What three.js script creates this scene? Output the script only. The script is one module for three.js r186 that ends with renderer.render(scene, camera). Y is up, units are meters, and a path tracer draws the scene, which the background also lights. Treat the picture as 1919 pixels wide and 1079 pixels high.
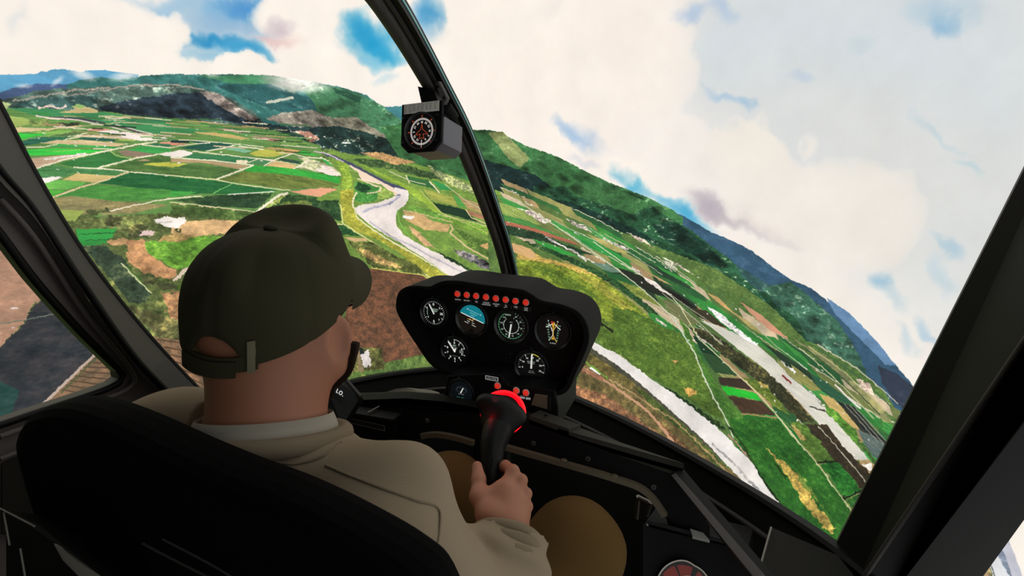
import * as THREE from 'three';
import { mergeGeometries, mergeVertices, toCreasedNormals } from 'three/addons/utils/BufferGeometryUtils.js';
import { RoundedBoxGeometry } from 'three/addons/geometries/RoundedBoxGeometry.js';
import { RectAreaLightUniformsLib } from 'three/addons/lights/RectAreaLightUniformsLib.js';
RectAreaLightUniformsLib.init();

// ---------------------------------------------------------------- camera, light, exposure
const scene = new THREE.Scene();
scene.background = new THREE.Color(0x000000);
const camera = new THREE.PerspectiveCamera(61.88, 1919 / 1079, 0.02, 60);
camera.position.set(...[0.57,1.32,0.37]);
camera.rotation.set(THREE.MathUtils.degToRad(-14), THREE.MathUtils.degToRad(22), 0, 'YXZ');
const renderer = new THREE.WebGLRenderer({ antialias: true });
renderer.toneMapping = THREE.LinearToneMapping;
renderer.toneMappingExposure = 1.0;
renderer.shadowMap.enabled = true;
// light of the curved screen itself, set just in front of its upper edge
const SCREEN = { c: [0.2, 1.3, -0.3], r: 2.4, az: [-105, 75], el: [45, -60] };
for (const az of [-75, -15, 45]) {
  const a = az * Math.PI / 180, e = 38 * Math.PI / 180, l = new THREE.RectAreaLight(0xf6ede2, 0.5, 1.7, 0.5);
  const d = new THREE.Vector3(Math.sin(a) * Math.cos(e), Math.sin(e), -Math.cos(a) * Math.cos(e));
  l.position.set(...SCREEN.c).addScaledVector(d, 2.3); l.lookAt(...SCREEN.c); l.name = 'screen_light'; scene.add(l);
}

// ---------------------------------------------------------------- helpers
const V = (a) => new THREE.Vector3(a[0], a[1], a[2]);
let seed = 7; const rnd = () => { seed = (seed * 1664525 + 1013904223) >>> 0; return seed / 4294967296; };
const taken = {};
const numbered = (n) => { taken[n] = (taken[n] ?? -1) + 1; return taken[n] ? n + '_' + String(taken[n]).padStart(3, '0') : n; };
function thing(name, label, category, base, group) {
  const o = new THREE.Group(); o.name = numbered(name); o.position.set(...base); scene.add(o);
  o.userData = { label, category }; if (group) o.userData.group = group;
  return o;
}
const rootOf = (o) => { while (o.parent && o.parent !== scene) o = o.parent; return o; };
// geometry is written in world metres; the part is shifted to its thing's base
function part(parent, name, geo, mat, label) {
  const g = Array.isArray(geo) ? mergeGeometries(geo.map((q) => plain(q))) : geo.clone();
  const b = rootOf(parent).position; g.translate(-b.x, -b.y, -b.z);
  const m = new THREE.Mesh(g, mat); m.name = name; m.castShadow = m.receiveShadow = true; parent.add(m);
  if (label) m.userData.label = label;
  return m;
}
function plain(g) { const q = g.index ? g.toNonIndexed() : g.clone(); for (const k of Object.keys(q.attributes)) if (!['position', 'normal', 'uv'].includes(k)) q.deleteAttribute(k); if (!q.attributes.uv) q.setAttribute('uv', new THREE.BufferAttribute(new Float32Array(q.attributes.position.count * 2), 2)); q.clearGroups(); return q; }
function structure(name, geo, mat) { const m = new THREE.Mesh(geo, mat); m.name = name; m.userData.kind = 'structure'; m.castShadow = m.receiveShadow = true; scene.add(m); return m; }
const box = (c, s, r = 0.004) => new RoundedBoxGeometry(s[0], s[1], s[2], 2, Math.min(r, Math.min(...s) * 0.45)).translate(...c);
const tube = (pts, r, n = 8, seg = 0) => new THREE.TubeGeometry(new THREE.CatmullRomCurve3(pts.map(V), false, 'centripetal'), seg || pts.length * 6, r, n, false);
function rod(a, b, r0, r1 = r0, n = 16) {
  const A = V(a), B = V(b), g = new THREE.CylinderGeometry(r1, r0, A.distanceTo(B), n);
  g.applyQuaternion(new THREE.Quaternion().setFromUnitVectors(new THREE.Vector3(0, 1, 0), B.clone().sub(A).normalize()));
  return g.translate((A.x + B.x) / 2, (A.y + B.y) / 2, (A.z + B.z) / 2);
}
const curve = (pts, n) => new THREE.CatmullRomCurve3(pts.map(V), false, 'centripetal').getSpacedPoints(n);
// a closed profile [across, outward] carried along a path; `side` is the across direction
function sweep(profile, path, side = [1, 0, 0], scale = () => 1) {
  const n = path.length, m = profile.length, pos = [], idx = [], S = V(side);
  for (let i = 0; i < n; i++) {
    const T = path[Math.min(n - 1, i + 1)].clone().sub(path[Math.max(0, i - 1)]).normalize();
    const L = S.clone().addScaledVector(T, -S.dot(T)).normalize(), D = new THREE.Vector3().crossVectors(L, T), k = scale(i / (n - 1));
    for (const [u, v] of profile) { const p = path[i].clone().addScaledVector(L, u * k).addScaledVector(D, v * k); pos.push(p.x, p.y, p.z); }
  }
  for (let i = 0; i < n - 1; i++) for (let j = 0; j < m; j++) { const a = i * m + j, b = i * m + (j + 1) % m; idx.push(a, b, a + m, b, b + m, a + m); }
  const caps = THREE.ShapeUtils.triangulateShape(profile.map((p) => new THREE.Vector2(...p)), []);
  for (const [a, b, c] of caps) { idx.push(a, c, b); const o = (n - 1) * m; idx.push(o + a, o + b, o + c); }
  const g = new THREE.BufferGeometry(); g.setAttribute('position', new THREE.Float32BufferAttribute(pos, 3)); g.setIndex(idx);
  return toCreasedNormals(g, 0.6);
}
// straight-sided body between two matching polygons
function loft(A, B, crease = 0.5) {
  const m = A.length, pos = [...A.flat(), ...B.flat()], idx = [];
  for (let j = 0; j < m; j++) { const b = (j + 1) % m; idx.push(j, b, j + m, b, b + m, j + m); }
  for (let j = 1; j < m - 1; j++) idx.push(0, j + 1, j, m, m + j, m + j + 1);
  const g = new THREE.BufferGeometry(); g.setAttribute('position', new THREE.Float32BufferAttribute(pos, 3)); g.setIndex(idx);
  return toCreasedNormals(g, crease);
}
const off = (p, d) => [p[0] + d[0], p[1] + d[1], p[2] + d[2]];
const slab = (poly, d) => loft(poly, poly.map((p) => off(p, d)));
const shape2 = (pts, smooth) => { const s = new THREE.Shape(); if (smooth) { const c = new THREE.CatmullRomCurve3(pts.map((p) => new THREE.Vector3(p[0], p[1], 0)), true, 'centripetal').getPoints(pts.length * 5); s.setFromPoints(c.map((p) => new THREE.Vector2(p.x, p.y))); } else s.setFromPoints(pts.map((p) => new THREE.Vector2(p[0], p[1]))); return s; };
const extr = (shape, z0, z1, bevel = 0) => new THREE.ExtrudeGeometry(shape, { depth: z1 - z0 - 2 * bevel, bevelEnabled: bevel > 0, bevelSize: bevel, bevelThickness: bevel, bevelOffset: -bevel, bevelSegments: 3, curveSegments: 24 }).translate(0, 0, z0 + bevel);
// distance fields -> smooth meshes (surface nets)
function netMesh(f, lo, hi, h) {
  const nx = Math.ceil((hi[0] - lo[0]) / h) + 1, ny = Math.ceil((hi[1] - lo[1]) / h) + 1, nz = Math.ceil((hi[2] - lo[2]) / h) + 1, F = new Float32Array(nx * ny * nz), id = new Int32Array(nx * ny * nz).fill(-1), pos = [], idx = [];
  const at = (i, j, k) => (k * ny + j) * nx + i;
  for (let k = 0; k < nz; k++) for (let j = 0; j < ny; j++) for (let i = 0; i < nx; i++) F[at(i, j, k)] = f(lo[0] + i * h, lo[1] + j * h, lo[2] + k * h);
  const C = [[0, 0, 0], [1, 0, 0], [0, 1, 0], [1, 1, 0], [0, 0, 1], [1, 0, 1], [0, 1, 1], [1, 1, 1]], E = [[0, 1], [2, 3], [4, 5], [6, 7], [0, 2], [1, 3], [4, 6], [5, 7], [0, 4], [1, 5], [2, 6], [3, 7]];
  for (let k = 0; k < nz - 1; k++) for (let j = 0; j < ny - 1; j++) for (let i = 0; i < nx - 1; i++) {
    const v = C.map((c) => F[at(i + c[0], j + c[1], k + c[2])]); let neg = 0; for (const q of v) if (q < 0) neg++;
    if (neg === 0 || neg === 8) continue;
    let x = 0, y = 0, z = 0, n = 0;
    for (const [a, b] of E) if ((v[a] < 0) !== (v[b] < 0)) { const t = v[a] / (v[a] - v[b]); x += C[a][0] + t * (C[b][0] - C[a][0]); y += C[a][1] + t * (C[b][1] - C[a][1]); z += C[a][2] + t * (C[b][2] - C[a][2]); n++; }
    id[at(i, j, k)] = pos.length / 3; pos.push(lo[0] + (i + x / n) * h, lo[1] + (j + y / n) * h, lo[2] + (k + z / n) * h);
  }
  const quad = (a, b, c, d, flip) => { if (a < 0 || b < 0 || c < 0 || d < 0) return; if (flip) idx.push(a, c, b, a, d, c); else idx.push(a, b, c, a, c, d); };
  for (let k = 1; k < nz - 1; k++) for (let j = 1; j < ny - 1; j++) for (let i = 1; i < nx - 1; i++) {
    const s = F[at(i, j, k)] < 0;
    if (s !== F[at(i + 1, j, k)] < 0) quad(id[at(i, j - 1, k - 1)], id[at(i, j, k - 1)], id[at(i, j, k)], id[at(i, j - 1, k)], !s);
    if (s !== F[at(i, j + 1, k)] < 0) quad(id[at(i - 1, j, k - 1)], id[at(i - 1, j, k)], id[at(i, j, k)], id[at(i, j, k - 1)], !s);
    if (s !== F[at(i, j, k + 1)] < 0) quad(id[at(i - 1, j - 1, k)], id[at(i, j - 1, k)], id[at(i, j, k)], id[at(i - 1, j, k)], !s);
  }
  const nor = new Float32Array(pos.length), e = h * 0.6;
  for (let i = 0; i < pos.length; i += 3) { const [x, y, z] = [pos[i], pos[i + 1], pos[i + 2]], g = [f(x + e, y, z) - f(x - e, y, z), f(x, y + e, z) - f(x, y - e, z), f(x, y, z + e) - f(x, y, z - e)], l = Math.hypot(...g) || 1; nor[i] = g[0] / l; nor[i + 1] = g[1] / l; nor[i + 2] = g[2] / l; }
  const g = new THREE.BufferGeometry(); g.setAttribute('position', new THREE.Float32BufferAttribute(pos, 3)); g.setAttribute('normal', new THREE.BufferAttribute(nor, 3));
  g.setAttribute('uv', new THREE.Float32BufferAttribute(new Float32Array(pos.length / 3 * 2).map((_, i) => (i % 2 ? pos[(i >> 1) * 3 + 1] : pos[(i >> 1) * 3] + pos[(i >> 1) * 3 + 2])), 2)); g.setIndex(idx); return g;
}
const smin = (a, b, k) => { const h = Math.max(k - Math.abs(a - b), 0) / k; return Math.min(a, b) - h * h * k * 0.25; };
const smax = (a, b, k) => -smin(-a, -b, k);
function cone(a, b, r0, r1) { // tapered capsule
  const dx = b[0] - a[0], dy = b[1] - a[1], dz = b[2] - a[2], l2 = dx * dx + dy * dy + dz * dz;
  return (x, y, z) => { const t = Math.max(0, Math.min(1, ((x - a[0]) * dx + (y - a[1]) * dy + (z - a[2]) * dz) / l2)); return Math.hypot(x - a[0] - t * dx, y - a[1] - t * dy, z - a[2] - t * dz) - r0 - (r1 - r0) * t; };
}
const ellip = (c, r) => (x, y, z) => { const a = (x - c[0]) / r[0], b = (y - c[1]) / r[1], d = (z - c[2]) / r[2], k = Math.hypot(a, b, d); return (k - 1) * Math.min(...r) * (k < 1 ? 1 : 1); };
const blend = (list, k) => (x, y, z) => { let d = 1e3; for (const f of list) d = smin(d, f(x, y, z), k); return d; };
// value noise
const NT = new Float32Array(65536); { let s = 12345; for (let i = 0; i < 65536; i++) { s = (s * 1664525 + 1013904223) >>> 0; NT[i] = s / 4294967296; } }
function noise(x, y) { const xi = Math.floor(x), yi = Math.floor(y), fx = x - xi, fy = y - yi, u = fx * fx * (3 - 2 * fx), v = fy * fy * (3 - 2 * fy), x0 = xi & 255, x1 = (xi + 1) & 255, y0 = (yi & 255) << 8, y1 = ((yi + 1) & 255) << 8; const a = NT[y0 + x0], b = NT[y0 + x1], c = NT[y1 + x0], d = NT[y1 + x1]; return a + (b - a) * u + (c - a) * v + (a - b - c + d) * u * v; }
const fbm = (x, y, o = 4) => { let s = 0, a = 0.5, t = 0; for (let i = 0; i < o; i++) { s += a * noise(x, y); t += a; a *= 0.5; x = x * 2.03 + 17.3; y = y * 2.03 + 5.7; } return s / t; };
// small material textures
function grainTexture(fn, n = 256, rep = 1) { const d = new Uint8Array(n * n * 4); for (let y = 0; y < n; y++) for (let x = 0; x < n; x++) { const v = Math.max(0, Math.min(255, fn(x, y) * 255)); const i = (y * n + x) * 4; d[i] = d[i + 1] = d[i + 2] = v; d[i + 3] = 255; } const t = new THREE.DataTexture(d, n, n); t.magFilter = THREE.LinearFilter; t.wrapS = t.wrapT = THREE.RepeatWrapping; t.repeat.set(rep, rep); t.needsUpdate = true; return t; }
const weave = grainTexture((x, y) => 0.5 + 0.25 * Math.sin(x * Math.PI / 4) * Math.sin(y * Math.PI / 4) + 0.3 * (noise(x * 0.5, y * 0.5) - 0.5), 256, 14);
const pebble = grainTexture((x, y) => noise(x / 2, y / 2) * 0.7 + noise(x, y) * 0.3, 256, 10);
const std = (color, roughness = 0.7, o = {}) => new THREE.MeshStandardMaterial({ color, roughness, side: THREE.DoubleSide, ...o });
const cloth = (color, o = {}) => new THREE.MeshPhysicalMaterial({ color, roughness: 0.95, specularIntensity: 0.2, side: THREE.DoubleSide, bumpMap: weave, bumpScale: 0.0003, ...o });
const matt = (color, roughness = 0.75, o = {}) => new THREE.MeshPhysicalMaterial({ color, roughness, specularIntensity: 0.45, side: THREE.DoubleSide, ...o });
const M = {
  frame: std(0x3b3634, 0.55, { bumpMap: pebble, bumpScale: 0.0002 }), frameDark: matt(0x161616, 0.6), door: std(0x5e5755, 0.5, { bumpMap: pebble, bumpScale: 0.0002 }), black: matt(0x060606), panel: matt(0x0a0b0c, 0.62), hood: matt(0x090909, 0.8, { bumpMap: pebble, bumpScale: 0.0002 }),
  shell: matt(0x181817, 0.7), seal: matt(0x070707, 0.5), ply: matt(0x6a6250, 0.8), alu: std(0x6d6a64, 0.4, { metalness: 0.6 }), olive: matt(0x1f1e19, 0.7), cover: matt(0x33322b, 0.7), seat: cloth(0x050404),
  room: std(0x5c5a58, 0.9), floor: std(0x111112, 0.85), screw: std(0x9a9a98, 0.35, { metalness: 0.8 }), white: std(0xe6e2d8, 0.6), bezel: std(0x202323, 0.28), glassEdge: std(0x6fb3ac, 0.25),
  skin: std(0xa06a50, 0.6), cap: cloth(0x3a3828), shirt: cloth(0x8f806a), tee: cloth(0xb4ad9e), pants: cloth(0x5c4626), beard: cloth(0x2a2019), red: std(0xc8261c, 0.35, { emissive: 0xe03020, emissiveIntensity: 0.6 }),
};

// ---------------------------------------------------------------- curved simulator screen and the dark room round it
// What the simulator screen shows, with shade over its lower left painted in, drawn in the screen's own raster (4096 x 2048, azimuth by elevation of the curved screen).
const HORIZON=[556,736,604,741,848,734,1136,750,1391,804,1828,891,2015,977,2396,1132,2761,1284,3018,1356,3212,1399,3400,1495,3507,1559];
const CLOUDS=[[592.6,63.3,52.9,407.2,2948.7,673.0,212,218,221,1],[281.1,-23.2,71.2,300.6,3234.5,972.9,219,221,219,1],[240.7,22.7,14.7,176.8,2663.5,610.6,211,218,221,1],[367.4,44.0,28.4,220.0,2968.5,654.4,213,219,222,0.9],[342.1,129.5,-27.5,125.4,2965.8,794.1,221,220,216,0.7],[184.6,4.5,11.6,120.8,2576.9,793.5,232,229,224,0.6],[159.1,-19.7,-7.7,68.8,1079.4,537.5,150,186,214,1],[181.8,-27.7,-3.3,27.1,969.5,518.9,165,198,220,0.9],[80.8,-10.5,-3.1,28.4,1109.5,503.3,120,175,212,0.9],[108.2,-4.0,-3.2,14.8,1047.9,585.4,52,148,198,1],[70.4,1.6,-4.2,15.4,1129.1,595.2,62,160,206,1],[49.1,-6.3,-2.7,26.2,1130.7,492.0,80,150,208,0.9],[116.2,-3.0,-3.6,16.2,1044.7,612.8,130,186,214,0.7],[22.8,-4.2,-4.4,27.4,650.8,592.4,222,226,226,0.8],[27.2,-2.8,-1.1,7.9,966.2,638.9,190,215,225,0.9],[25.9,-2.4,-0.9,7.0,1025.6,642.1,165,208,222,0.8],[105.3,-15.1,-10.2,72.3,846.7,594.2,253,243,232,1,1],[47.8,-6.3,-6.4,49.5,940.4,581.3,253,243,232,1,1],[120.6,-20.1,-8.7,58.6,766.6,581.1,253,243,232,1,1],[71.1,-7.8,-3.7,26.5,918.6,639.6,253,243,232,1,1],[58.1,-5.8,-2.1,16.0,993.0,640.7,253,243,232,0.9,1],[121.0,-12.3,-4.7,50.6,1255.7,504.1,253,243,232,1,1],[142.3,-10.9,-5.7,66.0,1333.4,555.9,253,243,232,1,1],[43.4,-4.0,-2.1,17.7,1093.5,621.8,253,243,232,1,1],[100.6,-7.9,-2.6,24.5,1178.4,628.8,253,243,232,1,1],[53.0,-4.8,-1.7,14.1,1057.0,639.2,253,243,232,0.9,1],[49.3,-4.9,-2.5,25.7,1216.1,540.2,206,190,198,0.8],[64.2,-0.5,-1.9,8.4,1206.3,566.8,222,180,180,0.7],[59.1,-5.2,-1.4,14.4,1242.8,563.4,248,226,216,0.6],[82.2,29.4,-33.9,45.9,1496.8,540.1,36,158,206,1],[55.0,-3.6,-3.0,41.5,1449.7,517.1,46,160,206,0.95],[62.0,14.8,-11.7,22.2,1541.4,568.1,50,165,208,0.9],[61.4,19.8,-10.9,16.8,1490.6,583.4,140,200,222,0.9],[43.9,-1.7,-0.8,13.4,1532.7,627.3,205,226,230,0.8],[37.8,-23.6,35.9,30.9,1664.0,493.9,110,172,212,0.95],[33.5,3.0,-14.2,48.4,1673.5,472.7,60,150,200,0.8],[104.6,-2.1,-1.9,51.0,1749.0,522.8,253,243,232,1],[82.7,36.6,-15.7,25.7,2202.0,794.0,140,180,224,1],[55.6,21.6,-10.1,18.4,2138.9,768.5,130,178,222,0.8],[51.1,15.5,-4.4,11.2,2195.2,845.7,190,200,220,0.5],[39.0,15.0,-8.5,17.5,2312.3,883.1,96,180,212,1],[38.6,14.6,-8.7,18.9,2375.5,916.8,100,184,214,1],[53.8,20.0,-5.8,13.4,2455.0,948.0,130,196,220,0.9],[95.7,35.8,-11.2,26.6,2535.1,996.8,84,176,214,1],[44.6,17.7,-7.9,18.1,2611.7,1026.5,110,190,218,1],[97.3,37.8,-14.6,29.4,2283.8,846.0,253,243,232,0.9],[45.7,0.4,1.1,23.4,2246.8,809.1,253,243,232,0.0],[76.2,32.0,-11.6,25.4,2603.7,965.6,176,166,178,0.95],[129.3,43.4,-7.4,23.0,2708.7,1003.0,190,178,184,0.8],[82.8,23.9,-4.9,20.2,2800.6,1031.1,205,192,194,0.6],[71.6,30.6,-9.3,20.1,2668.7,1040.2,248,238,230,0.9],[79.6,41.3,-12.0,21.2,2752.8,1089.4,246,236,226,0.9],[200.3,10.3,9.0,245.5,2315.1,597.6,250,240,230,0.9,1],[148.7,2.8,5.6,77.1,2425.2,793.0,246,238,230,0.9,1],[102.5,1.6,9.2,79.0,2670.7,828.5,241,234,223,1,1],[86.5,0.7,12.2,98.3,2702.2,848.6,241,234,223,1,1],[156.2,-8.9,22.9,120.2,2960.5,969.5,240,233,223,0.9,1],[176.7,51.3,-19.3,86.6,2801.4,951.8,241,233,223,0.9,1],[24.5,0.5,4.5,31.7,2843.9,825.3,240,234,225,0.9],[111.5,-0.2,8.5,84.1,2538.0,875.2,244,236,228,0.8],[30.6,3.1,1.1,22.9,2494.4,492.2,150,182,222,0.7],[56.0,21.6,-7.9,18.0,2577.2,504.4,180,200,222,0.8],[32.4,13.8,-3.3,22.1,3097.1,591.4,120,172,208,0.8],[67.7,12.8,4.0,31.4,3080.3,570.3,175,200,216,0.7],[36.2,7.9,-0.8,15.6,2806.2,656.4,188,206,224,0.7],[70.5,29.8,-4.6,10.1,2598.4,696.8,178,202,222,0.9],[23.6,12.6,-4.9,8.4,2661.7,716.8,160,194,218,0.7],[33.8,4.9,1.7,14.4,2945.4,600.4,200,212,216,0.8],[52.7,40.2,-4.1,7.0,3119.0,795.7,188,208,216,0.7],[20.3,15.0,-3.2,6.3,3183.0,861.2,186,210,216,0.7],[29.7,20.8,-9.4,15.0,3069.4,1115.0,150,190,212,0.8],[31.1,24.9,-8.7,12.2,3116.4,1142.6,185,206,216,0.6],[32.5,21.3,-6.3,13.3,3177.7,1031.4,165,198,216,0.7],[36.2,42.1,-12.5,11.9,3186.3,1085.1,190,210,220,0.7],[27.6,27.8,-10.3,10.8,3152.3,1228.9,200,216,222,0.8],[20.2,21.0,-8.4,8.8,3186.7,1197.5,170,200,220,0.7],[106.7,61.5,-25.3,43.3,2902.4,1126.5,242,234,224,0.8],[389.9,7.3,3.1,223.2,2101.4,671.0,250,238,228,0.4],[197.9,12.9,3.3,110.2,2320.9,522.8,248,236,226,0.5],[91.5,-30.4,11.3,15.2,2091.4,450.6,236,230,222,0.35]];  // last puff paints a faint reflection streak near the top
const WISPS=[[88.9,4.9,-7.3,28.0,1264.3,647.4,250,240,230,0.9],[72.6,6.4,-5.4,17.8,1240.7,659.0,235,232,222,0.6],[23.3,6.4,-4.5,9.1,756.2,680.9,240,236,230,0.8],[11.9,-10.2,2.9,4.2,707.8,698.3,225,228,228,0.7],[33.6,-9.1,0.3,9.4,840.5,673.9,245,240,232,0.8],[14.4,-1.5,-0.9,4.9,647.7,713.6,225,228,228,0.6],[18.8,4.7,-4.1,8.0,1033.5,650.6,240,238,230,0.7],[75.6,40.7,-5.0,9.0,2818.1,1049.7,240,232,222,0.35]];
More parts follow.
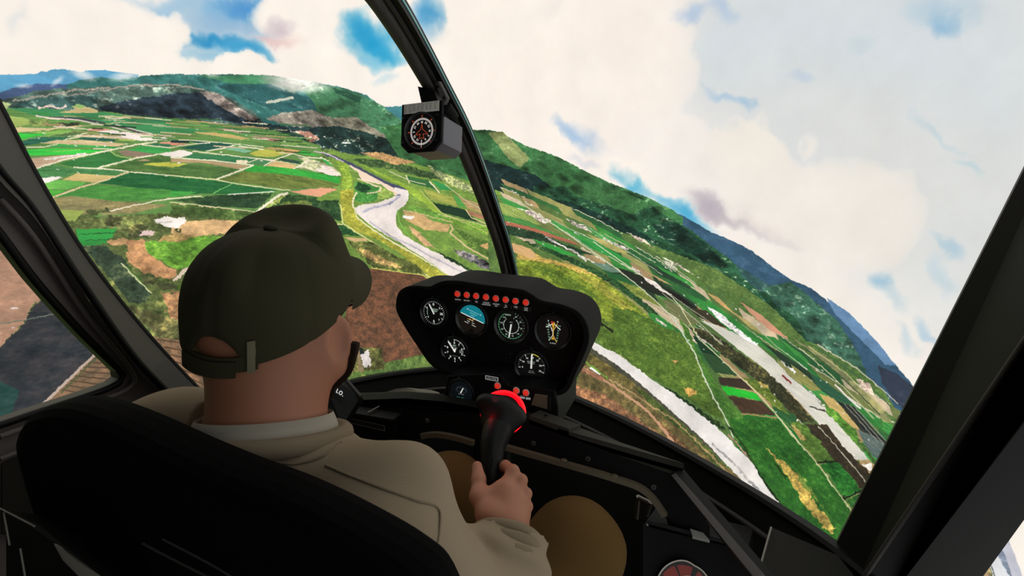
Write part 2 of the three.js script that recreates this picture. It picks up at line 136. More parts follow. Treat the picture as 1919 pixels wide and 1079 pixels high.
// [colour, texture weights (streak, speckle, rock), line width or 0 for an area, outline]
const AREAS=[
[[95,160,195],"001",0,[495,713,551,706,612,698,651,693,675,687,708,676,725,674,750,677,762,672,801,667,816,668,868,668,866,686,782,710,688,730,603,748,542,754,486,759]],
[[75,95,130],"002",0,[489,746,545,738,606,730,627,720,668,707,721,703,728,704,707,721,622,747,551,755,486,762]],
[[62,118,112],"005",0,[716,709,748,692,791,682,826,682,876,671,938,660,997,656,1070,649,1167,642,1226,643,1315,649,1388,658,1461,674,1521,708,1575,754,1571,819,1416,799,1271,781,1137,766,1042,715,906,699,782,710]],
[[75,140,100],"003",0,[1002,657,1167,642,1226,643,1202,668,1073,668]],
[[48,92,92],"004",0,[1037,675,1203,659,1244,679,1383,707,1400,747,1196,725,1114,701]],
[[120,150,130],"003",0,[1186,662,1258,648,1314,661,1244,679]],
[[200,200,180],"000",6.2,[1171,706,1243,691]],
[[84,108,98],"009",0,[485,765,542,754,604,741,630,735,666,721,719,710,807,698,891,684,976,680,1022,687,1069,700,1131,728,1154,755,1121,766,988,758,876,758,774,758,683,760,600,763,539,771,482,779]],
[[168,158,146],"120",2.5,[623,743,653,735,745,711,865,691,935,682,1012,686]],
[[158,150,140],"120",1.8,[634,749,706,728,807,704]],
[[60,90,86],"009",0,[617,754,643,739,692,730,782,714,769,746,684,752]],
[[48,62,72],"009",0,[773,744,827,726,950,699,1035,693,1081,717,1134,747,1148,765,1037,754,898,754,799,753]],
[[165,150,140],"009",0,[997,691,1045,692,1091,721,1145,746,1123,754,1065,732,1019,707]],
[[72,124,88],"006",0,[1241,646,1325,654,1383,660,1448,675,1520,703,1562,733,1611,780,1635,841,1432,799,1348,779,1317,740,1303,701,1272,668]],
[[45,85,65],"004",0,[1359,659,1447,680,1440,695,1370,673]],
[[70,130,135],"002",0,[1514,703,1571,699,1615,711,1612,775,1562,733]],
[[146,138,124],"009",0,[1161,746,1206,729,1297,718,1342,734,1425,741,1516,781,1378,768,1247,764]],
[[140,135,115],"009",0,[1317,740,1425,731,1472,756,1533,787,1432,791,1314,770]],
[[38,58,58],"009",0,[1105,772,1159,758,1247,762,1379,758,1484,782,1598,808,1596,841,1480,836,1373,826,1300,803,1189,786]],
[[150,110,95],"049",0,[1234,772,1280,771,1313,790,1283,801]],
[[35,55,50],"009",0,[1315,760,1434,767,1565,797,1756,818,1795,874,1713,886,1582,841,1493,825,1309,816]],
[[52,86,84],"005",0,[2082,888,2306,932,2484,994,2674,1070,2856,1153,2969,1203,3086,1280,3175,1335,3208,1376,3093,1388,2948,1313,2829,1273,2702,1225,2571,1176,2434,1119,2262,1070,2086,1015]],
[[58,90,114],"003",0,[2217,887,2285,921,2391,947,2483,983,2522,998,2611,1037,2672,1054,2732,1076,2793,1110,2852,1139,2907,1151,2963,1180,3018,1208,3088,1248,3183,1307,3242,1356,3205,1369,3130,1376,3073,1329,3014,1260,2919,1202,2803,1160,2681,1111,2551,1040,2420,980]],
[[62,112,66],"006",0,[1498,755,1626,742,1718,752,1798,760,1858,760,1885,765,1926,779,1993,807,2055,823,2123,846,2184,874,2286,913,2392,945,2483,981,2519,1002,2533,1110,2357,1093,2173,1070,2031,1037,1890,1002,1856,938,1685,897,1556,841]],
[[140,150,95],"005",0,[1858,768,1906,765,1960,806,2000,840,1966,868,1919,834]],
[[28,50,48],"006",0,[1823,840,1925,863,2015,886,2084,926,2168,965,2252,1010,2171,1041,2031,1019,1890,985,1835,914]],
[[105,140,175],"002",0,[2951,1168,3015,1195,3085,1240,3145,1283,3124,1288,3047,1244,2978,1201]],
[[60,100,80],"008",0,[2853,1143,2912,1174,2992,1218,3057,1278,3095,1323,3027,1304,2938,1277,2860,1222,2777,1168]],
[[40,80,54],"009",0,[2014,922,2083,922,2151,922,2305,926,2392,953,2446,990,2551,1035,2616,1074,2680,1106,2723,1149,2780,1183,2830,1207,2871,1220,2897,1241,2940,1286,2914,1287,2825,1258,2730,1216,2631,1169,2498,1109,2349,1061,2156,1026,2016,992]],
[[64,112,66],"006",0,[2117,910,2305,926,2419,969,2357,998,2276,977,2152,945]],
[[26,52,44],"008",0,[2015,946,2153,968,2305,1017,2401,1053,2456,1079,2348,1055,2190,1019,2015,987]],
[[28,58,46],"008",0,[2424,1024,2499,1015,2591,1065,2658,1113,2624,1127,2533,1091,2453,1056]],
[[34,74,50],"008",0,[2707,1161,2797,1181,2830,1207,2875,1240,2939,1281,2880,1259,2788,1218]],
[[52,60,76],"003",0,[3108,1293,3150,1299,3194,1316,3222,1346,3207,1373,3165,1356,3128,1327]],
[[104,144,78],"400",0,[508,763,614,757,666,753,726,754,788,750,845,755,925,758,1070,763,1187,774,1311,810,1290,1001,1177,997,1070,992,972,987,880,982,796,977,718,972,647,967,581,962,521,958,466,954,488,858]],
[[188,202,138],"300",0,[575,748,603,746,618,749,614,757,601,760,573,762]],
[[165,185,100],"300",0,[571,769,604,769,646,775,644,785,612,792,567,793]],
[[68,140,88],"300",0,[614,757,666,753,700,754,725,757,787,751,808,755,844,757,924,764,920,792,858,790,778,774,704,766,657,767,632,761]],
[[205,185,130],"300",0,[724,745,737,740,758,744,774,749,770,754,739,757,698,759,732,750]],
[[150,190,110],"300",0,[724,745,737,740,751,742,740,748]],
[[230,205,190],"120",3.7,[666,753,685,748,704,750,715,744]],
[[60,118,84],"300",0,[825,760,882,760,924,764,924,768,842,770]],
[[225,205,180],"120",2.6,[787,762,807,765,825,760]],
[[215,190,150],"120",2.2,[787,775,815,771,846,770]],
[[236,222,190],"000",2.0,[826,757,925,760]],
[[70,66,80],"000",3.5,[682,769,714,768,745,769,782,774]],
[[232,212,205],"000",2.5,[659,768,681,770,713,770,736,771,761,776,795,781,830,790,857,794]],
[[92,74,88],"000",3.5,[801,778,825,782,854,791,888,796]],
[[236,214,200],"000",2.0,[805,776,858,788,888,794,920,795]],
[[70,75,58],"070",0,[680,788,699,777,715,777,735,775,731,781,711,784]],
[[110,130,75],"060",0,[645,776,681,772,679,786,643,787]],
[[216,196,146],"300",0,[580,793,616,791,678,790,734,781,762,779,710,788,668,795,618,801,579,801]],
[[140,185,90],"300",0,[641,800,700,792,743,788,675,804]],
[[62,196,70],"300",0,[578,802,615,801,640,802,676,801,650,807,618,816,576,816]],
[[95,120,75],"300",0,[675,804,733,791,758,791,707,804]],
[[225,150,130],"300",0,[745,788,768,784,794,787,779,791,748,791]],
[[225,200,165],"300",0,[709,804,731,800,779,798,801,800,846,806,800,806,773,805]],
[[250,234,222],"100",0,[749,795,794,787,821,790,857,794,905,798,915,804,855,808,801,801,780,798]],
[[168,128,105],"000",1.6,[736,800,774,799,801,799]],
[[52,108,84],"600",0,[622,818,653,808,714,805,699,811,654,820,622,826]],
[[50,95,80],"300",0,[723,809,735,805,770,805,801,808,795,812,729,810]],
[[216,190,146],"300",0,[655,820,686,812,746,811,825,816,797,822,694,820]],
[[160,190,95],"300",0,[807,806,844,806,836,810,804,809]],
[[72,165,80],"300",0,[661,827,688,820,761,821,805,824,790,830,761,826]],
[[66,206,76],"300",0,[600,833,624,833,680,829,774,831,734,839,690,842,626,844,598,843]],
[[150,205,95],"000",1.7,[663,835,702,833,725,831]],
[[200,170,140],"300",0,[604,850,628,850,690,842,737,839,664,861,635,869,607,870]],
[[240,230,220],"120",3.7,[657,851,690,846,734,839]],
[[62,125,66],"300",0,[680,859,784,832,793,842,829,847,753,868,707,866]],
[[58,118,84],"300",0,[863,818,881,813,917,814,916,820]],
[[150,130,108],"300",0,[800,832,818,828,870,833,881,838,839,845,808,841]],
[[68,165,84],"300",0,[819,829,853,820,915,824,914,830,877,836]],
[[160,190,110],"000",2.6,[784,832,792,840,804,844,826,846]],
[[236,165,140],"300",0,[889,813,900,808,918,808,917,814]],
[[78,134,80],"600",0,[636,870,670,862,708,868,752,870,809,876,782,884,710,878,678,886,640,889]],
[[84,118,64],"600",0,[767,869,841,847,915,838,908,885,819,876]],
[[200,160,130],"300",0,[834,852,856,848,867,852]],
[[202,200,84],"300",0,[846,860,866,856,910,854,908,866,865,862]],
[[216,190,125],"300",0,[679,892,711,879,784,885,762,894,737,898]],
[[246,236,228],"000",0,[633,891,659,886,682,886,657,897,646,898]],
[[118,190,88],"300",0,[641,900,674,892,723,897,717,904,686,911,651,910]],
[[88,180,68],"300",0,[641,912,683,913,658,924]],
[[44,106,60],"500",0,[745,900,816,878,905,885,900,918,825,912,773,903]],
[[80,146,68],"500",0,[654,927,739,903,825,912,902,919,937,923,914,933,852,939,746,940,651,942]],
[[150,140,95],"600",0,[653,929,690,925,775,940,890,953,807,969,724,968,648,967]],
[[245,232,202],"000",3.2,[621,875,688,852,734,842,796,827,846,816,886,809]],
[[245,232,202],"000",3.1,[751,869,791,857,841,845,914,832]],
[[245,232,202],"000",2.6,[707,867,751,869,788,872,815,876,905,885]],
[[230,205,160],"000",3.3,[650,929,711,908,766,893,813,877]],
[[245,232,202],"000",2.4,[853,817,915,822]],
[[245,232,202],"000",1.9,[699,811,730,804]],
[[245,232,202],"000",1.6,[707,805,758,793]],
[[245,232,202],"000",1.8,[631,828,660,827,688,820]],
[[160,200,120],"000",0.8,[618,816,675,804,743,788]],
[[245,232,202],"000",2.2,[752,828,796,827]],
[[250,238,226],"000",0,[889,838,902,833,916,831,915,840,899,841]],
[[245,232,202],"000",2.5,[756,962,810,951,882,940,898,939]],
[[70,140,86],"300",0,[923,774,964,776,1027,784,983,785,941,791,920,790]],
[[202,176,112],"300",0,[973,784,1049,783,1117,796,1093,799,983,787]],
[[150,130,110],"120",2.3,[986,767,1073,776,1142,786,1201,800]],
[[190,150,130],"120",2.3,[1029,771,1117,789,1199,796]],
[[125,165,88],"300",0,[1196,798,1239,797,1279,805,1268,815,1200,809]],
[[170,120,105],"300",0,[1131,791,1199,798,1188,802,1140,795]],
[[44,90,76],"300",0,[959,804,1082,810,1053,819,999,828,934,822,988,812]],
[[44,60,60],"300",0,[918,805,961,805,959,810,917,810]],
[[236,155,130],"300",0,[917,810,960,812,929,816,916,816]],
[[250,238,226],"000",0,[914,832,935,826,964,831,965,836,937,843,912,843]],
[[130,185,150],"300",0,[1044,821,1072,817,1117,826,1096,831]],
[[192,190,85],"300",0,[1107,832,1145,819,1223,829,1169,840,1125,839]],
[[220,175,110],"300",0,[1147,818,1174,815,1252,822,1228,830]],
[[62,190,68],"300",0,[1241,829,1259,823,1308,835,1261,833]],
[[190,190,150],"050",0,[1230,836,1275,843,1369,866,1367,890,1282,875,1231,866,1259,850]],
[[58,85,70],"300",0,[1183,848,1196,843,1251,851,1240,857]],
[[226,190,130],"300",0,[1149,862,1178,849,1237,861,1223,870,1164,864]],
[[84,140,90],"300",0,[1101,857,1132,846,1172,851,1147,862]],
[[62,124,80],"300",0,[945,844,965,834,1064,838,1125,845,1097,857,1048,855]],
[[190,160,120],"300",0,[912,846,995,851,1101,862,1078,871,994,857,910,854]],
[[202,200,84],"300",0,[910,856,949,857,921,866,908,866]],
[[84,118,64],"600",0,[908,870,951,858,1078,871,1039,888,1015,895,905,884]],
[[62,172,68],"500",0,[1101,864,1120,861,1211,868,1367,893,1365,912,1255,890,1089,878]],
[[112,126,64],"700",0,[1019,896,1089,876,1229,887,1365,912,1348,919,1199,923]],
[[250,234,222],"000",0,[1288,873,1310,868,1355,880,1365,888,1335,888]],
[[250,230,215],"030",0,[1306,857,1327,861,1362,885,1352,883,1315,868]],
[[68,172,78],"300",0,[1307,842,1370,859,1368,876,1324,856]],
[[44,106,60],"500",0,[905,887,1010,899,1055,906,999,929,974,929,897,932]],
[[72,160,70],"400",0,[899,920,962,925,933,932,896,935]],
[[48,114,64],"400",0,[1055,907,1178,923,1160,928,1037,932,1001,929]],
[[50,76,50],"640",0,[895,943,977,937,1037,933,1160,933,1128,964,1107,970,1000,962]],
[[84,110,58],"260",0,[894,949,1004,964,1106,981,1113,998,1159,1029,1013,1020,882,1011]],
[[56,86,50],"560",0,[1184,936,1249,941,1353,956,1343,1048,1264,1035,1106,982,1133,964]],
[[150,165,85],"080",0,[1128,964,1172,935,1203,931,1169,959,1137,972]],
[[110,125,65],"070",0,[1169,959,1247,956,1326,973,1218,977]],
[[230,165,130],"100",0,[1206,929,1304,921,1356,925,1353,955,1249,939]],
[[222,220,165],"000",2.9,[905,885,1015,896,1055,906,1183,924,1209,926]],
[[245,232,202],"000",3.9,[1015,895,1115,861]],
[[245,232,202],"000",2.8,[912,844,1011,850,1115,861]],
[[130,212,115],"000",1.8,[999,929,1055,906]],
[[235,235,215],"000",2.4,[1037,933,1162,929]],
[[245,232,202],"000",2.6,[896,939,969,935]],
[[236,216,172],"000",2.2,[894,947,1000,963,1106,980]],
[[242,232,204],"000",5.4,[1106,980,1130,967,1174,938,1200,934]],
[[245,232,202],"000",2.1,[1099,855,1132,844,1177,852]],
[[245,232,202],"000",2.6,[999,828,1044,819,1087,809]],
[[245,232,202],"000",2.5,[966,829,1020,834,1125,844,1178,848]],
[[245,232,202],"000",2.9,[1144,862,1178,846,1228,830]],
[[245,232,202],"000",3.0,[1226,870,1275,847]],
[[245,232,202],"000",3.2,[1082,814,1144,821]],
[[245,232,202],"000",2.0,[918,804,962,803,1082,810,1148,815]],
[[245,232,202],"000",1.9,[915,822,928,819,969,812,1010,808]],
[[245,232,202],"000",2.8,[1228,831,1265,840,1312,842,1370,861]],
[[228,206,155],"000",4.3,[1357,926,1346,1048]],
[[245,232,202],"000",1.7,[1180,850,1240,859,1293,879]],
[[160,200,100],"000",2.1,[1340,920,1364,920]],
[[240,225,190],"120",9.1,[1074,852,1097,853]],
[[120,152,70],"420",0,[1334,820,1448,837,1614,856,1753,895,1946,952,1972,1089,2001,1227,1843,1228,1686,1225,1534,1219,1388,1209,1251,1198,1268,1073,1283,949,1353,924,1366,883,1331,853]],
[[70,96,58],"070",0,[1400,841,1478,845,1577,860,1697,887,1753,916,1612,891,1521,871,1433,860]],
[[190,150,102],"240",0,[1431,826,1493,824,1551,837,1614,852,1549,858,1487,845]],
[[150,160,110],"080",0,[1642,856,1706,883,1801,920,1829,952,1752,928,1687,899]],
[[150,180,68],"340",0,[1349,838,1382,853,1393,864,1402,913,1379,928,1363,917,1370,886]],
[[242,216,192],"100",0,[1389,860,1415,864,1483,898,1545,930,1563,938,1534,946,1491,914,1429,902,1418,879]],
[[152,182,70],"320",0,[1404,845,1476,875,1546,903,1582,919,1619,935,1655,968,1692,999,1673,1003,1636,972,1581,939,1564,921,1484,887]],
[[76,80,102],"100",0,[1292,824,1345,832,1391,849,1445,875,1510,906,1564,923,1577,931,1558,936,1505,912,1432,876,1381,853,1340,838]],
[[200,190,190],"000",3.1,[1292,824,1333,831,1377,851]],
[[80,150,70],"250",0,[1407,906,1473,914,1499,930,1479,957,1424,966,1400,956]],
[[40,76,46],"060",0,[1416,906,1463,922,1440,937,1405,929]],
[[160,186,90],"250",0,[1486,922,1535,938,1506,954,1474,955]],
[[235,215,180],"000",3.0,[1417,898,1490,922,1485,934,1444,939]],
[[166,166,66],"450",0,[1357,928,1405,925,1398,956,1397,987,1419,1019,1475,1057,1533,1088,1598,1127,1665,1166,1724,1201,1763,1236,1662,1216,1596,1160,1532,1112,1460,1069,1390,1042,1361,1017,1357,970]],
[[242,230,222],"010",0,[1400,979,1423,970,1478,965,1529,950,1548,942,1531,932,1536,922,1577,931,1581,943,1577,963,1560,977,1541,988,1532,1006,1533,1031,1554,1060,1601,1086,1662,1116,1726,1143,1795,1177,1872,1208,1913,1231,1768,1236,1724,1197,1665,1158,1599,1119,1534,1081,1471,1045,1428,1015,1405,995]],
[[196,190,204],"120",6.4,[1426,992,1449,982,1514,970,1553,946]],
[[150,148,172],"120",4.3,[1510,970,1528,964]],
[[140,140,170],"120",3.9,[1539,946,1553,944]],
[[204,196,200],"120",5.9,[1446,1020,1507,1062,1572,1089,1647,1128,1725,1164,1805,1199,1872,1220]],
[[150,142,140],"040",2.2,[1498,1054,1534,1079,1561,1097]],
[[238,228,184],"000",3.8,[1409,938,1398,952,1396,971,1403,1003,1432,1028,1497,1070,1570,1109,1660,1158,1744,1210]],
[[222,218,142],"000",3.5,[1357,970,1358,1021,1428,1067,1530,1128,1624,1182,1667,1217]],
[[46,76,46],"560",0,[1270,953,1354,957,1353,1015,1264,998]],
[[40,80,46],"450",0,[1263,1010,1356,1025,1411,1059,1327,1051]],
[[225,212,150],"000",2.9,[1263,1008,1356,1025]],
[[222,182,132],"200",0,[1356,1060,1428,1067,1432,1076,1382,1073]],
[[100,108,58],"090",0,[1369,1073,1450,1080,1531,1124,1596,1152,1624,1182,1438,1152]],
[[182,152,96],"090",0,[1402,1094,1456,1113,1547,1158,1490,1151,1422,1123]],
[[112,78,58],"700",0,[1419,1153,1527,1169,1614,1183,1672,1217,1737,1402,1576,1421,1420,1434,1271,1442,1318,1327,1362,1207]],
[[215,205,110],"000",2.7,[1438,1154,1527,1169,1614,1183,1667,1217]],
[[58,108,60],"300",0,[1575,891,1649,903,1681,931,1592,911]],
[[58,150,80],"300",0,[1658,903,1705,915,1738,932,1690,931]],
[[170,176,86],"500",0,[1629,927,1732,952,1751,981,1655,960]],
[[34,60,42],"300",0,[1660,968,1770,989,1818,1027,1692,997]],
[[92,170,80],"300",0,[1733,944,1804,985,1751,981]],
[[190,160,110],"600",0,[1752,952,1834,977,1838,1002,1780,985]],
[[166,120,92],"600",0,[1775,989,1843,1006,1848,1023,1789,1006]],
[[112,160,70],"340",0,[1579,975,1682,997,1720,1026,1652,1021,1578,991]],
[[206,170,116],"330",0,[1559,991,1606,995,1667,1025,1720,1034,1709,1055,1632,1049,1567,1019]],
[[252,246,236],"000",0,[1558,1003,1596,1008,1586,1017,1555,1011]],
[[206,166,120],"440",0,[1575,1032,1612,1057,1663,1104,1629,1095,1583,1056]],
[[126,170,66],"440",0,[1682,1001,1848,1039,1897,1077,1730,1034]],
[[90,120,56],"070",0,[1729,1042,1798,1068,1857,1085,1912,1153,1797,1110]],
[[216,172,112],"330",0,[1822,1098,1877,1085,1912,1140]],
[[40,66,40],"070",0,[1658,1108,1726,1138,1795,1173,1923,1220,1877,1220,1795,1182,1696,1134]],
[[140,136,136],"099",0,[1722,1105,1777,1114,1846,1144,1933,1182,1923,1195,1826,1165,1746,1126]],
[[226,196,148],"000",4.6,[1720,1034,1727,1047,1719,1059,1777,1102,1847,1136,1928,1174]],
[[245,232,202],"000",3.0,[1575,889,1585,909]],
[[245,232,202],"000",3.5,[1653,907,1685,938]],
[[190,195,110],"000",2.7,[1619,931,1687,997,1877,1069]],
[[210,200,150],"000",2.3,[1677,1001,1887,1048]],
[[215,205,150],"000",3.2,[1775,989,1794,1014,1877,1043]],
[[220,190,140],"000",2.2,[1559,989,1730,1026]],
[[205,195,150],"000",2.7,[1705,915,1780,965,1848,998]],
[[120,180,80],"000",4.4,[1541,990,1543,1023,1573,1064]],
[[200,195,160],"000",2.6,[1521,877,1583,903,1639,915]],
[[94,122,64],"430",0,[1854,938,1932,954,2030,962,2176,1001,2322,1050,2464,1091,2644,1135,2821,1215,2954,1295,3049,1371,2986,1455,2918,1543,2760,1603,2577,1661,2293,1631,2153,1580,2016,1521,1884,1455,1867,1289,1852,1121]],
[[88,120,62],"430",0,[2454,1187,2616,1180,2736,1198,2855,1272,2937,1278,3057,1307,3140,1345,3232,1412,3149,1544,3028,1577,2890,1611,2733,1641,2492,1574,2476,1449,2463,1319]],
[[165,140,100],"500",0,[1899,899,1985,927,2000,946,1913,917]],
[[150,150,92],"500",0,[1989,928,2143,982,2167,1005,2003,947]],
[[48,96,56],"500",0,[2149,984,2314,1048,2338,1074,2170,1006]],
[[205,198,172],"040",2.8,[2149,984,2235,1015,2314,1048]],
[[84,112,62],"500",0,[2320,1051,2464,1112,2488,1139,2341,1075]],
[[92,126,64],"500",0,[2470,1114,2608,1175,2634,1204,2491,1141]],
[[222,208,196],"080",6.9,[2476,1127,2516,1145]],
[[84,112,62],"500",0,[2614,1178,2717,1225,2742,1254,2636,1206]],
[[200,182,150],"500",0,[2723,1228,2840,1274,2864,1301,2745,1255]],
[[48,96,56],"500",0,[2845,1276,2960,1315,2983,1340,2867,1302]],
[[205,198,172],"040",2.1,[2845,1276,2906,1298,2960,1315]],
[[48,96,56],"500",0,[2965,1316,3027,1334,3048,1359,2985,1341]],
[[200,182,150],"500",0,[3032,1335,3159,1366,3176,1388,3051,1359]],
[[205,198,172],"040",3.8,[3032,1335,3101,1353,3159,1366]],
[[118,128,74],"500",0,[3163,1367,3196,1374,3201,1394,3178,1389]],
[[222,208,196],"080",3.1,[3188,1378,3200,1381]],
[[48,96,56],"500",0,[1898,912,1980,939,1996,957,1912,928]],
[[222,208,196],"080",3.9,[1938,933,1958,940]],
[[58,110,60],"500",0,[1984,941,2096,980,2119,1002,1998,958]],
[[150,150,92],"500",0,[2102,982,2219,1024,2243,1048,2122,1003]],
[[60,135,62],"500",0,[2225,1027,2366,1086,2390,1110,2246,1049]],
[[48,96,56],"500",0,[2372,1088,2517,1152,2541,1178,2393,1111]],
[[205,198,172],"040",2.6,[2372,1088,2447,1121,2517,1152]],
[[222,208,196],"080",3.4,[2464,1134,2504,1152]],
[[200,182,150],"500",0,[2522,1154,2614,1195,2639,1222,2544,1179]],
[[84,112,62],"500",0,[2620,1198,2738,1252,2763,1279,2642,1224]],
[[92,126,64],"500",0,[2743,1254,2826,1288,2850,1313,2766,1280]],
[[205,198,172],"040",3.0,[2743,1254,2788,1273,2826,1288]],
[[200,182,150],"500",0,[2831,1290,2908,1317,2932,1342,2853,1314]],
[[205,198,172],"040",3.9,[2831,1290,2873,1305,2908,1317]],
[[118,128,74],"500",0,[2913,1319,3028,1353,3049,1376,2934,1343]],
[[205,198,172],"040",2.8,[2913,1319,2974,1338,3028,1353]],
[[118,128,74],"500",0,[3033,1354,3143,1381,3160,1402,3051,1376]],
[[92,126,64],"500",0,[3147,1382,3197,1393,3202,1410,3162,1402]],
[[222,208,196],"080",3.4,[3174,1398,3195,1403]],
[[150,150,92],"500",0,[1898,923,1963,946,1979,967,1911,942]],
[[205,198,172],"040",2.5,[1898,923,1932,935,1963,946]],
[[190,160,112],"500",0,[1967,947,2019,965,2038,988,1981,967]],
[[222,208,196],"080",6.3,[1986,969,2015,979]],
[[84,112,62],"500",0,[2023,966,2175,1022,2198,1047,2041,989]],
[[70,150,72],"500",0,[2181,1024,2308,1076,2332,1104,2201,1049]],
[[222,208,196],"080",4.6,[2265,1071,2295,1084]],
[[48,96,56],"500",0,[2314,1078,2503,1161,2528,1191,2335,1105]],
[[222,208,196],"080",7.8,[2497,1161,2534,1177]],
[[48,96,56],"500",0,[2509,1164,2617,1212,2643,1243,2531,1192]],
[[60,135,62],"500",0,[2623,1215,2737,1267,2763,1298,2646,1245]],
[[84,112,62],"500",0,[2743,1270,2847,1312,2872,1341,2766,1299]],
[[205,198,172],"040",1.7,[2743,1270,2799,1293,2847,1312]],
[[222,208,196],"080",7.7,[2773,1289,2798,1299]],
[[44,66,46],"500",0,[2853,1314,2981,1357,3004,1384,2875,1342]],
[[222,208,196],"080",5.4,[2957,1362,2969,1366]],
[[58,110,60],"500",0,[2986,1358,3061,1379,3082,1406,3006,1385]],
[[60,135,62],"500",0,[3066,1380,3151,1400,3168,1424,3085,1406]],
[[205,198,172],"040",3.0,[3066,1380,3112,1391,3151,1400]],
[[70,150,72],"500",0,[3154,1401,3199,1410,3204,1432,3170,1425]],
[[200,182,150],"500",0,[1897,937,1971,964,1987,984,1911,955]],
[[150,150,92],"500",0,[1976,966,2114,1017,2138,1041,1989,985]],
[[92,126,64],"500",0,[2120,1019,2229,1059,2253,1086,2141,1042]],
[[48,96,56],"500",0,[2235,1062,2310,1094,2334,1121,2256,1087]],
[[205,198,172],"040",1.9,[2235,1062,2275,1080,2310,1094]],
[[150,150,92],"500",0,[2316,1097,2419,1140,2444,1169,2337,1122]],
[[58,110,60],"500",0,[2425,1143,2574,1211,2600,1240,2447,1170]],
[[60,135,62],"500",0,[2580,1214,2657,1250,2683,1279,2603,1241]],
[[70,150,72],"500",0,[2663,1253,2761,1297,2787,1326,2686,1281]],
[[222,208,196],"080",7.1,[2677,1260,2705,1273]],
[[92,126,64],"500",0,[2767,1300,2855,1335,2880,1362,2790,1327]],
[[222,208,196],"080",4.8,[2780,1316,2808,1328]],
[[150,150,92],"500",0,[2861,1337,2929,1361,2952,1388,2883,1363]],
[[222,208,196],"080",3.9,[2864,1351,2889,1360]],
[[70,150,72],"500",0,[2934,1363,3015,1387,3037,1412,2955,1388]],
[[92,126,64],"500",0,[3020,1389,3151,1421,3168,1443,3039,1413]],
[[58,110,60],"500",0,[3155,1422,3200,1431,3206,1450,3170,1443]],
[[222,208,196],"080",6.3,[3199,1441,3205,1442]],
[[70,150,72],"500",0,[1896,950,1985,983,2000,1008,1910,973]],
[[222,208,196],"080",6.6,[1963,987,1990,997]],
[[118,128,74],"500",0,[1989,985,2068,1014,2092,1044,2002,1009]],
[[70,150,72],"500",0,[2075,1017,2242,1081,2266,1113,2095,1045]],
[[222,208,196],"080",5.1,[2162,1057,2178,1063]],
[[60,135,62],"500",0,[2248,1084,2352,1128,2377,1160,2269,1114]],
[[165,140,100],"500",0,[2358,1131,2432,1163,2458,1198,2380,1162]],
[[222,208,196],"080",7.2,[2370,1152,2401,1165]],
[[44,66,46],"500",0,[2438,1166,2590,1235,2617,1271,2461,1199]],
[[165,140,100],"500",0,[2596,1238,2716,1295,2744,1330,2620,1273]],
[[165,140,100],"500",0,[2722,1297,2844,1348,2871,1382,2746,1331]],
[[84,112,62],"500",0,[2850,1350,2996,1401,3019,1432,2873,1383]],
[[84,112,62],"500",0,[3001,1402,3099,1428,3118,1458,3021,1433]],
[[222,208,196],"080",3.2,[3004,1416,3024,1422]],
[[165,140,100],"500",0,[3103,1429,3202,1450,3208,1476,3120,1458]],
[[48,96,56],"500",0,[1896,967,1999,1008,2015,1033,1909,990]],
[[118,128,74],"500",0,[2004,1009,2163,1070,2187,1100,2017,1034]],
[[222,208,196],"080",5.4,[2068,1053,2109,1068]],
[[150,150,92],"500",0,[2169,1073,2279,1118,2303,1151,2190,1101]],
[[205,198,172],"040",2.2,[2169,1073,2227,1095,2279,1118]],
[[60,135,62],"500",0,[2285,1121,2475,1206,2501,1241,2306,1152]],
[[205,198,172],"040",3.2,[2285,1121,2383,1163,2475,1206]],
[[84,112,62],"500",0,[2481,1209,2594,1260,2621,1296,2505,1242]],
[[84,112,62],"500",0,[2600,1263,2769,1341,2797,1375,2624,1297]],
[[205,198,172],"040",2.8,[2600,1263,2689,1305,2769,1341]],
[[118,128,74],"500",0,[2775,1343,2879,1385,2905,1419,2800,1377]],
[[165,140,100],"500",0,[2884,1387,3025,1434,3048,1465,2908,1420]],
[[92,126,64],"500",0,[3030,1435,3130,1460,3148,1489,3051,1465]],
[[70,150,72],"500",0,[3134,1461,3205,1475,3211,1501,3150,1489]],
[[222,208,196],"080",7.4,[3192,1475,3204,1477]],
[[48,96,56],"500",0,[1895,984,1952,1008,1968,1034,1908,1009]],
[[205,198,172],"040",3.6,[1895,984,1926,997,1952,1008]],
[[92,126,64],"500",0,[1957,1009,2092,1064,2115,1095,1970,1035]],
[[84,112,62],"500",0,[2098,1066,2181,1098,2205,1130,2118,1096]],
[[165,140,100],"500",0,[2187,1100,2272,1137,2297,1171,2208,1131]],
[[205,198,172],"040",4.0,[2187,1100,2233,1119,2272,1137]],
[[44,66,46],"500",0,[2279,1140,2449,1215,2476,1252,2301,1172]],
[[205,198,172],"040",2.9,[2279,1140,2367,1178,2449,1215]],
[[92,126,64],"500",0,[2455,1218,2595,1283,2623,1321,2479,1254]],
[[205,198,172],"040",1.9,[2455,1218,2529,1253,2595,1283]],
[[222,208,196],"080",3.7,[2498,1253,2534,1270]],
[[48,96,56],"500",0,[2602,1286,2753,1356,2782,1393,2626,1323]],
[[205,198,172],"040",2.7,[2602,1286,2681,1324,2753,1356]],
[[84,112,62],"500",0,[2759,1359,2870,1405,2897,1441,2785,1394]],
[[222,208,196],"080",4.9,[2786,1379,2811,1390]],
[[84,112,62],"500",0,[2876,1408,3024,1458,3047,1491,2900,1442]],
[[222,208,196],"080",7.3,[3017,1475,3047,1483]],
[[118,128,74],"500",0,[3028,1459,3130,1485,3148,1515,3050,1491]],
[[205,198,172],"040",3.0,[3028,1459,3085,1475,3130,1485]],
[[190,160,112],"500",0,[3133,1486,3207,1500,3214,1528,3150,1516]],
[[118,128,74],"500",0,[1894,1003,2007,1051,2023,1079,1907,1028]],
[[205,198,172],"040",2.8,[1894,1003,1952,1028,2007,1051]],
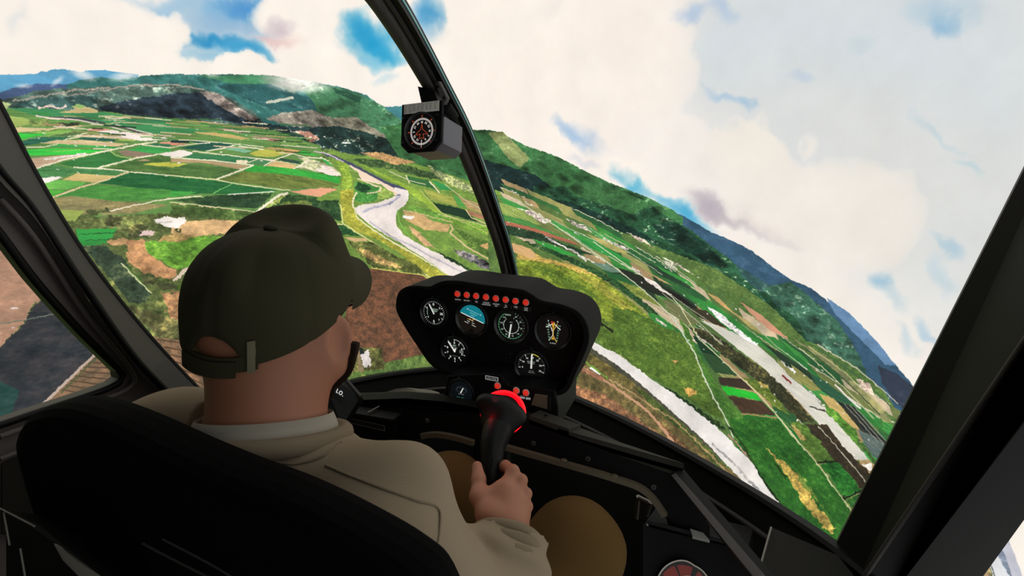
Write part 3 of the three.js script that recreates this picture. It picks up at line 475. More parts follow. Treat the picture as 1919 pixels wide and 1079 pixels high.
[[92,126,64],"500",0,[2011,1053,2131,1101,2155,1133,2026,1081]],
[[222,208,196],"080",4.8,[2050,1069,2080,1081]],
[[84,112,62],"500",0,[2137,1103,2288,1167,2314,1201,2158,1134]],
[[205,198,172],"040",3.9,[2137,1103,2215,1134,2288,1167]],
[[118,128,74],"500",0,[2294,1170,2393,1212,2419,1248,2317,1203]],
[[200,182,150],"500",0,[2399,1215,2595,1308,2623,1345,2422,1249]],
[[205,198,172],"040",2.5,[2399,1215,2501,1264,2595,1308]],
[[48,96,56],"500",0,[2601,1310,2686,1351,2715,1388,2626,1347]],
[[205,198,172],"040",2.5,[2601,1310,2647,1333,2686,1351]],
[[222,208,196],"080",4.3,[2619,1322,2646,1335]],
[[165,140,100],"500",0,[2692,1354,2863,1427,2891,1463,2718,1390]],
[[48,96,56],"500",0,[2868,1430,3012,1481,3036,1513,2894,1464]],
[[222,208,196],"080",7.7,[2962,1467,2991,1476]],
[[44,66,46],"500",0,[3016,1482,3082,1500,3104,1532,3038,1514]],
[[118,128,74],"500",0,[3086,1501,3174,1520,3192,1550,3107,1533]],
[[70,150,72],"500",0,[3177,1521,3210,1527,3217,1554,3193,1550]],
[[200,182,150],"500",0,[1893,1021,2015,1076,2036,1108,1906,1048]],
[[205,198,172],"040",1.5,[1893,1021,1956,1050,2015,1076]],
[[92,126,64],"500",0,[2019,1078,2095,1109,2119,1143,2039,1109]],
[[222,208,196],"080",6.6,[2044,1102,2072,1113]],
[[150,150,92],"500",0,[2102,1112,2214,1156,2239,1192,2123,1144]],
[[165,140,100],"500",0,[2220,1158,2323,1206,2349,1242,2242,1193]],
[[150,150,92],"500",0,[2329,1208,2420,1248,2447,1287,2352,1243]],
[[205,198,172],"040",3.1,[2329,1208,2378,1229,2420,1248]],
[[60,135,62],"500",0,[2426,1251,2524,1300,2552,1339,2450,1289]],
[[205,198,172],"040",2.4,[2426,1251,2478,1277,2524,1300]],
[[222,208,196],"080",6.4,[2471,1290,2506,1307]],
[[58,110,60],"500",0,[2531,1303,2648,1357,2677,1397,2556,1340]],
[[150,150,92],"500",0,[2654,1360,2813,1430,2841,1468,2680,1398]],
[[70,150,72],"500",0,[2818,1433,2935,1481,2964,1518,2844,1470]],
[[150,150,92],"500",0,[2941,1483,3060,1520,3083,1554,2967,1519]],
[[222,208,196],"080",7.4,[2981,1522,3015,1532]],
[[60,135,62],"500",0,[3064,1521,3116,1535,3136,1567,3086,1555]],
[[205,198,172],"040",1.6,[3064,1521,3093,1529,3116,1535]],
[[222,208,196],"080",7.6,[3082,1547,3098,1552]],
[[150,150,92],"500",0,[3119,1535,3172,1546,3190,1577,3138,1567]],
[[70,150,72],"500",0,[3175,1547,3214,1554,3221,1583,3192,1578]],
[[205,198,172],"040",3.7,[3175,1547,3197,1551,3214,1554]],
[[150,170,90],"600",0,[1883,966,1952,983,2001,1003,2046,1036,1982,1028,1883,995]],
[[222,202,188],"090",0,[1976,991,2021,993,2080,1023,2056,1032,2006,1011]],
[[80,140,70],"600",0,[1883,999,1997,1024,2081,1056,2161,1075,2072,1065,1883,1020]],
[[172,106,82],"500",0,[1883,1018,2007,1042,2091,1064,2181,1089,2167,1092,2072,1071,1883,1028]],
[[40,66,46],"540",0,[1883,1030,2032,1057,2122,1088,2242,1122,2163,1116,2073,1089,1883,1058]],
[[60,160,70],"300",0,[2013,1078,2093,1097,2184,1128,2124,1122,2053,1098]],
[[45,80,46],"070",0,[1963,1078,2053,1098,2164,1133,2265,1170,2336,1195,2418,1241,2481,1279,2442,1275,2370,1237,2287,1198,2196,1161,2094,1127,2003,1095]],
[[216,206,196],"090",7.2,[2062,1073,2122,1097,2173,1116,2209,1140]],
[[54,150,70],"300",0,[2161,1071,2229,1081,2358,1129,2368,1136,2280,1120,2201,1095]],
[[166,160,96],"600",0,[2204,1058,2267,1076,2356,1109,2318,1111,2259,1089]],
[[40,44,36],"200",0,[2322,1155,2361,1161,2429,1180,2508,1217,2534,1234,2434,1216,2373,1188]],
[[36,50,40],"200",0,[2458,1186,2526,1211,2599,1246,2605,1257,2509,1221]],
[[110,140,120],"500",0,[2224,1143,2283,1145,2333,1167,2294,1169]],
[[45,100,56],"300",0,[2265,1162,2334,1175,2404,1206,2327,1199]],
[[126,140,66],"540",0,[2316,1188,2414,1209,2487,1258,2388,1228]],
[[45,70,50],"400",0,[2385,1123,2452,1143,2567,1188,2568,1197,2464,1166]],
[[64,150,66],"300",0,[2452,1139,2559,1173,2586,1194,2472,1153]],
[[190,160,110],"600",0,[2407,1154,2475,1177,2514,1193,2467,1181]],
[[218,194,188],"090",0,[2296,1079,2359,1097,2346,1103,2302,1089]],
[[192,172,158],"090",0,[2336,1049,2397,1063,2437,1092,2384,1071]],
[[200,190,170],"090",0,[2467,1114,2523,1130,2579,1156,2496,1132]],
[[200,190,175],"090",0,[2129,1014,2197,1033,2228,1057,2159,1038]],
[[190,190,165],"120",2.2,[2090,1023,2159,1050,2258,1085]],
[[190,190,165],"120",2.2,[2197,1033,2277,1072,2375,1116,2474,1165]],
[[190,190,165],"120",2.2,[2031,1007,2140,1059,2231,1106]],
[[190,190,165],"120",2.2,[2266,1056,2354,1093,2446,1131]],
[[190,190,165],"120",2.1,[2444,1112,2516,1146,2583,1179]],
[[212,212,180],"000",3.0,[1962,966,2046,1011,2201,1095,2292,1144,2404,1206,2486,1255,2550,1302,2651,1390]],
[[212,212,180],"000",3.0,[2229,1081,2309,1123,2400,1170,2499,1214,2591,1278]],
[[242,228,218],"030",0,[2410,1174,2453,1186,2509,1221,2470,1209,2420,1185]],
[[196,166,86],"550",0,[1958,1120,2013,1116,2049,1132,2165,1154,2246,1179,2298,1205,2290,1226,2167,1183,2065,1161,1959,1150]],
[[128,146,52],"560",0,[1959,1141,2034,1145,2095,1152,2187,1174,2247,1183,2308,1209,2371,1245,2444,1287,2498,1324,2477,1342,2392,1332,2310,1315,2216,1288,2131,1251,2052,1220,1959,1188]],
[[95,120,44],"660",0,[2004,1153,2096,1168,2209,1214,2273,1252,2192,1248,2087,1202]],
[[160,160,66],"560",0,[2167,1175,2247,1188,2341,1239,2394,1275,2344,1271,2271,1232]],
[[220,176,122],"200",0,[1933,1089,2008,1107,2034,1132,2004,1137,1943,1116]],
[[50,85,40],"080",0,[1960,1200,2052,1220,2142,1255,2216,1288,2143,1275,2054,1249,1960,1221]],
[[192,142,98],"350",0,[1960,1221,2054,1245,2132,1265,2054,1264]],
[[92,118,50],"470",0,[2216,1292,2351,1323,2500,1339,2621,1357,2610,1416,2366,1430,2231,1345]],
[[30,30,25],"020",0,[2346,1324,2400,1319,2461,1336,2423,1344,2368,1338]],
[[35,40,25],"020",6.3,[2259,1310,2329,1345]],
[[40,45,30],"020",8.9,[2331,1365,2391,1391]],
[[60,80,40],"060",12.7,[2474,1327,2532,1355]],
[[116,120,80],"500",0,[2480,1231,2531,1243,2616,1283,2580,1296,2516,1270]],
[[35,30,28],"100",0,[2481,1202,2537,1217,2600,1248,2550,1237]],
[[54,130,60],"500",0,[2541,1209,2624,1224,2713,1257,2796,1294,2870,1333,2843,1327,2776,1301,2697,1267,2607,1235]],
[[60,55,40],"200",0,[2571,1247,2628,1248,2701,1286,2658,1281,2604,1268]],
[[190,155,100],"500",0,[2620,1200,2658,1208,2710,1241,2767,1260,2729,1250,2681,1233]],
[[172,160,100],"600",0,[2700,1239,2786,1269,2817,1290,2770,1275]],
[[206,150,120],"300",0,[2721,1210,2778,1231,2825,1254,2883,1285,2830,1273,2782,1250]],
[[50,125,60],"500",0,[2790,1287,2841,1286,2933,1323,3001,1364,2956,1347,2894,1328]],
[[42,58,46],"400",0,[2802,1301,2859,1320,2914,1342,2987,1368,2944,1360,2871,1336]],
[[70,150,70],"400",0,[2849,1284,2922,1311,2956,1332,2908,1317]],
[[150,150,100],"900",0,[2889,1280,2940,1292,2982,1301,3061,1341,3127,1369,3180,1398,3162,1405,3088,1367,3022,1334,2943,1302]],
[[205,200,160],"000",2.0,[2914,1298,3013,1343,3081,1377,3138,1406]],
[[60,80,55],"000",2.0,[2925,1294,3024,1334,3091,1366,3148,1394]],
[[190,180,130],"000",2.0,[2936,1290,3035,1326,3101,1356,3157,1382]],
[[70,100,65],"000",2.0,[2947,1286,3046,1318,3110,1345,3166,1371]],
[[215,205,180],"000",1.9,[2957,1282,3056,1309,3120,1335,3175,1359]],
[[50,96,70],"400",0,[2957,1350,3008,1362,3082,1390,3042,1395,2991,1381]],
[[140,140,80],"500",0,[2902,1341,2952,1359,2999,1382,2970,1390,2922,1366]],
[[206,176,110],"300",0,[2994,1391,3033,1391,3118,1437,3100,1439,3025,1411]],
[[88,140,54],"460",0,[3008,1408,3050,1417,3106,1444,3140,1473,3091,1463,3033,1433]],
[[45,50,45],"700",0,[3042,1395,3087,1395,3150,1429,3201,1450,3149,1460,3109,1433]],
[[95,110,105],"600",0,[3111,1439,3155,1441,3195,1452,3198,1491,3146,1470]],
[[150,150,140],"000",1.7,[3062,1396,3112,1422,3166,1450]],
[[150,150,140],"000",1.6,[3075,1395,3124,1420,3178,1448]],
[[150,150,140],"000",1.6,[3087,1394,3137,1419,3190,1446]],
[[240,230,222],"000",4.1,[3027,1361,3067,1381,3101,1394]],
[[230,225,215],"000",2.6,[2920,1333,2948,1344]],
[[225,200,180],"060",0,[3069,1332,3102,1336,3123,1357,3095,1355]],
[[84,112,46],"550",0,[2315,1271,2384,1274,2459,1293,2493,1310,2555,1319,2613,1364,2648,1411,2690,1459,2735,1496,2763,1521,2706,1514,2634,1494,2522,1464,2437,1443,2330,1387]],
[[192,152,92],"240",0,[2539,1396,2565,1396,2556,1406]],
[[192,152,82],"360",0,[2601,1467,2625,1461,2649,1465,2621,1486]],
[[75,120,50],"640",0,[2542,1279,2581,1304,2615,1352,2672,1407,2723,1452,2803,1496,2873,1559,2820,1574,2756,1515,2680,1441,2632,1382,2575,1325]],
[[216,212,198],"200",0,[2615,1277,2649,1280,2706,1290,2797,1313,2855,1340,2906,1370,2953,1387,2990,1403,3027,1428,3078,1450,3162,1491,3117,1508,3037,1467,2988,1443,2918,1407,2869,1386,2828,1365,2759,1340,2708,1317,2651,1290]],
[[236,231,226],"060",0,[2626,1236,2675,1250,2716,1272,2757,1293,2800,1309,2798,1317,2750,1302,2700,1283,2653,1257]],
[[58,60,40],"470",0,[2580,1300,2648,1302,2719,1327,2770,1349,2829,1368,2878,1388,2939,1420,3010,1458,2971,1466,2932,1451,2860,1414,2800,1393,2724,1366,2645,1331]],
[[60,60,50],"020",3.2,[2982,1425,3022,1425]],
[[140,55,55],"030",5.3,[2890,1373,2915,1386]],
[[226,222,212],"090",6.0,[2872,1340,2920,1359]],
[[226,222,212],"090",5.0,[2971,1393,3019,1416]],
[[30,60,40],"300",0,[2599,1322,2619,1323,2690,1364,2637,1361]],
[[50,80,50],"500",0,[2637,1361,2700,1366,2765,1401,2691,1407,2662,1385]],
[[60,50,42],"400",0,[2703,1417,2776,1406,2819,1428,2718,1434]],
[[44,186,54],"200",0,[2718,1436,2793,1433,2830,1433,2847,1446,2742,1454]],
[[72,55,42],"500",0,[2748,1457,2852,1448,2900,1471,2801,1489]],
[[100,120,50],"550",0,[2775,1403,2828,1399,2880,1424,2940,1460,2889,1452,2827,1426]],
[[178,156,86],"340",0,[2820,1401,2848,1404,2860,1414,2841,1413]],
[[44,110,44],"500",0,[2807,1493,2914,1475,2965,1493,3011,1525,2814,1583]],
[[172,142,92],"000",2.3,[2801,1491,2906,1475]],
[[210,215,190],"000",3.4,[2527,1277,2559,1315,2613,1364,2642,1404,2676,1442,2704,1472,2742,1502,2770,1527,2793,1551]],
[[35,56,30],"070",0,[2523,1468,2590,1485,2653,1506,2735,1527,2770,1542,2739,1541,2642,1524]],
[[216,210,160],"000",2.8,[2536,1239,2620,1327,2765,1401,2828,1429,2914,1475,3001,1521]],
[[200,195,170],"000",1.7,[2478,1215,2606,1280,2702,1334]],
[[190,190,165],"000",1.8,[2476,1202,2571,1247,2654,1281]],
[[205,205,185],"000",1.6,[2726,1318,2805,1346,2881,1372]],
[[180,190,150],"000",1.9,[2767,1260,2846,1304,2920,1333]],
[[185,185,150],"000",1.7,[2580,1296,2649,1304,2692,1332]],
[[230,212,190],"200",1.5,[857,795,929,798]],
[[70,150,72],"200",1.3,[848,766,917,768]],
[[230,212,190],"200",2.6,[1121,795,1165,796]],
[[48,96,56],"200",2.0,[1187,785,1239,787]],
[[84,112,62],"200",2.1,[788,779,829,780]],
[[48,96,56],"200",1.7,[1015,771,1092,773]],
[[44,66,46],"200",2.6,[1178,798,1257,801]],
[[70,150,72],"200",2.4,[1021,770,1051,771]],
[[44,66,46],"200",2.3,[787,796,821,797]],
[[44,66,46],"200",2.2,[1181,824,1280,829]],
[[120,170,95],"200",2.6,[1244,789,1284,791]],
[[60,135,62],"200",1.8,[906,758,979,759]],
[[84,112,62],"200",1.8,[830,773,858,773]],
[[92,126,64],"200",1.4,[829,761,882,762]],
[[60,135,62],"200",1.5,[1062,811,1103,813]],
[[60,135,62],"200",2.4,[653,762,681,762]],
[[230,212,190],"200",2.2,[1102,757,1165,758]],
[[70,150,72],"200",1.2,[796,767,817,767]],
[[200,182,150],"200",1.9,[982,761,1054,763]],
[[70,150,72],"200",2.7,[1032,784,1121,787]],
[[200,182,150],"200",1.3,[830,770,908,772]],
[[84,112,62],"200",3.0,[882,796,903,797]],
[[216,196,150],"200",1.0,[835,794,894,796]],
[[165,140,100],"200",2.4,[822,758,867,759]],
[[118,128,74],"200",3.0,[905,792,978,794]],
[[200,182,150],"200",1.8,[1185,771,1219,772]],
[[190,160,112],"200",1.6,[707,764,744,764]],
[[190,160,112],"200",2.4,[1160,787,1241,790]],
[[44,66,46],"200",1.0,[1080,764,1105,765]],
[[150,150,92],"200",1.4,[878,795,915,797]],
[[84,112,62],"200",2.1,[732,765,788,766]],
[[120,170,95],"200",2.7,[853,799,896,800]],
[[44,66,46],"200",2.9,[781,779,846,780]],
[[200,182,150],"200",2.2,[884,774,965,776]],
[[60,135,62],"200",1.5,[1215,790,1255,792]],
[[230,212,190],"200",2.1,[686,786,753,788]],
[[150,150,92],"200",3.0,[757,798,811,799]],
[[150,150,92],"200",2.6,[1147,819,1204,821]],
[[70,150,72],"200",1.3,[963,762,992,762]],
[[58,110,60],"200",3.2,[1174,813,1205,815]],
[[230,212,190],"200",1.4,[756,778,780,778]],
[[92,126,64],"200",1.2,[721,792,743,793]],
[[44,66,46],"200",2.5,[757,786,777,786]],
[[165,140,100],"200",1.7,[661,783,703,784]],
[[48,96,56],"200",2.7,[1088,781,1181,784]],
[[44,66,46],"200",1.3,[859,755,902,756]],
[[48,96,56],"200",2.2,[1120,774,1165,776]],
[[48,96,56],"200",2.5,[1246,806,1273,808]],
[[230,212,190],"200",2.8,[675,771,712,771]],
[[58,110,60],"200",2.0,[996,753,1042,754]],
[[216,196,150],"200",3.2,[774,760,836,760]],
[[190,160,112],"200",2.4,[1097,766,1166,768]],
[[230,212,190],"200",1.9,[1197,810,1300,815]],
[[58,110,60],"200",1.2,[1003,768,1036,769]],
[[200,182,150],"200",1.7,[782,767,825,767]],
[[48,96,56],"200",1.3,[1119,759,1150,760]],
[[60,135,62],"200",2.8,[979,763,1011,764]],
[[92,126,64],"200",3.2,[955,758,988,758]],
[[216,196,150],"200",1.9,[850,792,888,794]],
[[216,196,150],"200",2.5,[898,788,967,790]],
[[58,110,60],"200",1.9,[878,802,936,804]],
[[200,182,150],"200",3.2,[1019,815,1098,819]],
[[190,160,112],"200",2.4,[913,767,943,768]],
[[230,212,190],"200",1.6,[675,770,715,771]],
[[165,140,100],"200",3.0,[671,782,697,783]],
[[92,126,64],"200",2.3,[924,772,976,774]],
[[58,110,60],"200",2.8,[717,793,789,795]],
[[150,150,92],"200",2.7,[717,793,766,795]],
[[70,150,72],"200",1.7,[689,774,725,775]],
[[48,96,56],"200",2.0,[1194,780,1254,782]],
[[165,140,100],"200",2.2,[1047,768,1109,769]],
[[120,170,95],"200",2.8,[932,768,1014,769]],
[[190,160,112],"200",2.5,[960,760,1037,761]],
[[92,126,64],"200",1.4,[809,790,847,791]],
[[92,126,64],"200",2.7,[926,757,945,757]],
[[230,212,190],"200",2.5,[1189,829,1222,831]],
[[230,212,190],"200",2.7,[1051,777,1116,779]],
[[165,140,100],"200",1.9,[701,772,716,772]],
[[190,160,112],"200",1.5,[939,763,993,764]],
[[58,110,60],"200",2.5,[1199,757,1286,759]],
[[236,228,220],"000",2.3,[2050,1091,2054,1093]],
[[236,228,220],"000",2.3,[2550,1214,2554,1216]],
[[236,228,220],"000",2.6,[2879,1422,2882,1423]],
[[236,228,220],"000",2.7,[2586,1335,2590,1336]],
[[236,228,220],"000",2.0,[3066,1416,3069,1416]],
[[236,228,220],"000",2.1,[2708,1376,2712,1377]],
[[236,228,220],"000",2.8,[2633,1256,2636,1257]],
[[236,228,220],"000",2.5,[2324,1053,2328,1054]],
[[236,228,220],"000",2.3,[3123,1493,3125,1493]],
[[236,228,220],"000",2.3,[2942,1360,2945,1360]],
[[236,228,220],"000",2.0,[1971,933,1975,935]],
[[236,228,220],"000",1.3,[2599,1233,2602,1234]],
[[236,228,220],"000",1.6,[2877,1379,2880,1379]],
[[236,228,220],"000",1.6,[2302,1101,2306,1103]],
[[236,228,220],"000",2.9,[1963,1046,1966,1048]],
[[236,228,220],"000",2.0,[2852,1431,2855,1432]],
[[236,228,220],"000",2.5,[3003,1361,3006,1362]],
[[236,228,220],"000",1.4,[2709,1376,2713,1377]],
[[236,228,220],"000",2.2,[2984,1336,2988,1337]],
[[236,228,220],"000",1.6,[3153,1354,3156,1355]],
[[236,228,220],"000",1.3,[2292,1085,2296,1086]],
[[236,228,220],"000",1.9,[3121,1508,3124,1509]],
[[236,228,220],"000",1.3,[2380,1166,2384,1168]],
[[236,228,220],"000",1.8,[1925,1027,1929,1029]],
[[236,228,220],"000",3.0,[2604,1332,2608,1333]],
[[236,228,220],"000",1.7,[2551,1177,2555,1179]],
[[236,228,220],"000",1.6,[3148,1530,3151,1530]],
[[236,228,220],"000",2.1,[3045,1399,3048,1400]],
[[236,228,220],"000",3.0,[2093,1096,2097,1098]],
[[236,228,220],"000",1.5,[2142,1075,2145,1076]],
[[236,228,220],"000",1.4,[3084,1348,3087,1349]],
[[236,228,220],"000",2.8,[2909,1350,2912,1351]],
[[236,228,220],"000",1.4,[3092,1482,3095,1483]],
[[236,228,220],"000",2.0,[2896,1462,2899,1462]],
[[236,228,220],"000",1.8,[1980,950,1983,952]],
[[236,228,220],"000",1.5,[2885,1318,2888,1319]],
[[236,228,220],"000",2.6,[2193,1099,2197,1101]],
[[236,228,220],"000",2.8,[2405,1190,2409,1192]],
[[236,228,220],"000",1.7,[2722,1260,2725,1261]],
[[236,228,220],"000",1.7,[3145,1485,3148,1485]],
[[236,228,220],"000",3.0,[2787,1262,2790,1263]],
[[236,228,220],"000",2.2,[2508,1216,2511,1217]],
[[236,228,220],"000",1.7,[1942,991,1945,993]],
[[236,228,220],"000",1.4,[2216,1131,2220,1133]],
[[236,228,220],"000",1.6,[2270,1148,2274,1149]],
[[236,228,220],"000",1.5,[2261,1109,2265,1110]],
[[236,228,220],"000",1.3,[3129,1543,3131,1543]],
[[236,228,220],"000",1.9,[2544,1272,2547,1273]],
[[236,228,220],"000",1.5,[3143,1451,3146,1452]],
[[236,228,220],"000",1.8,[2685,1319,2688,1320]],
[[236,228,220],"000",2.1,[2838,1410,2841,1411]],
[[236,228,220],"000",2.4,[2613,1321,2617,1322]],
[[236,228,220],"000",1.5,[2639,1352,2643,1353]],
[[236,228,220],"000",2.3,[2970,1340,2974,1341]],
[[236,228,220],"000",2.6,[2194,1063,2198,1065]],
[[236,228,220],"000",1.6,[3003,1472,3006,1473]],
[[236,228,220],"000",2.2,[2575,1191,2579,1192]],
[[236,228,220],"000",2.3,[2586,1161,2590,1163]],
[[236,228,220],"000",2.8,[2905,1398,2908,1399]],
[[236,228,220],"000",1.2,[2112,986,2115,988]],
[[236,228,220],"000",2.0,[2590,1236,2593,1237]],
[[236,228,220],"000",1.3,[2235,1139,2239,1141]],
[[236,228,220],"000",2.2,[3124,1461,3127,1462]],
[[236,228,220],"000",1.5,[2987,1360,2990,1361]],
[[236,228,220],"000",1.8,[2310,1045,2313,1046]],
[[236,228,220],"000",1.7,[2777,1338,2780,1339]],
[[236,228,220],"000",2.7,[2716,1232,2719,1233]],
[[236,228,220],"000",1.5,[2098,998,2102,999]],
[[236,228,220],"000",2.6,[2884,1438,2887,1438]],
[[236,228,220],"000",1.9,[1959,970,1963,972]],
[[240,230,220],"000",1.3,[748,882,751,882]],
[[240,230,220],"000",2.6,[927,856,931,856]],
[[240,230,220],"000",2.2,[718,822,721,823]],
[[240,230,220],"000",2.4,[665,801,668,801]],
[[240,230,220],"000",1.6,[717,815,720,816]],
[[240,230,220],"000",1.2,[897,771,900,771]],
[[240,230,220],"000",2.2,[1334,854,1339,855]],
[[240,230,220],"000",2.0,[771,798,774,798]],
[[240,230,220],"000",2.5,[774,822,777,822]],
[[240,230,220],"000",2.6,[852,804,855,805]],
[[240,230,220],"000",1.8,[1028,760,1032,760]],
[[240,230,220],"000",1.7,[1057,761,1061,761]],
[[240,230,220],"000",2.0,[1077,869,1081,870]],
[[240,230,220],"000",1.8,[1242,811,1246,811]],
[[240,230,220],"000",2.3,[1206,800,1211,800]],
[[240,230,220],"000",1.5,[761,809,764,809]],
[[240,230,220],"000",1.5,[982,778,985,778]],
[[240,230,220],"000",1.6,[758,823,761,823]],
[[240,230,220],"000",2.2,[893,886,897,886]],
[[240,230,220],"000",1.7,[1226,775,1230,775]],
[[240,230,220],"000",1.7,[673,850,676,850]],
[[240,230,220],"000",1.5,[802,769,806,769]],
[[240,230,220],"000",2.5,[788,813,791,813]],
[[240,230,220],"000",1.7,[1104,787,1108,788]],
[[240,230,220],"000",1.7,[712,877,715,878]],
[[240,230,220],"000",2.5,[1136,849,1141,850]],
[[240,230,220],"000",1.7,[654,810,656,810]],
[[240,230,220],"000",1.7,[675,871,678,871]],
[[240,230,220],"000",1.3,[1144,821,1148,821]],
[[240,230,220],"000",1.3,[873,792,877,792]],
[[240,230,220],"000",1.2,[718,838,721,839]],
[[240,230,220],"000",2.0,[818,816,821,816]],
[[240,230,220],"000",1.6,[708,851,711,851]],
[[240,230,220],"000",1.4,[1105,842,1109,842]],
[[240,230,220],"000",2.2,[756,801,759,801]],
[[240,230,220],"000",2.4,[878,810,881,810]],
[[240,230,220],"000",1.7,[768,802,771,802]],
[[240,230,220],"000",1.2,[767,773,770,774]],
[[240,230,220],"000",2.3,[1033,829,1037,829]],
[[240,230,220],"000",2.1,[1322,786,1327,786]],
[[108,96,60],"460",0,[2117,1403,2243,1395,2453,1486,2595,1545,2776,1619,2900,1646,3018,1666,2950,1735,2803,1743,2641,1746,2467,1740,2291,1704,2115,1655,2115,1532]],
[[142,102,74],"570",0,[2125,1500,2201,1508,2315,1521,2420,1556,2525,1591,2630,1625,2680,1635,2796,1642,2594,1661,2423,1624,2279,1603,2133,1576]],
[[106,96,54],"560",0,[2213,1397,2318,1421,2414,1465,2425,1490,2313,1467,2217,1430]],
[[76,92,46],"550",0,[2424,1486,2553,1519,2658,1566,2763,1615,2819,1643,2770,1633,2640,1582,2512,1538]],
[[104,76,52],"560",0,[2517,1559,2648,1609,2723,1641,2656,1632,2575,1599]],
[[60,85,40],"350",0,[2135,1476,2215,1466,2202,1517,2140,1522]],
[[198,152,118],"000",6.8,[2194,1445,2309,1481,2412,1518,2490,1546,2559,1585,2615,1616,2636,1626,2688,1657]],
[[168,142,98],"040",4.8,[2333,1478,2409,1501,2511,1534,2585,1551,2662,1582,2740,1612,2806,1639]],
[[165,115,90],"040",11.4,[2214,1455,2303,1482]],
[[255,250,245],"000",0,[2256,1447,2300,1464,2292,1470,2250,1454]],
[[120,160,60],"000",4.1,[2230,1436,2320,1475]],
[[76,76,62],"430",0,[2212,1379,2324,1421,2432,1467,2528,1510,2629,1547,2717,1578,2797,1618,2775,1616,2685,1581,2583,1543,2454,1490,2339,1444,2213,1397]],
[[234,228,222],"010",0,[2210,1360,2302,1391,2351,1404,2420,1433,2495,1463,2568,1486,2642,1511,2703,1532,2769,1553,2813,1574,2872,1593,2919,1618,2959,1639,3031,1673,3014,1679,2910,1655,2849,1639,2773,1612,2721,1589,2632,1555,2554,1523,2478,1491,2388,1450,2318,1421,2212,1379]],
[[170,166,164],"050",6.8,[2736,1585,2811,1610,2881,1637,2947,1658]],
[[175,130,120],"060",4.3,[2778,1551,2841,1578,2878,1595]],
[[48,104,40],"640",0,[2764,1513,2900,1478,2951,1498,3047,1541,3163,1598,3184,1661,3158,1700,3081,1683,3011,1667,2935,1631,2875,1596,2819,1556]],
[[36,70,30],"560",0,[2760,1526,2787,1533,2830,1562,2892,1597,2865,1590,2812,1558]],
[[30,50,26],"070",0,[2874,1593,2922,1621,2986,1649,3017,1664,3005,1663,2946,1639,2888,1607]],
[[186,160,82],"590",0,[2895,1547,2939,1561,2964,1566,2999,1578,3037,1597,3076,1619,3111,1631,3152,1648,3154,1663,3121,1661,3083,1645,3047,1633,3015,1613,2984,1595,2945,1575]],
[[110,135,60],"680",0,[2997,1575,3030,1582,3090,1617,3144,1640,3109,1626,3056,1607]],
[[35,60,22],"020",0,[2934,1576,2979,1593,2978,1598,2940,1582]],
[[84,115,50],"550",0,[2942,1473,2982,1467,3033,1493,3086,1521,3046,1538,2993,1512]],
[[192,162,96],"360",0,[2944,1478,2966,1481,3002,1500,2982,1503]],
[[56,48,36],"440",0,[2982,1467,3016,1457,3038,1453,3072,1474,3132,1501,3187,1519,3183,1556,3124,1533,3085,1519,3033,1493]],
[[194,188,168],"030",2.0,[3018,1462,3059,1481,3104,1503,3185,1542]],
[[44,114,44],"470",0,[3054,1541,3092,1520,3176,1554,3142,1585]],
[[24,40,24],"000",3.7,[3046,1540,3089,1521]],
[[24,40,24],"000",3.5,[3140,1588,3176,1554]],
[[40,90,40],"460",0,[3150,1587,3171,1564,3187,1577,3165,1597]],
[[206,200,152],"000",2.4,[2897,1467,2951,1498,3047,1541,3101,1570,3181,1607]],
[[240,232,224],"040",0,[3149,1505,3170,1495,3176,1509,3168,1512]],
[[70,100,50],"070",8.0,[3125,1462,3164,1483,3185,1495]],
[[120,130,85],"650",0,[3380,1511,3421,1537,3483,1575,3515,1597,3452,1639,3379,1684,3296,1732,3283,1675,3369,1587]],
[[195,195,206],"001",0,[3346,1442,3380,1458,3394,1449,3411,1461,3437,1484,3462,1505,3488,1527,3517,1552,3545,1576,3528,1588,3469,1534,3442,1513,3418,1495,3368,1472]],
[[120,130,146],"009",0,[3369,1474,3389,1480,3415,1490,3437,1508,3460,1526,3482,1540,3503,1561,3530,1586,3492,1561,3468,1545,3446,1530,3428,1521,3406,1501,3375,1487]],
[[228,204,208],"030",0,[3375,1487,3405,1500,3428,1517,3413,1514,3383,1501]],
[[220,222,224],"100",0,[3375,1501,3390,1497,3413,1514,3433,1522,3456,1536,3479,1551,3509,1570,3488,1583,3453,1558,3428,1541,3407,1525]],
[[95,100,95],"000",1.7,[3389,1510,3437,1544,3491,1582]],
[[186,160,120],"540",0,[3382,1514,3410,1531,3439,1547,3485,1585,3469,1596,3434,1561,3410,1543,3385,1528]],
[[68,146,80],"540",0,[3366,1538,3387,1531,3411,1546,3429,1560,3426,1578,3406,1565]],
[[70,86,66],"760",0,[3375,1561,3400,1561,3434,1578,3466,1597,3441,1614]],
[[240,230,224],"000",0,[3373,1572,3386,1569,3424,1591,3432,1603,3417,1596]],
[[225,205,150],"000",1.7,[3383,1579,3432,1605]],
[[86,90,70],"560",0,[3369,1587,3383,1579,3408,1593,3408,1601]],
[[172,162,100],"590",0,[3360,1627,3381,1596,3406,1606,3433,1615,3369,1657]],
[[98,110,64],"370",0,[471,950,544,953,626,956,673,955,726,971,817,972,870,971,953,985,1078,1001,1216,1024,1275,1126,1272,1238,1267,1349,1235,1455,1226,1561,1216,1662,1203,1759,1063,1728,936,1694,823,1659,723,1623,633,1588,553,1553,482,1521,418,1490,361,1460,309,1433,336,1371,362,1306,387,1240,409,1172,430,1103,450,1033,468,964]],
[[160,176,90],"300",0,[645,951,710,957,687,977,651,970]],
[[84,94,58],"080",0,[710,957,754,953,760,964,711,970]],
[[120,130,76],"080",0,[687,977,759,969,842,978,811,1003,753,999]],
[[58,160,74],"200",0,[683,995,765,1000,744,1022,684,1023]],
[[58,150,70],"200",0,[685,1021,748,1023,717,1033,690,1031]],
[[40,84,46],"040",2.1,[688,1006,763,1009]],
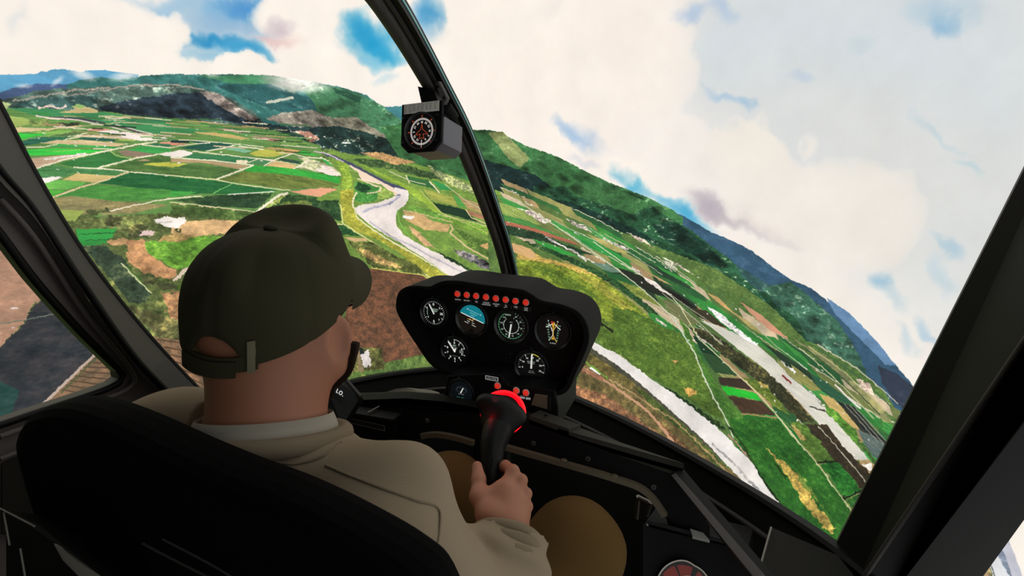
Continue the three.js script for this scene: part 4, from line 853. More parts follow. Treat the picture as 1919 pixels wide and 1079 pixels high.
[[40,84,46],"040",2.1,[696,1020,748,1023]],
[[216,176,126],"330",0,[885,992,990,994,1105,1003,1100,1033,984,1031,920,1031,880,1018]],
[[190,150,105],"340",0,[739,1024,781,1024,778,1039,745,1036]],
[[196,146,102],"350",0,[780,1028,819,1027,818,1055,846,1090,880,1109,857,1130,798,1103,773,1077]],
[[108,160,60],"460",0,[817,1036,896,1031,983,1033,1043,1055,975,1080,910,1108,881,1107,839,1080,818,1055]],
[[190,160,100],"360",0,[844,1034,889,1019,944,1030,894,1043]],
[[226,206,182],"000",6.3,[866,1131,921,1100]],
[[80,110,46],"350",0,[866,1151,908,1117,919,1158]],
[[248,238,228],"010",0,[849,986,882,980,925,990,900,1010,869,1004]],
[[200,190,180],"000",2.3,[853,993,889,993]],
[[228,198,192],"010",0,[809,1012,845,1011,836,1021,808,1019]],
[[80,84,54],"090",0,[773,1001,809,992,838,999,798,1025]],
[[80,84,54],"090",0,[796,1114,831,1117,818,1134,796,1133]],
[[80,84,54],"090",0,[827,1135,864,1138,861,1155,829,1150]],
[[80,84,54],"090",0,[751,968,783,975,770,996,739,989]],
[[80,84,54],"090",0,[891,1009,907,1011,903,1020,889,1019]],
[[60,76,58],"370",0,[689,1034,737,1035,763,1067,793,1126,805,1151,791,1172,756,1171,722,1097]],
[[70,100,50],"350",0,[760,1080,775,1091,800,1136,805,1151]],
[[202,206,152],"000",2.7,[760,1080,782,1115,805,1151]],
[[164,124,88],"270",0,[831,1160,899,1160,896,1259,834,1228]],
[[98,98,62],"080",0,[746,1174,811,1204,879,1246,885,1306,811,1281,778,1226]],
[[128,102,78],"800",0,[784,1256,842,1273,924,1314,1042,1347,1002,1504,880,1473,825,1337]],
[[88,66,50],"000",3.0,[796,1263,887,1298,1040,1352]],
[[88,66,50],"000",3.0,[805,1283,888,1319,1035,1377]],
[[88,66,50],"000",3.0,[814,1304,888,1340,1029,1402]],
[[88,66,50],"000",3.0,[824,1324,889,1361,1022,1427]],
[[88,66,50],"000",3.0,[833,1345,890,1382,1016,1451]],
[[88,66,50],"000",3.0,[842,1366,890,1403,1010,1475]],
[[88,66,50],"000",3.0,[852,1387,891,1424,1003,1499]],
[[176,136,112],"220",0,[466,971,549,1001,570,1023,598,1104,604,1119,567,1139,549,1164,492,1206,432,1241,375,1273,400,1199,424,1124,446,1047]],
[[96,140,130],"310",0,[499,952,561,1002,571,1031,545,1014,491,984]],
[[230,235,230],"000",2.5,[546,1013,560,999]],
[[54,56,60],"510",0,[604,1119,622,1163,671,1260,555,1320,432,1374,336,1371,375,1273,432,1241,492,1206,548,1168,570,1140]],  // shade lying over the screen here, painted into the picture as dark colour
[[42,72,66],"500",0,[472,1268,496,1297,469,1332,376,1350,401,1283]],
[[126,102,78],"600",0,[663,1258,744,1284,700,1365,620,1368,546,1368,531,1334,596,1298]],
[[88,68,54],"000",2.7,[650,1272,724,1287]],
[[88,68,54],"000",2.6,[637,1279,712,1298]],
[[88,68,54],"000",2.6,[624,1285,700,1308]],
[[88,68,54],"000",2.6,[612,1291,688,1319]],
[[88,68,54],"000",2.6,[600,1297,676,1329]],
[[88,68,54],"000",2.6,[587,1303,664,1339]],
[[88,68,54],"000",2.5,[575,1309,652,1349]],
[[88,68,54],"000",2.5,[563,1314,640,1359]],
[[190,168,152],"000",5.8,[671,1255,555,1320,509,1343]],
[[84,92,60],"000",3.1,[665,1267,565,1324]],
[[112,122,106],"000",1.8,[505,1162,552,1165,622,1163]],
[[225,220,220],"000",2.2,[532,1138,541,1138]],
[[215,210,210],"000",1.8,[522,1175,526,1174]],
[[110,110,62],"380",0,[1255,1363,1453,1389,1450,1450,1296,1444,1225,1433]],
[[245,240,235],"000",0,[1312,1398,1335,1389,1356,1403,1339,1413]],
[[225,215,210],"020",0,[1369,1392,1399,1390,1405,1430,1378,1436]],
[[150,130,95],"300",0,[1359,1384,1370,1385,1372,1446,1357,1444]],
[[40,45,40],"000",0,[1366,1384,1382,1382,1383,1397,1370,1399]]];

function paintScreen() {
  const W = 4096, H = 2048, mk = (w, h) => { const c = document.createElement('canvas'); c.width = w; c.height = h; return c; };
  const rgb = (c, a = 1) => `rgba(${c[0]},${c[1]},${c[2]},${a})`;
  const puff = (g, b, k) => { g.save(); const hard = b[10], z = k * (hard ? 1.08 : 1.35); g.setTransform(b[0] * z, b[1] * z, b[2] * z, b[3] * z, b[4] * k, b[5] * k); const q = g.createRadialGradient(0, 0, 0, 0, 0, 1), c = [b[6], b[7], b[8]]; for (let n = 0; n <= 8; n += 0.5) q.addColorStop(n / 8, rgb(c, b[9] * (hard ? 1 - (n / 8) ** 9 : (1 - (n / 8) ** 2) ** 1.6))); g.fillStyle = q; g.beginPath(); g.arc(0, 0, 1, 0, 7); g.fill(); g.restore(); };
  // clouds, at quarter size
  const sk = mk(1024, 512), s = sk.getContext('2d'); s.fillStyle = 'rgb(253,243,232)'; s.fillRect(0, 0, 1024, 512);
  for (const b of CLOUDS) puff(s, b, 0.25);
  const sky = s.getImageData(0, 0, 1024, 512).data;
  // land
  const ca = mk(W, H), g = ca.getContext('2d'), cb = mk(W, H), w = cb.getContext('2d');
  const hp = []; for (let i = 0; i < HORIZON.length; i += 2) hp.push([HORIZON[i], HORIZON[i + 1]]);
  const trace = (q, p, close) => { q.beginPath(); q.moveTo(p[0], p[1]); for (let i = 2; i < p.length; i += 2) q.lineTo(p[i], p[i + 1]); if (close) q.closePath(); };
  const land = [0, hp[0][1], ...HORIZON, hp[hp.length - 1][0] + 260, H, 0, H];
  trace(g, land, true); g.fillStyle = 'rgb(98,124,64)'; g.fill(); trace(w, land, true); w.fillStyle = 'rgb(150,110,0)'; w.fill();
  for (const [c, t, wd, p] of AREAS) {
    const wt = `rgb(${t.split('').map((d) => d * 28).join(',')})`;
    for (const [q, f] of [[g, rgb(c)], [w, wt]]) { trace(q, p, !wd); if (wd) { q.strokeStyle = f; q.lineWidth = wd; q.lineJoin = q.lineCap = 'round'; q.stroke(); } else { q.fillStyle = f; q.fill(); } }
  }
  const solid = g.getImageData(0, 0, W, H).data; // alpha marks the land
  const A = new Uint8Array(W * H); for (let i = 0; i < W * H; i++) A[i] = solid[i * 4 + 3];
  for (const b of WISPS) puff(g, b, 1);
  const col = g.getImageData(0, 0, W, H).data, wt = w.getImageData(0, 0, W, H).data;
  const yh = new Float32Array(W), sl = new Float32Array(W);
  for (let x = 0; x < W; x++) { let k = 0; while (k < hp.length - 2 && hp[k + 1][0] < x) k++; const t = (x - hp[k][0]) / (hp[k + 1][0] - hp[k][0]); yh[x] = hp[k][1] + (hp[k + 1][1] - hp[k][1]) * t; }
  for (let x = 0; x < W; x++) { const a = Math.max(0, x - 160), b = Math.min(W - 1, x + 160); sl[x] = Math.atan((yh[b] - yh[a]) / (b - a)); }
  const halves = [0, 1].map(() => new Uint8Array(2048 * H * 4));
  for (let y = 0; y < H; y++) for (let x = 0; x < W; x++) {
    // edges wander, the more so the rougher the ground
    const i0 = (y * W + x) * 4, rough = 0.25 + wt[i0 + 1] / 200 + wt[i0 + 2] / 600, e1 = noise(x * 0.11, y * 0.11) - 0.5, e2 = noise(x * 0.11 + 91, y * 0.11 + 37) - 0.5, e3 = noise(x * 0.35, y * 0.35) - 0.5;
    const sx = Math.max(0, Math.min(W - 1, Math.round(x + (e1 * 7 + e3 * 5) * rough))), sy = Math.max(0, Math.min(H - 1, Math.round(y + (e2 * 6 + e3 * 4) * rough))), i = sy * W + sx, al = A[i] / 255;
    let r = 0, gg = 0, b = 0;
    if (al < 1) {
      const f1 = fbm(x * 0.014, y * 0.014, 5) - 0.5, f2 = fbm(x * 0.014 + 50, y * 0.014 + 80, 5) - 0.5, ux = Math.max(0, Math.min(1022.9, (x + f1 * 80) * 0.25)), uy = Math.max(0, Math.min(510.9, (y + f2 * 62) * 0.25));
      const x0 = ux | 0, y0 = uy | 0, fx = ux - x0, fy = uy - y0, k = (y0 * 1024 + x0) * 4, l = k + 4096, w00 = (1 - fx) * (1 - fy), w10 = fx * (1 - fy), w01 = (1 - fx) * fy, w11 = fx * fy, n = 1 + f1 * 0.05;
      r = (sky[k] * w00 + sky[k + 4] * w10 + sky[l] * w01 + sky[l + 4] * w11) * n; gg = (sky[k + 1] * w00 + sky[k + 5] * w10 + sky[l + 1] * w01 + sky[l + 5] * w11) * n; b = (sky[k + 2] * w00 + sky[k + 6] * w10 + sky[l + 2] * w01 + sky[l + 6] * w11) * n;
    }
    if (al > 0) {
      let R = col[i * 4], G = col[i * 4 + 1], B = col[i * 4 + 2]; const ws = wt[i * 4] / 252, wk = wt[i * 4 + 1] / 252, wm = wt[i * 4 + 2] / 252;
      const a = sl[x], cs = Math.cos(a), sn = Math.sin(a), d = Math.max(4, (y - yh[x]) * cs), u = x * cs + y * sn, v = Math.log(d + 40) * 90;
      let m = 1 + (noise(x * 0.02, y * 0.03) - 0.5) * 0.12;
      if (ws > 0) { const nr = Math.min(1, d / 420), q = (noise(u * 0.02, v * 0.5) * 0.6 + noise(u * 0.06, v * 1.3) * 0.4) * (1 - nr) + (noise(u * 0.06, v * 0.5) * 0.55 + noise(u * 0.19, v * 1.4) * 0.45) * nr - 0.5; const q4 = noise(x * 0.3, y * 0.4) - 0.5; m += (q * 0.75 + q4 * 0.18) * ws; R += q * ws * 26; B -= q * ws * 8; }
      if (wk > 0) { const nr = Math.min(1, d / 500), q = noise(x * 0.16, y * 0.26) * (1 - nr) + noise(x * 0.07, y * 0.1) * nr, q2 = noise(x * 0.42, y * 0.6) * (1 - nr) + noise(x * 0.2, y * 0.26) * nr, q3 = noise(x * 0.025, y * 0.04), t = q * 0.42 + q2 * 0.3 + q3 * 0.28; m += (t - 0.5) * wk * 1.5; if (t > 0.55) { const k = (t - 0.55) * wk * 170; R += k; G += k * 0.7; B += k * 0.3; } }
      if (wm > 0) { const p = x * 0.02 - y * 0.026, q = y * 0.03 + x * 0.008, rid = Math.abs(fbm(p, q, 4) - 0.5) * 4, big = fbm(x * 0.012, y * 0.02, 3) - 0.5, fine = noise(x * 0.22, y * 0.3) - 0.5; m += (0.45 - rid) * wm * 0.5 + big * wm * 0.8 + fine * wm * 0.24; const pk = noise(x * 0.07, y * 0.16) * 0.6 + noise(x * 0.2, y * 0.36) * 0.4; if (pk > 0.6) { const k = (pk - 0.6) * wm * wm * 620 * Math.max(0, 0.5 + big * 3); R += k; G += k * 0.9; B += k * 0.78; } }
      m = Math.max(0.15, m); R *= m; G *= m; B *= m;
      r = r * (1 - al) + R * al; gg = gg * (1 - al) + G * al; b = b * (1 - al) + B * al;
    }
    const hf = x >> 11, o = ((H - 1 - y) * 2048 + (x & 2047)) * 4, D = halves[hf]; D[o] = Math.min(255, Math.max(0, r)); D[o + 1] = Math.min(255, Math.max(0, gg)); D[o + 2] = Math.min(255, Math.max(0, b)); D[o + 3] = 255;
  }
  return halves.map((d) => { const t = new THREE.DataTexture(d, 2048, H); t.colorSpace = THREE.SRGBColorSpace; t.magFilter = THREE.LinearFilter; t.needsUpdate = true; return t; });
}
{
  const rad = Math.PI / 180, [cx, cy, cz] = SCREEN.c;
  const screen = thing('simulator_screen', 'huge curved simulator screen around the cockpit showing farmland, river, mountains and clouds', 'screen', [cx, cy - SCREEN.r * Math.sin(60 * rad), cz]);
  const patch = (a0, a1, r, e0 = SCREEN.el[1], e1 = SCREEN.el[0]) => { const g = new THREE.BufferGeometry(), n = 56, m = 56, p = [], uv = [], idx = [], nor = []; for (let j = 0; j <= m; j++) for (let i = 0; i <= n; i++) { const a = (a0 + (a1 - a0) * i / n) * rad, e = (e0 + (e1 - e0) * j / m) * rad, d = [Math.sin(a) * Math.cos(e), Math.sin(e), -Math.cos(a) * Math.cos(e)]; p.push(cx + d[0] * r, cy + d[1] * r, cz + d[2] * r); nor.push(-d[0], -d[1], -d[2]); uv.push(i / n, j / m); } for (let j = 0; j < m; j++) for (let i = 0; i < n; i++) { const q = j * (n + 1) + i; idx.push(q, q + 1, q + n + 2, q, q + n + 2, q + n + 1); } g.setAttribute('position', new THREE.Float32BufferAttribute(p, 3)); g.setAttribute('normal', new THREE.Float32BufferAttribute(nor, 3)); g.setAttribute('uv', new THREE.Float32BufferAttribute(uv, 2)); g.setIndex(idx); return g; };
  const mid = (SCREEN.az[0] + SCREEN.az[1]) / 2;
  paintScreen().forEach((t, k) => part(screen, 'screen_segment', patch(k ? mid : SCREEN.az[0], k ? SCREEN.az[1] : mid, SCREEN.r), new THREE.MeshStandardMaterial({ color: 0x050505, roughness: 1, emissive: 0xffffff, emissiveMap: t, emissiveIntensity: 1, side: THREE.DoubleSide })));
  { // the picture goes on as cloud on the side behind the right shoulder
    const w2 = 512, h2 = 512, d = new Uint8Array(w2 * h2 * 4); for (let y = 0; y < h2; y++) for (let x = 0; x < w2; x++) { const f = fbm(x * 0.02 + 300, y * 0.024, 5), k = Math.max(0, Math.min(1, (f - 0.36) * 4)), o = (y * w2 + x) * 4; d[o] = 200 + 42 * k; d[o + 1] = 212 + 24 * k; d[o + 2] = 220 + 6 * k; d[o + 3] = 255; }
    const t = new THREE.DataTexture(d, w2, h2); t.colorSpace = THREE.SRGBColorSpace; t.magFilter = THREE.LinearFilter; t.needsUpdate = true;
    const cloudy = new THREE.MeshStandardMaterial({ color: 0x050505, roughness: 1, emissive: 0xffffff, emissiveMap: t, emissiveIntensity: 1, side: THREE.DoubleSide });
    part(screen, 'screen_segment', patch(SCREEN.az[1], 155, SCREEN.r), cloudy); part(screen, 'screen_segment', patch(SCREEN.az[0], 155, SCREEN.r, SCREEN.el[0], 80), cloudy);  // second patch: unseen overhead band, added for its light on the cockpit
  }
  part(screen, 'screen_backing', patch(SCREEN.az[0], 155, SCREEN.r + 0.02, SCREEN.el[1], 80), M.black, 'black back of the curved screen');
}
const slabBox = (c, s) => new THREE.BoxGeometry(...s).translate(...c);
structure('floor', slabBox([0.2, -1.05, 0.2], [6.4, 0.1, 6.4]), M.floor);
structure('ceiling', slabBox([0.2, 4.05, 0.2], [6.4, 0.1, 6.4]), M.room);
structure('wall_left', slabBox([-2.95, 1.5, 0.2], [0.1, 5.0, 6.4]), M.room);
structure('wall_right', slabBox([3.35, 1.5, 0.2], [0.1, 5.0, 6.4]), M.room);
structure('wall_front', slabBox([0.2, 1.5, -2.95], [6.2, 5.0, 0.1]), M.room);
structure('wall_back', slabBox([0.2, 1.5, 3.35], [6.2, 5.0, 0.1]), M.room);
{ // unseen ceiling lamp, added as fill light from behind the seats
  const t = thing('added_fill_lamp', 'unseen dim rectangular ceiling lamp added behind the seats as fill light', 'lamp', [0.5, 4.0, 2.3]);
  part(t, 'lamp_housing', box([0.5, 3.97, 2.3], [1.3, 0.06, 0.7], 0.01), M.white);
  part(t, 'lamp_diffuser', box([0.5, 3.935, 2.3], [1.2, 0.012, 0.6], 0.004), new THREE.MeshStandardMaterial({ color: 0xf4efe6, roughness: 0.6, emissive: 0xfff0dc, emissiveIntensity: 1.0 }));
  const l = new THREE.RectAreaLight(0xfff0dc, 4, 1.2, 0.6); l.position.set(0.5, 3.92, 2.3); l.lookAt(0.5, 0, 2.3); l.name = 'added_fill_light'; scene.add(l);
}

// ---------------------------------------------------------------- cockpit shell
const rimPts = [[-0.735, 0.62, -0.15], [-0.73, 0.62, -0.4], [-0.66, 0.62, -0.6], [-0.55,0.62,-0.6412], [-0.5059,0.62,-0.7808], [-0.3652,0.62,-0.9439], [-0.2063,0.62,-1.043], [-0.005,0.62,-1.0557], [0.1847,0.62,-0.9967], [0.404,0.62,-0.8944], [0.5933,0.62,-0.7757], [0.7573,0.62,-0.6542], [0.8481,0.62,-0.5708], [0.8993,0.62,-0.5062]];
const rim = curve(rimPts, 60);
{
  const t = thing('cockpit_nose', 'dark curved cockpit nose shell below the windshield rim', 'cockpit shell', [0.15, 0, -0.5]);
  // inner wall of the nose, from the rim down to the floor
  const inner = [[0, 0], [0.93, -0.12], [0.9, -0.3], [0.86, -0.6]], pos = [], idx = [], n = rim.length, cx = 0.15, cz = -0.3;
  for (let j = 0; j < 4; j++) for (let i = 0; i < n; i++) { const k = j ? inner[j][0] : 1; pos.push(cx + (rim[i].x - cx) * k, 0.62 + inner[j][1], cz + (rim[i].z - cz) * k); }
  for (let j = 0; j < 4; j++) for (let i = 0; i < n; i++) { const k = (j ? inner[j][0] : 1) + 0.035; pos.push(cx + (rim[i].x - cx) * k, 0.62 + inner[j][1], cz + (rim[i].z - cz) * k); }
  for (let s = 0; s < 2; s++) for (let j = 0; j < 3; j++) for (let i = 0; i < n - 1; i++) { const a = (s * 4 + j) * n + i; idx.push(a, a + 1, a + n, a + 1, a + n + 1, a + n); }
  for (let i = 0; i < n - 1; i++) { idx.push(i, i + 1, 4 * n + i, i + 1, 4 * n + i + 1, 4 * n + i); }
  const g = new THREE.BufferGeometry(); g.setAttribute('position', new THREE.Float32BufferAttribute(pos, 3)); g.setIndex(idx); g.computeVertexNormals();
  part(t, 'nose_wall', g, M.shell);
  part(t, 'rim_seal', sweep([[-0.014, -0.006], [0.01, -0.006], [0.014, 0.004], [0.008, 0.011], [-0.008, 0.011], [-0.014, 0.005]], rim, [0, 0, 1]), M.seal, 'black rubber seal along the windshield rim');
  part(t, 'rib', tube(rim.filter((_, i) => i % 4 === 0).map((p) => [cx + (p.x - cx) * 0.955, 0.565, cz + (p.z - cz) * 0.955]), 0.006, 8, 80), M.frame);
}
{
  const cx = 0.15, cz = -0.3;
  const fl = rim.filter((_, i) => i % 3 === 0).map((p) => [cx + (p.x - cx) * 0.9, p.z > 0 ? 0.5 : cz + (p.z - cz) * 0.9]);
  const sh = new THREE.Shape([...fl.map((p) => new THREE.Vector2(p[0], -p[1])), new THREE.Vector2(0.85, -0.75), new THREE.Vector2(-0.75, -0.75)]);
  structure('floor_001', new THREE.ExtrudeGeometry(sh, { depth: 0.03, bevelEnabled: false }).rotateX(-Math.PI / 2).translate(0, -0.02, 0), M.black);
}
{ // pale lamp hump behind the dash, left of the panel
  const t = thing('landing_light_cover', 'pale grey rounded cover behind the dash left of the panel', 'cover', [-0.227,0.6236,-0.6991]);
  const f = (k, h) => [[-0.2882,0.668,-0.6864], [-0.2687,0.6742,-0.707], [-0.2487,0.679,-0.7275], [-0.2219,0.6777,-0.7491], [-0.2004,0.6714,-0.7561], [-0.1722,0.6542,-0.7517]].map((p) => [p[0], p[1] + h, p[2] + k]);
  const A = [...f(0, 0), [-0.151,0.593,-0.7216], [-0.2778,0.6032,-0.6509]], c = A.map((p) => [p[0] + 0.02, p[1] - 0.05, p[2] - 0.1]);
  part(t, 'cover_shell', loft(A, c, 0.9), matt(0x6b675c, 0.8)); 
}
// ---- left door and pillar (both on the pilot's left)
{
  const X = -0.72, yz = (p) => [p[2], p[1]];
  const t = thing('cockpit_door', 'grey left cockpit door with a rounded window opening and recessed inner panel', 'door', [X, 0.05, 0.1]);
  // frame in the (z, y) plane with the window cut out
  const o = [[-0.72,1.2948,-0.1471], [-0.72,1.2273,-0.1835], [-0.72,1.0253,-0.2453], [-0.72,0.8502,-0.3098], [-0.72,0.667,-0.4067]].map(yz);
  const outer = new THREE.Shape([...o.map((p) => new THREE.Vector2(...p)), new THREE.Vector2(o[4][0], 0.08), new THREE.Vector2(0.55, 0.08), new THREE.Vector2(0.55, 1.6), new THREE.Vector2(-0.05, 1.6)]);
  const w = [[-0.72,1.1925,-0.1273], [-0.72,1.0995,-0.1592], [-0.72,1.0239,-0.1905], [-0.72,0.9458,-0.2256], [-0.72,0.8747,-0.2613], [-0.72,0.8386,-0.279], [-0.72,0.8207,-0.2782], [-0.72,0.8126,-0.2582], [-0.72,0.8119,-0.1907], [-0.72,0.8147,-0.1232], [-0.72,0.8168,-0.0547]].map(yz);
  const win = [...w, [0.4, 0.84], [0.45, 0.9], [0.45, 1.5], [0.4, 1.55], [0.02, 1.55]];
  outer.holes.push(new THREE.Path(win.map((p) => new THREE.Vector2(...p))));
  const side = (g) => g.applyMatrix4(new THREE.Matrix4().makeBasis(new THREE.Vector3(0, 0, 1), new THREE.Vector3(0, 1, 0), new THREE.Vector3(-1, 0, 0))).translate(X, 0, 0);
  part(t, 'door_frame', side(new THREE.ExtrudeGeometry(outer, { depth: 0.03, bevelEnabled: true, bevelSize: 0.004, bevelThickness: 0.004, bevelSegments: 2 }).translate(0, 0, 0.004)), M.door);
  const ring = (r, x, s) => tube(win.concat([win[0]]).map((p) => [x, p[1] + s[1] * (p[1] < 1 ? -1 : 1), p[0]]), r, 8, 120);
  part(t, 'window_seal', ring(0.008, X + 0.004, [0, 0]), M.seal, 'black rubber seal round the door window');
  part(t, 'raised_bead', tube([[-0.705,1.2629,-0.1349], [-0.705,1.188,-0.1694], [-0.705,1.0027,-0.2283], [-0.705,0.8461,-0.2906], [-0.705,0.8125,-0.2968], [-0.705,0.7973,-0.2796], [-0.705,0.795,-0.1903], [-0.705,0.7979,-0.0449]], 0.006, 8, 80), M.door);
  const rec = [[-0.71,0.7441,-0.153], [-0.71,0.745,-0.2673], [-0.71,0.7353,-0.2986], [-0.71,0.7084,-0.3194], [-0.71,0.5553,-0.3812], [-0.71,0.3253,-0.3428], [-0.71,0.5961,-0.0079], [-0.71,0.7415,-0.0361]].map(yz);
  part(t, 'inner_panel', side(extr(shape2(rec), 0, 0.006, 0.002)).translate(0.017, 0, 0), M.olive, 'smooth dark inner door panel');
  part(t, 'panel_bead', tube([[-0.7,0.7547,-0.0346], [-0.7,0.7534,-0.1498], [-0.7,0.756,-0.2635], [-0.7,0.7436,-0.2977], [-0.7,0.711,-0.3215], [-0.7,0.5497,-0.3808]], 0.005, 8, 60), M.door);
}
{
  const t = thing('windshield_pillar', 'wide dark grey windshield pillar between left door and windshield', 'pillar', [-0.6244,0.6404,-0.4097]);
  const R = [[-0.7427,1.5336,-0.1575], [-0.7466,1.4348,-0.1849], [-0.7425,1.3169,-0.2104], [-0.719,1.1436,-0.2512], [-0.7036,0.9632,-0.32], [-0.6863,0.8135,-0.3868], [-0.6597,0.6773,-0.4498], [-0.634,0.5986,-0.4835]], L = [[-0.6711,1.3822,-0.1012], [-0.6787,1.2975,-0.1309], [-0.6949,1.2291,-0.1727], [-0.6755,1.0701,-0.2156], [-0.6571,0.8816,-0.2724], [-0.6579,0.7768,-0.3217], [-0.6577,0.6766,-0.3727], [-0.6377,0.6069,-0.4064]];
  const G = [[-0.6803,1.404,-0.1089], [-0.6875,1.3171,-0.1383], [-0.7028,1.2434,-0.1789], [-0.6769,1.0779,-0.2227], [-0.6551,0.8882,-0.2805], [-0.6539,0.7836,-0.3307], [-0.6529,0.6837,-0.382], [-0.6335,0.6113,-0.4149]];
  const band = (A, B, dx) => { const pos = [], idx = [], n = A.length; for (const q of [A, B, B.map((p) => off(p, dx)), A.map((p) => off(p, dx))]) for (const p of curve(q, 40)) pos.push(p.x, p.y, p.z); for (let k = 0; k < 4; k++) for (let i = 0; i < 40; i++) { const a = k * 41 + i, b = ((k + 1) % 4) * 41 + i; idx.push(a, b, a + 1, b, b + 1, a + 1); } const g = new THREE.BufferGeometry(); g.setAttribute('position', new THREE.Float32BufferAttribute(pos, 3)); g.setIndex(idx); return toCreasedNormals(g, 0.6); };
  part(t, 'pillar_face', band(R, L, [-0.03, 0, -0.02]), M.frame);
  part(t, 'pillar_groove', tube(G, 0.007, 8, 60), M.seal, 'dark groove along the pillar edge');
  part(t, 'edge_bead', tube(R.map((p) => off(p, [-0.008, 0, -0.004])), 0.008, 8, 60), M.frameDark);
}
// ---- right pillar, close to the camera
{
  const t = thing('windshield_pillar', 'broad near-black slanted windshield pillar at the right edge', 'pillar', [0.9227,0.5788,-0.5736]);
  const up = (a, b, k) => [a[0] + (b[0] - a[0]) * k, a[1] + (b[1] - a[1]) * k, a[2] + (b[2] - a[2]) * k];
  const bot = [[0.8359,0.5243,-0.5794], [0.8762,0.5726,-0.5198], [0.9795,0.6042,-0.5256]], top = [[0.9727,1.3307,-0.5292], [0.9559,1.1176,-0.3984], [0.9667,1.0025,-0.3718]];
  const lo = bot.map((p, i) => up(p, top[i], -0.02)), hi = bot.map((p, i) => up(p, top[i], [1.52, 2.16, 2.88][i]));
  const d = [0.02, 0.0, -0.05], d2 = [0.05, 0, 0.0];
  part(t, 'pillar_front_face', loft([lo[0], lo[1], off(lo[1], d), off(lo[0], d)], [hi[0], hi[1], off(hi[1], d), off(hi[0], d)]), M.frameDark);
  part(t, 'pillar_rear_face', loft([off(lo[1], [0.004, 0, 0]), lo[2], off(lo[2], d2), off(lo[1], d2)], [off(hi[1], [0.004, 0, 0]), hi[2], off(hi[2], d2), off(hi[1], d2)]), M.shell);
  part(t, 'corner_bead', rod(lo[1], hi[1], 0.004), M.frame);
}
// ---- centre windshield bow
const bowPath = curve([[0.2, 1.7, 0.12], [0.19, 1.66, 0.0], [0.1758,1.5583,-0.1128], [0.1593,1.5306,-0.2099], [0.1359,1.5025,-0.304], [0.1202,1.4571,-0.3966], [0.1135,1.3945,-0.4882], [0.1082,1.3309,-0.5579], [0.0914,1.2147,-0.6866], [0.0844,1.1096,-0.7778], [0.0776,0.9556,-0.867], [0.0807,0.8532,-0.8852]], 70);
{
  const t = thing('windshield_bow', 'slim dark centre post arching down the windshield to the panel', 'windshield post', V([0.0819,0.89,-0.8733]).toArray());
  const circ = (cx, cy, r, n = 12) => Array.from({ length: n }, (_, i) => [cx + r * Math.cos(i * 2 * Math.PI / n), cy + r * Math.sin(i * 2 * Math.PI / n)]);
  part(t, 'tube', sweep(circ(-0.012, 0, 0.0125), bowPath), M.frame);
  part(t, 'channel', sweep([[-0.006, 0.012], [-0.006, 0.0], [0.003, -0.002], [0.015, -0.002], [0.015, 0.012]], bowPath), M.frameDark);
  part(t, 'retainer_strip', sweep([[0.004, -0.001], [0.0085, -0.001], [0.0085, -0.006], [0.004, -0.006]], bowPath), M.frame);
  part(t, 'outer_strip', sweep([[0.014, 0.012], [0.014, -0.004], [0.02, -0.004], [0.02, 0.012]], bowPath), M.seal);
  part(t, 'edge_strip', sweep([[0.02, 0.003], [0.0212, 0.003], [0.0212, 0.006], [0.02, 0.006]], bowPath), M.glassEdge, 'thin pale teal edge strip');
}
{ // unseen roof and bulkhead, added and cut to shade the seats
  const t = thing('added_shade_roof', 'unseen dark roof and bulkhead added above and behind the seats to shade them', 'cabin roof', [0.1, 0.0, 0.9]);
  part(t, 'roof_panel', box([0.1, 1.74, 0.42], [1.8, 0.04, 0.96], 0.01), M.shell);
  part(t, 'added_bulkhead', box([0.1, 0.62, 0.92], [1.5, 1.2, 0.04], 0.01), M.shell);
}
// ---- instrument panel
const panelZ = -0.62;
const PT = [[-0.1111,1.0103], [-0.1036,1.0297], [-0.086,1.0432], [-0.0587,1.051], [-0.0148,1.0537], [0.0042,1.0631], [0.0242,1.0699], [0.0628,1.0733], [0.1227,1.07], [0.1866,1.0686], [0.2176,1.0668], [0.2383,1.0582], [0.2577,1.0484], [0.3071,1.0431], [0.3395,1.0316], [0.3571,1.0117], [0.3648,0.9871], [0.3635,0.9611], [0.3533,0.9297], [0.3384,0.8895], [0.3253,0.8535], [0.3065,0.836], [0.2509,0.8282], [0.1929,0.8293], [0.1121,0.8391], [0.0339,0.8338], [-0.0024,0.8444], [-0.0271,0.8599], [-0.0569,0.8971], [-0.0937,0.9472], [-0.113,0.9831]];
const inset = (pts, k) => { const c = pts.reduce((a, p) => [a[0] + p[0] / pts.length, a[1] + p[1] / pts.length], [0, 0]); return pts.map((p) => { const d = Math.hypot(p[0] - c[0], p[1] - c[1]); return [c[0] + (p[0] - c[0]) * (1 - k / d), c[1] + (p[1] - c[1]) * (1 - k / d)]; }); };
function printed(w, h, draw) { const c = document.createElement('canvas'); c.width = w; c.height = h; draw(c.getContext('2d'), w, h); const t = new THREE.CanvasTexture(c); t.colorSpace = THREE.SRGBColorSpace; return t; }
const glowPrint = (t, k = 1) => new THREE.MeshStandardMaterial({ color: 0x030304, roughness: 0.6, emissive: 0xffffff, emissiveMap: t, emissiveIntensity: k });  // emissive print: captions, sign, letters and compass dial glow without a lamp
const paperPrint = (t, r = 0.6) => new THREE.MeshStandardMaterial({ map: t, roughness: r });
const ticks = (g, n, a0, a1, r0, r1, w, c) => { g.strokeStyle = c; g.lineWidth = w; for (let i = 0; i <= n; i++) { const a = (a0 + (a1 - a0) * i / n - 90) * Math.PI / 180; g.beginPath(); g.moveTo(128 + r0 * Math.cos(a), 128 + r0 * Math.sin(a)); g.lineTo(128 + r1 * Math.cos(a), 128 + r1 * Math.sin(a)); g.stroke(); } };
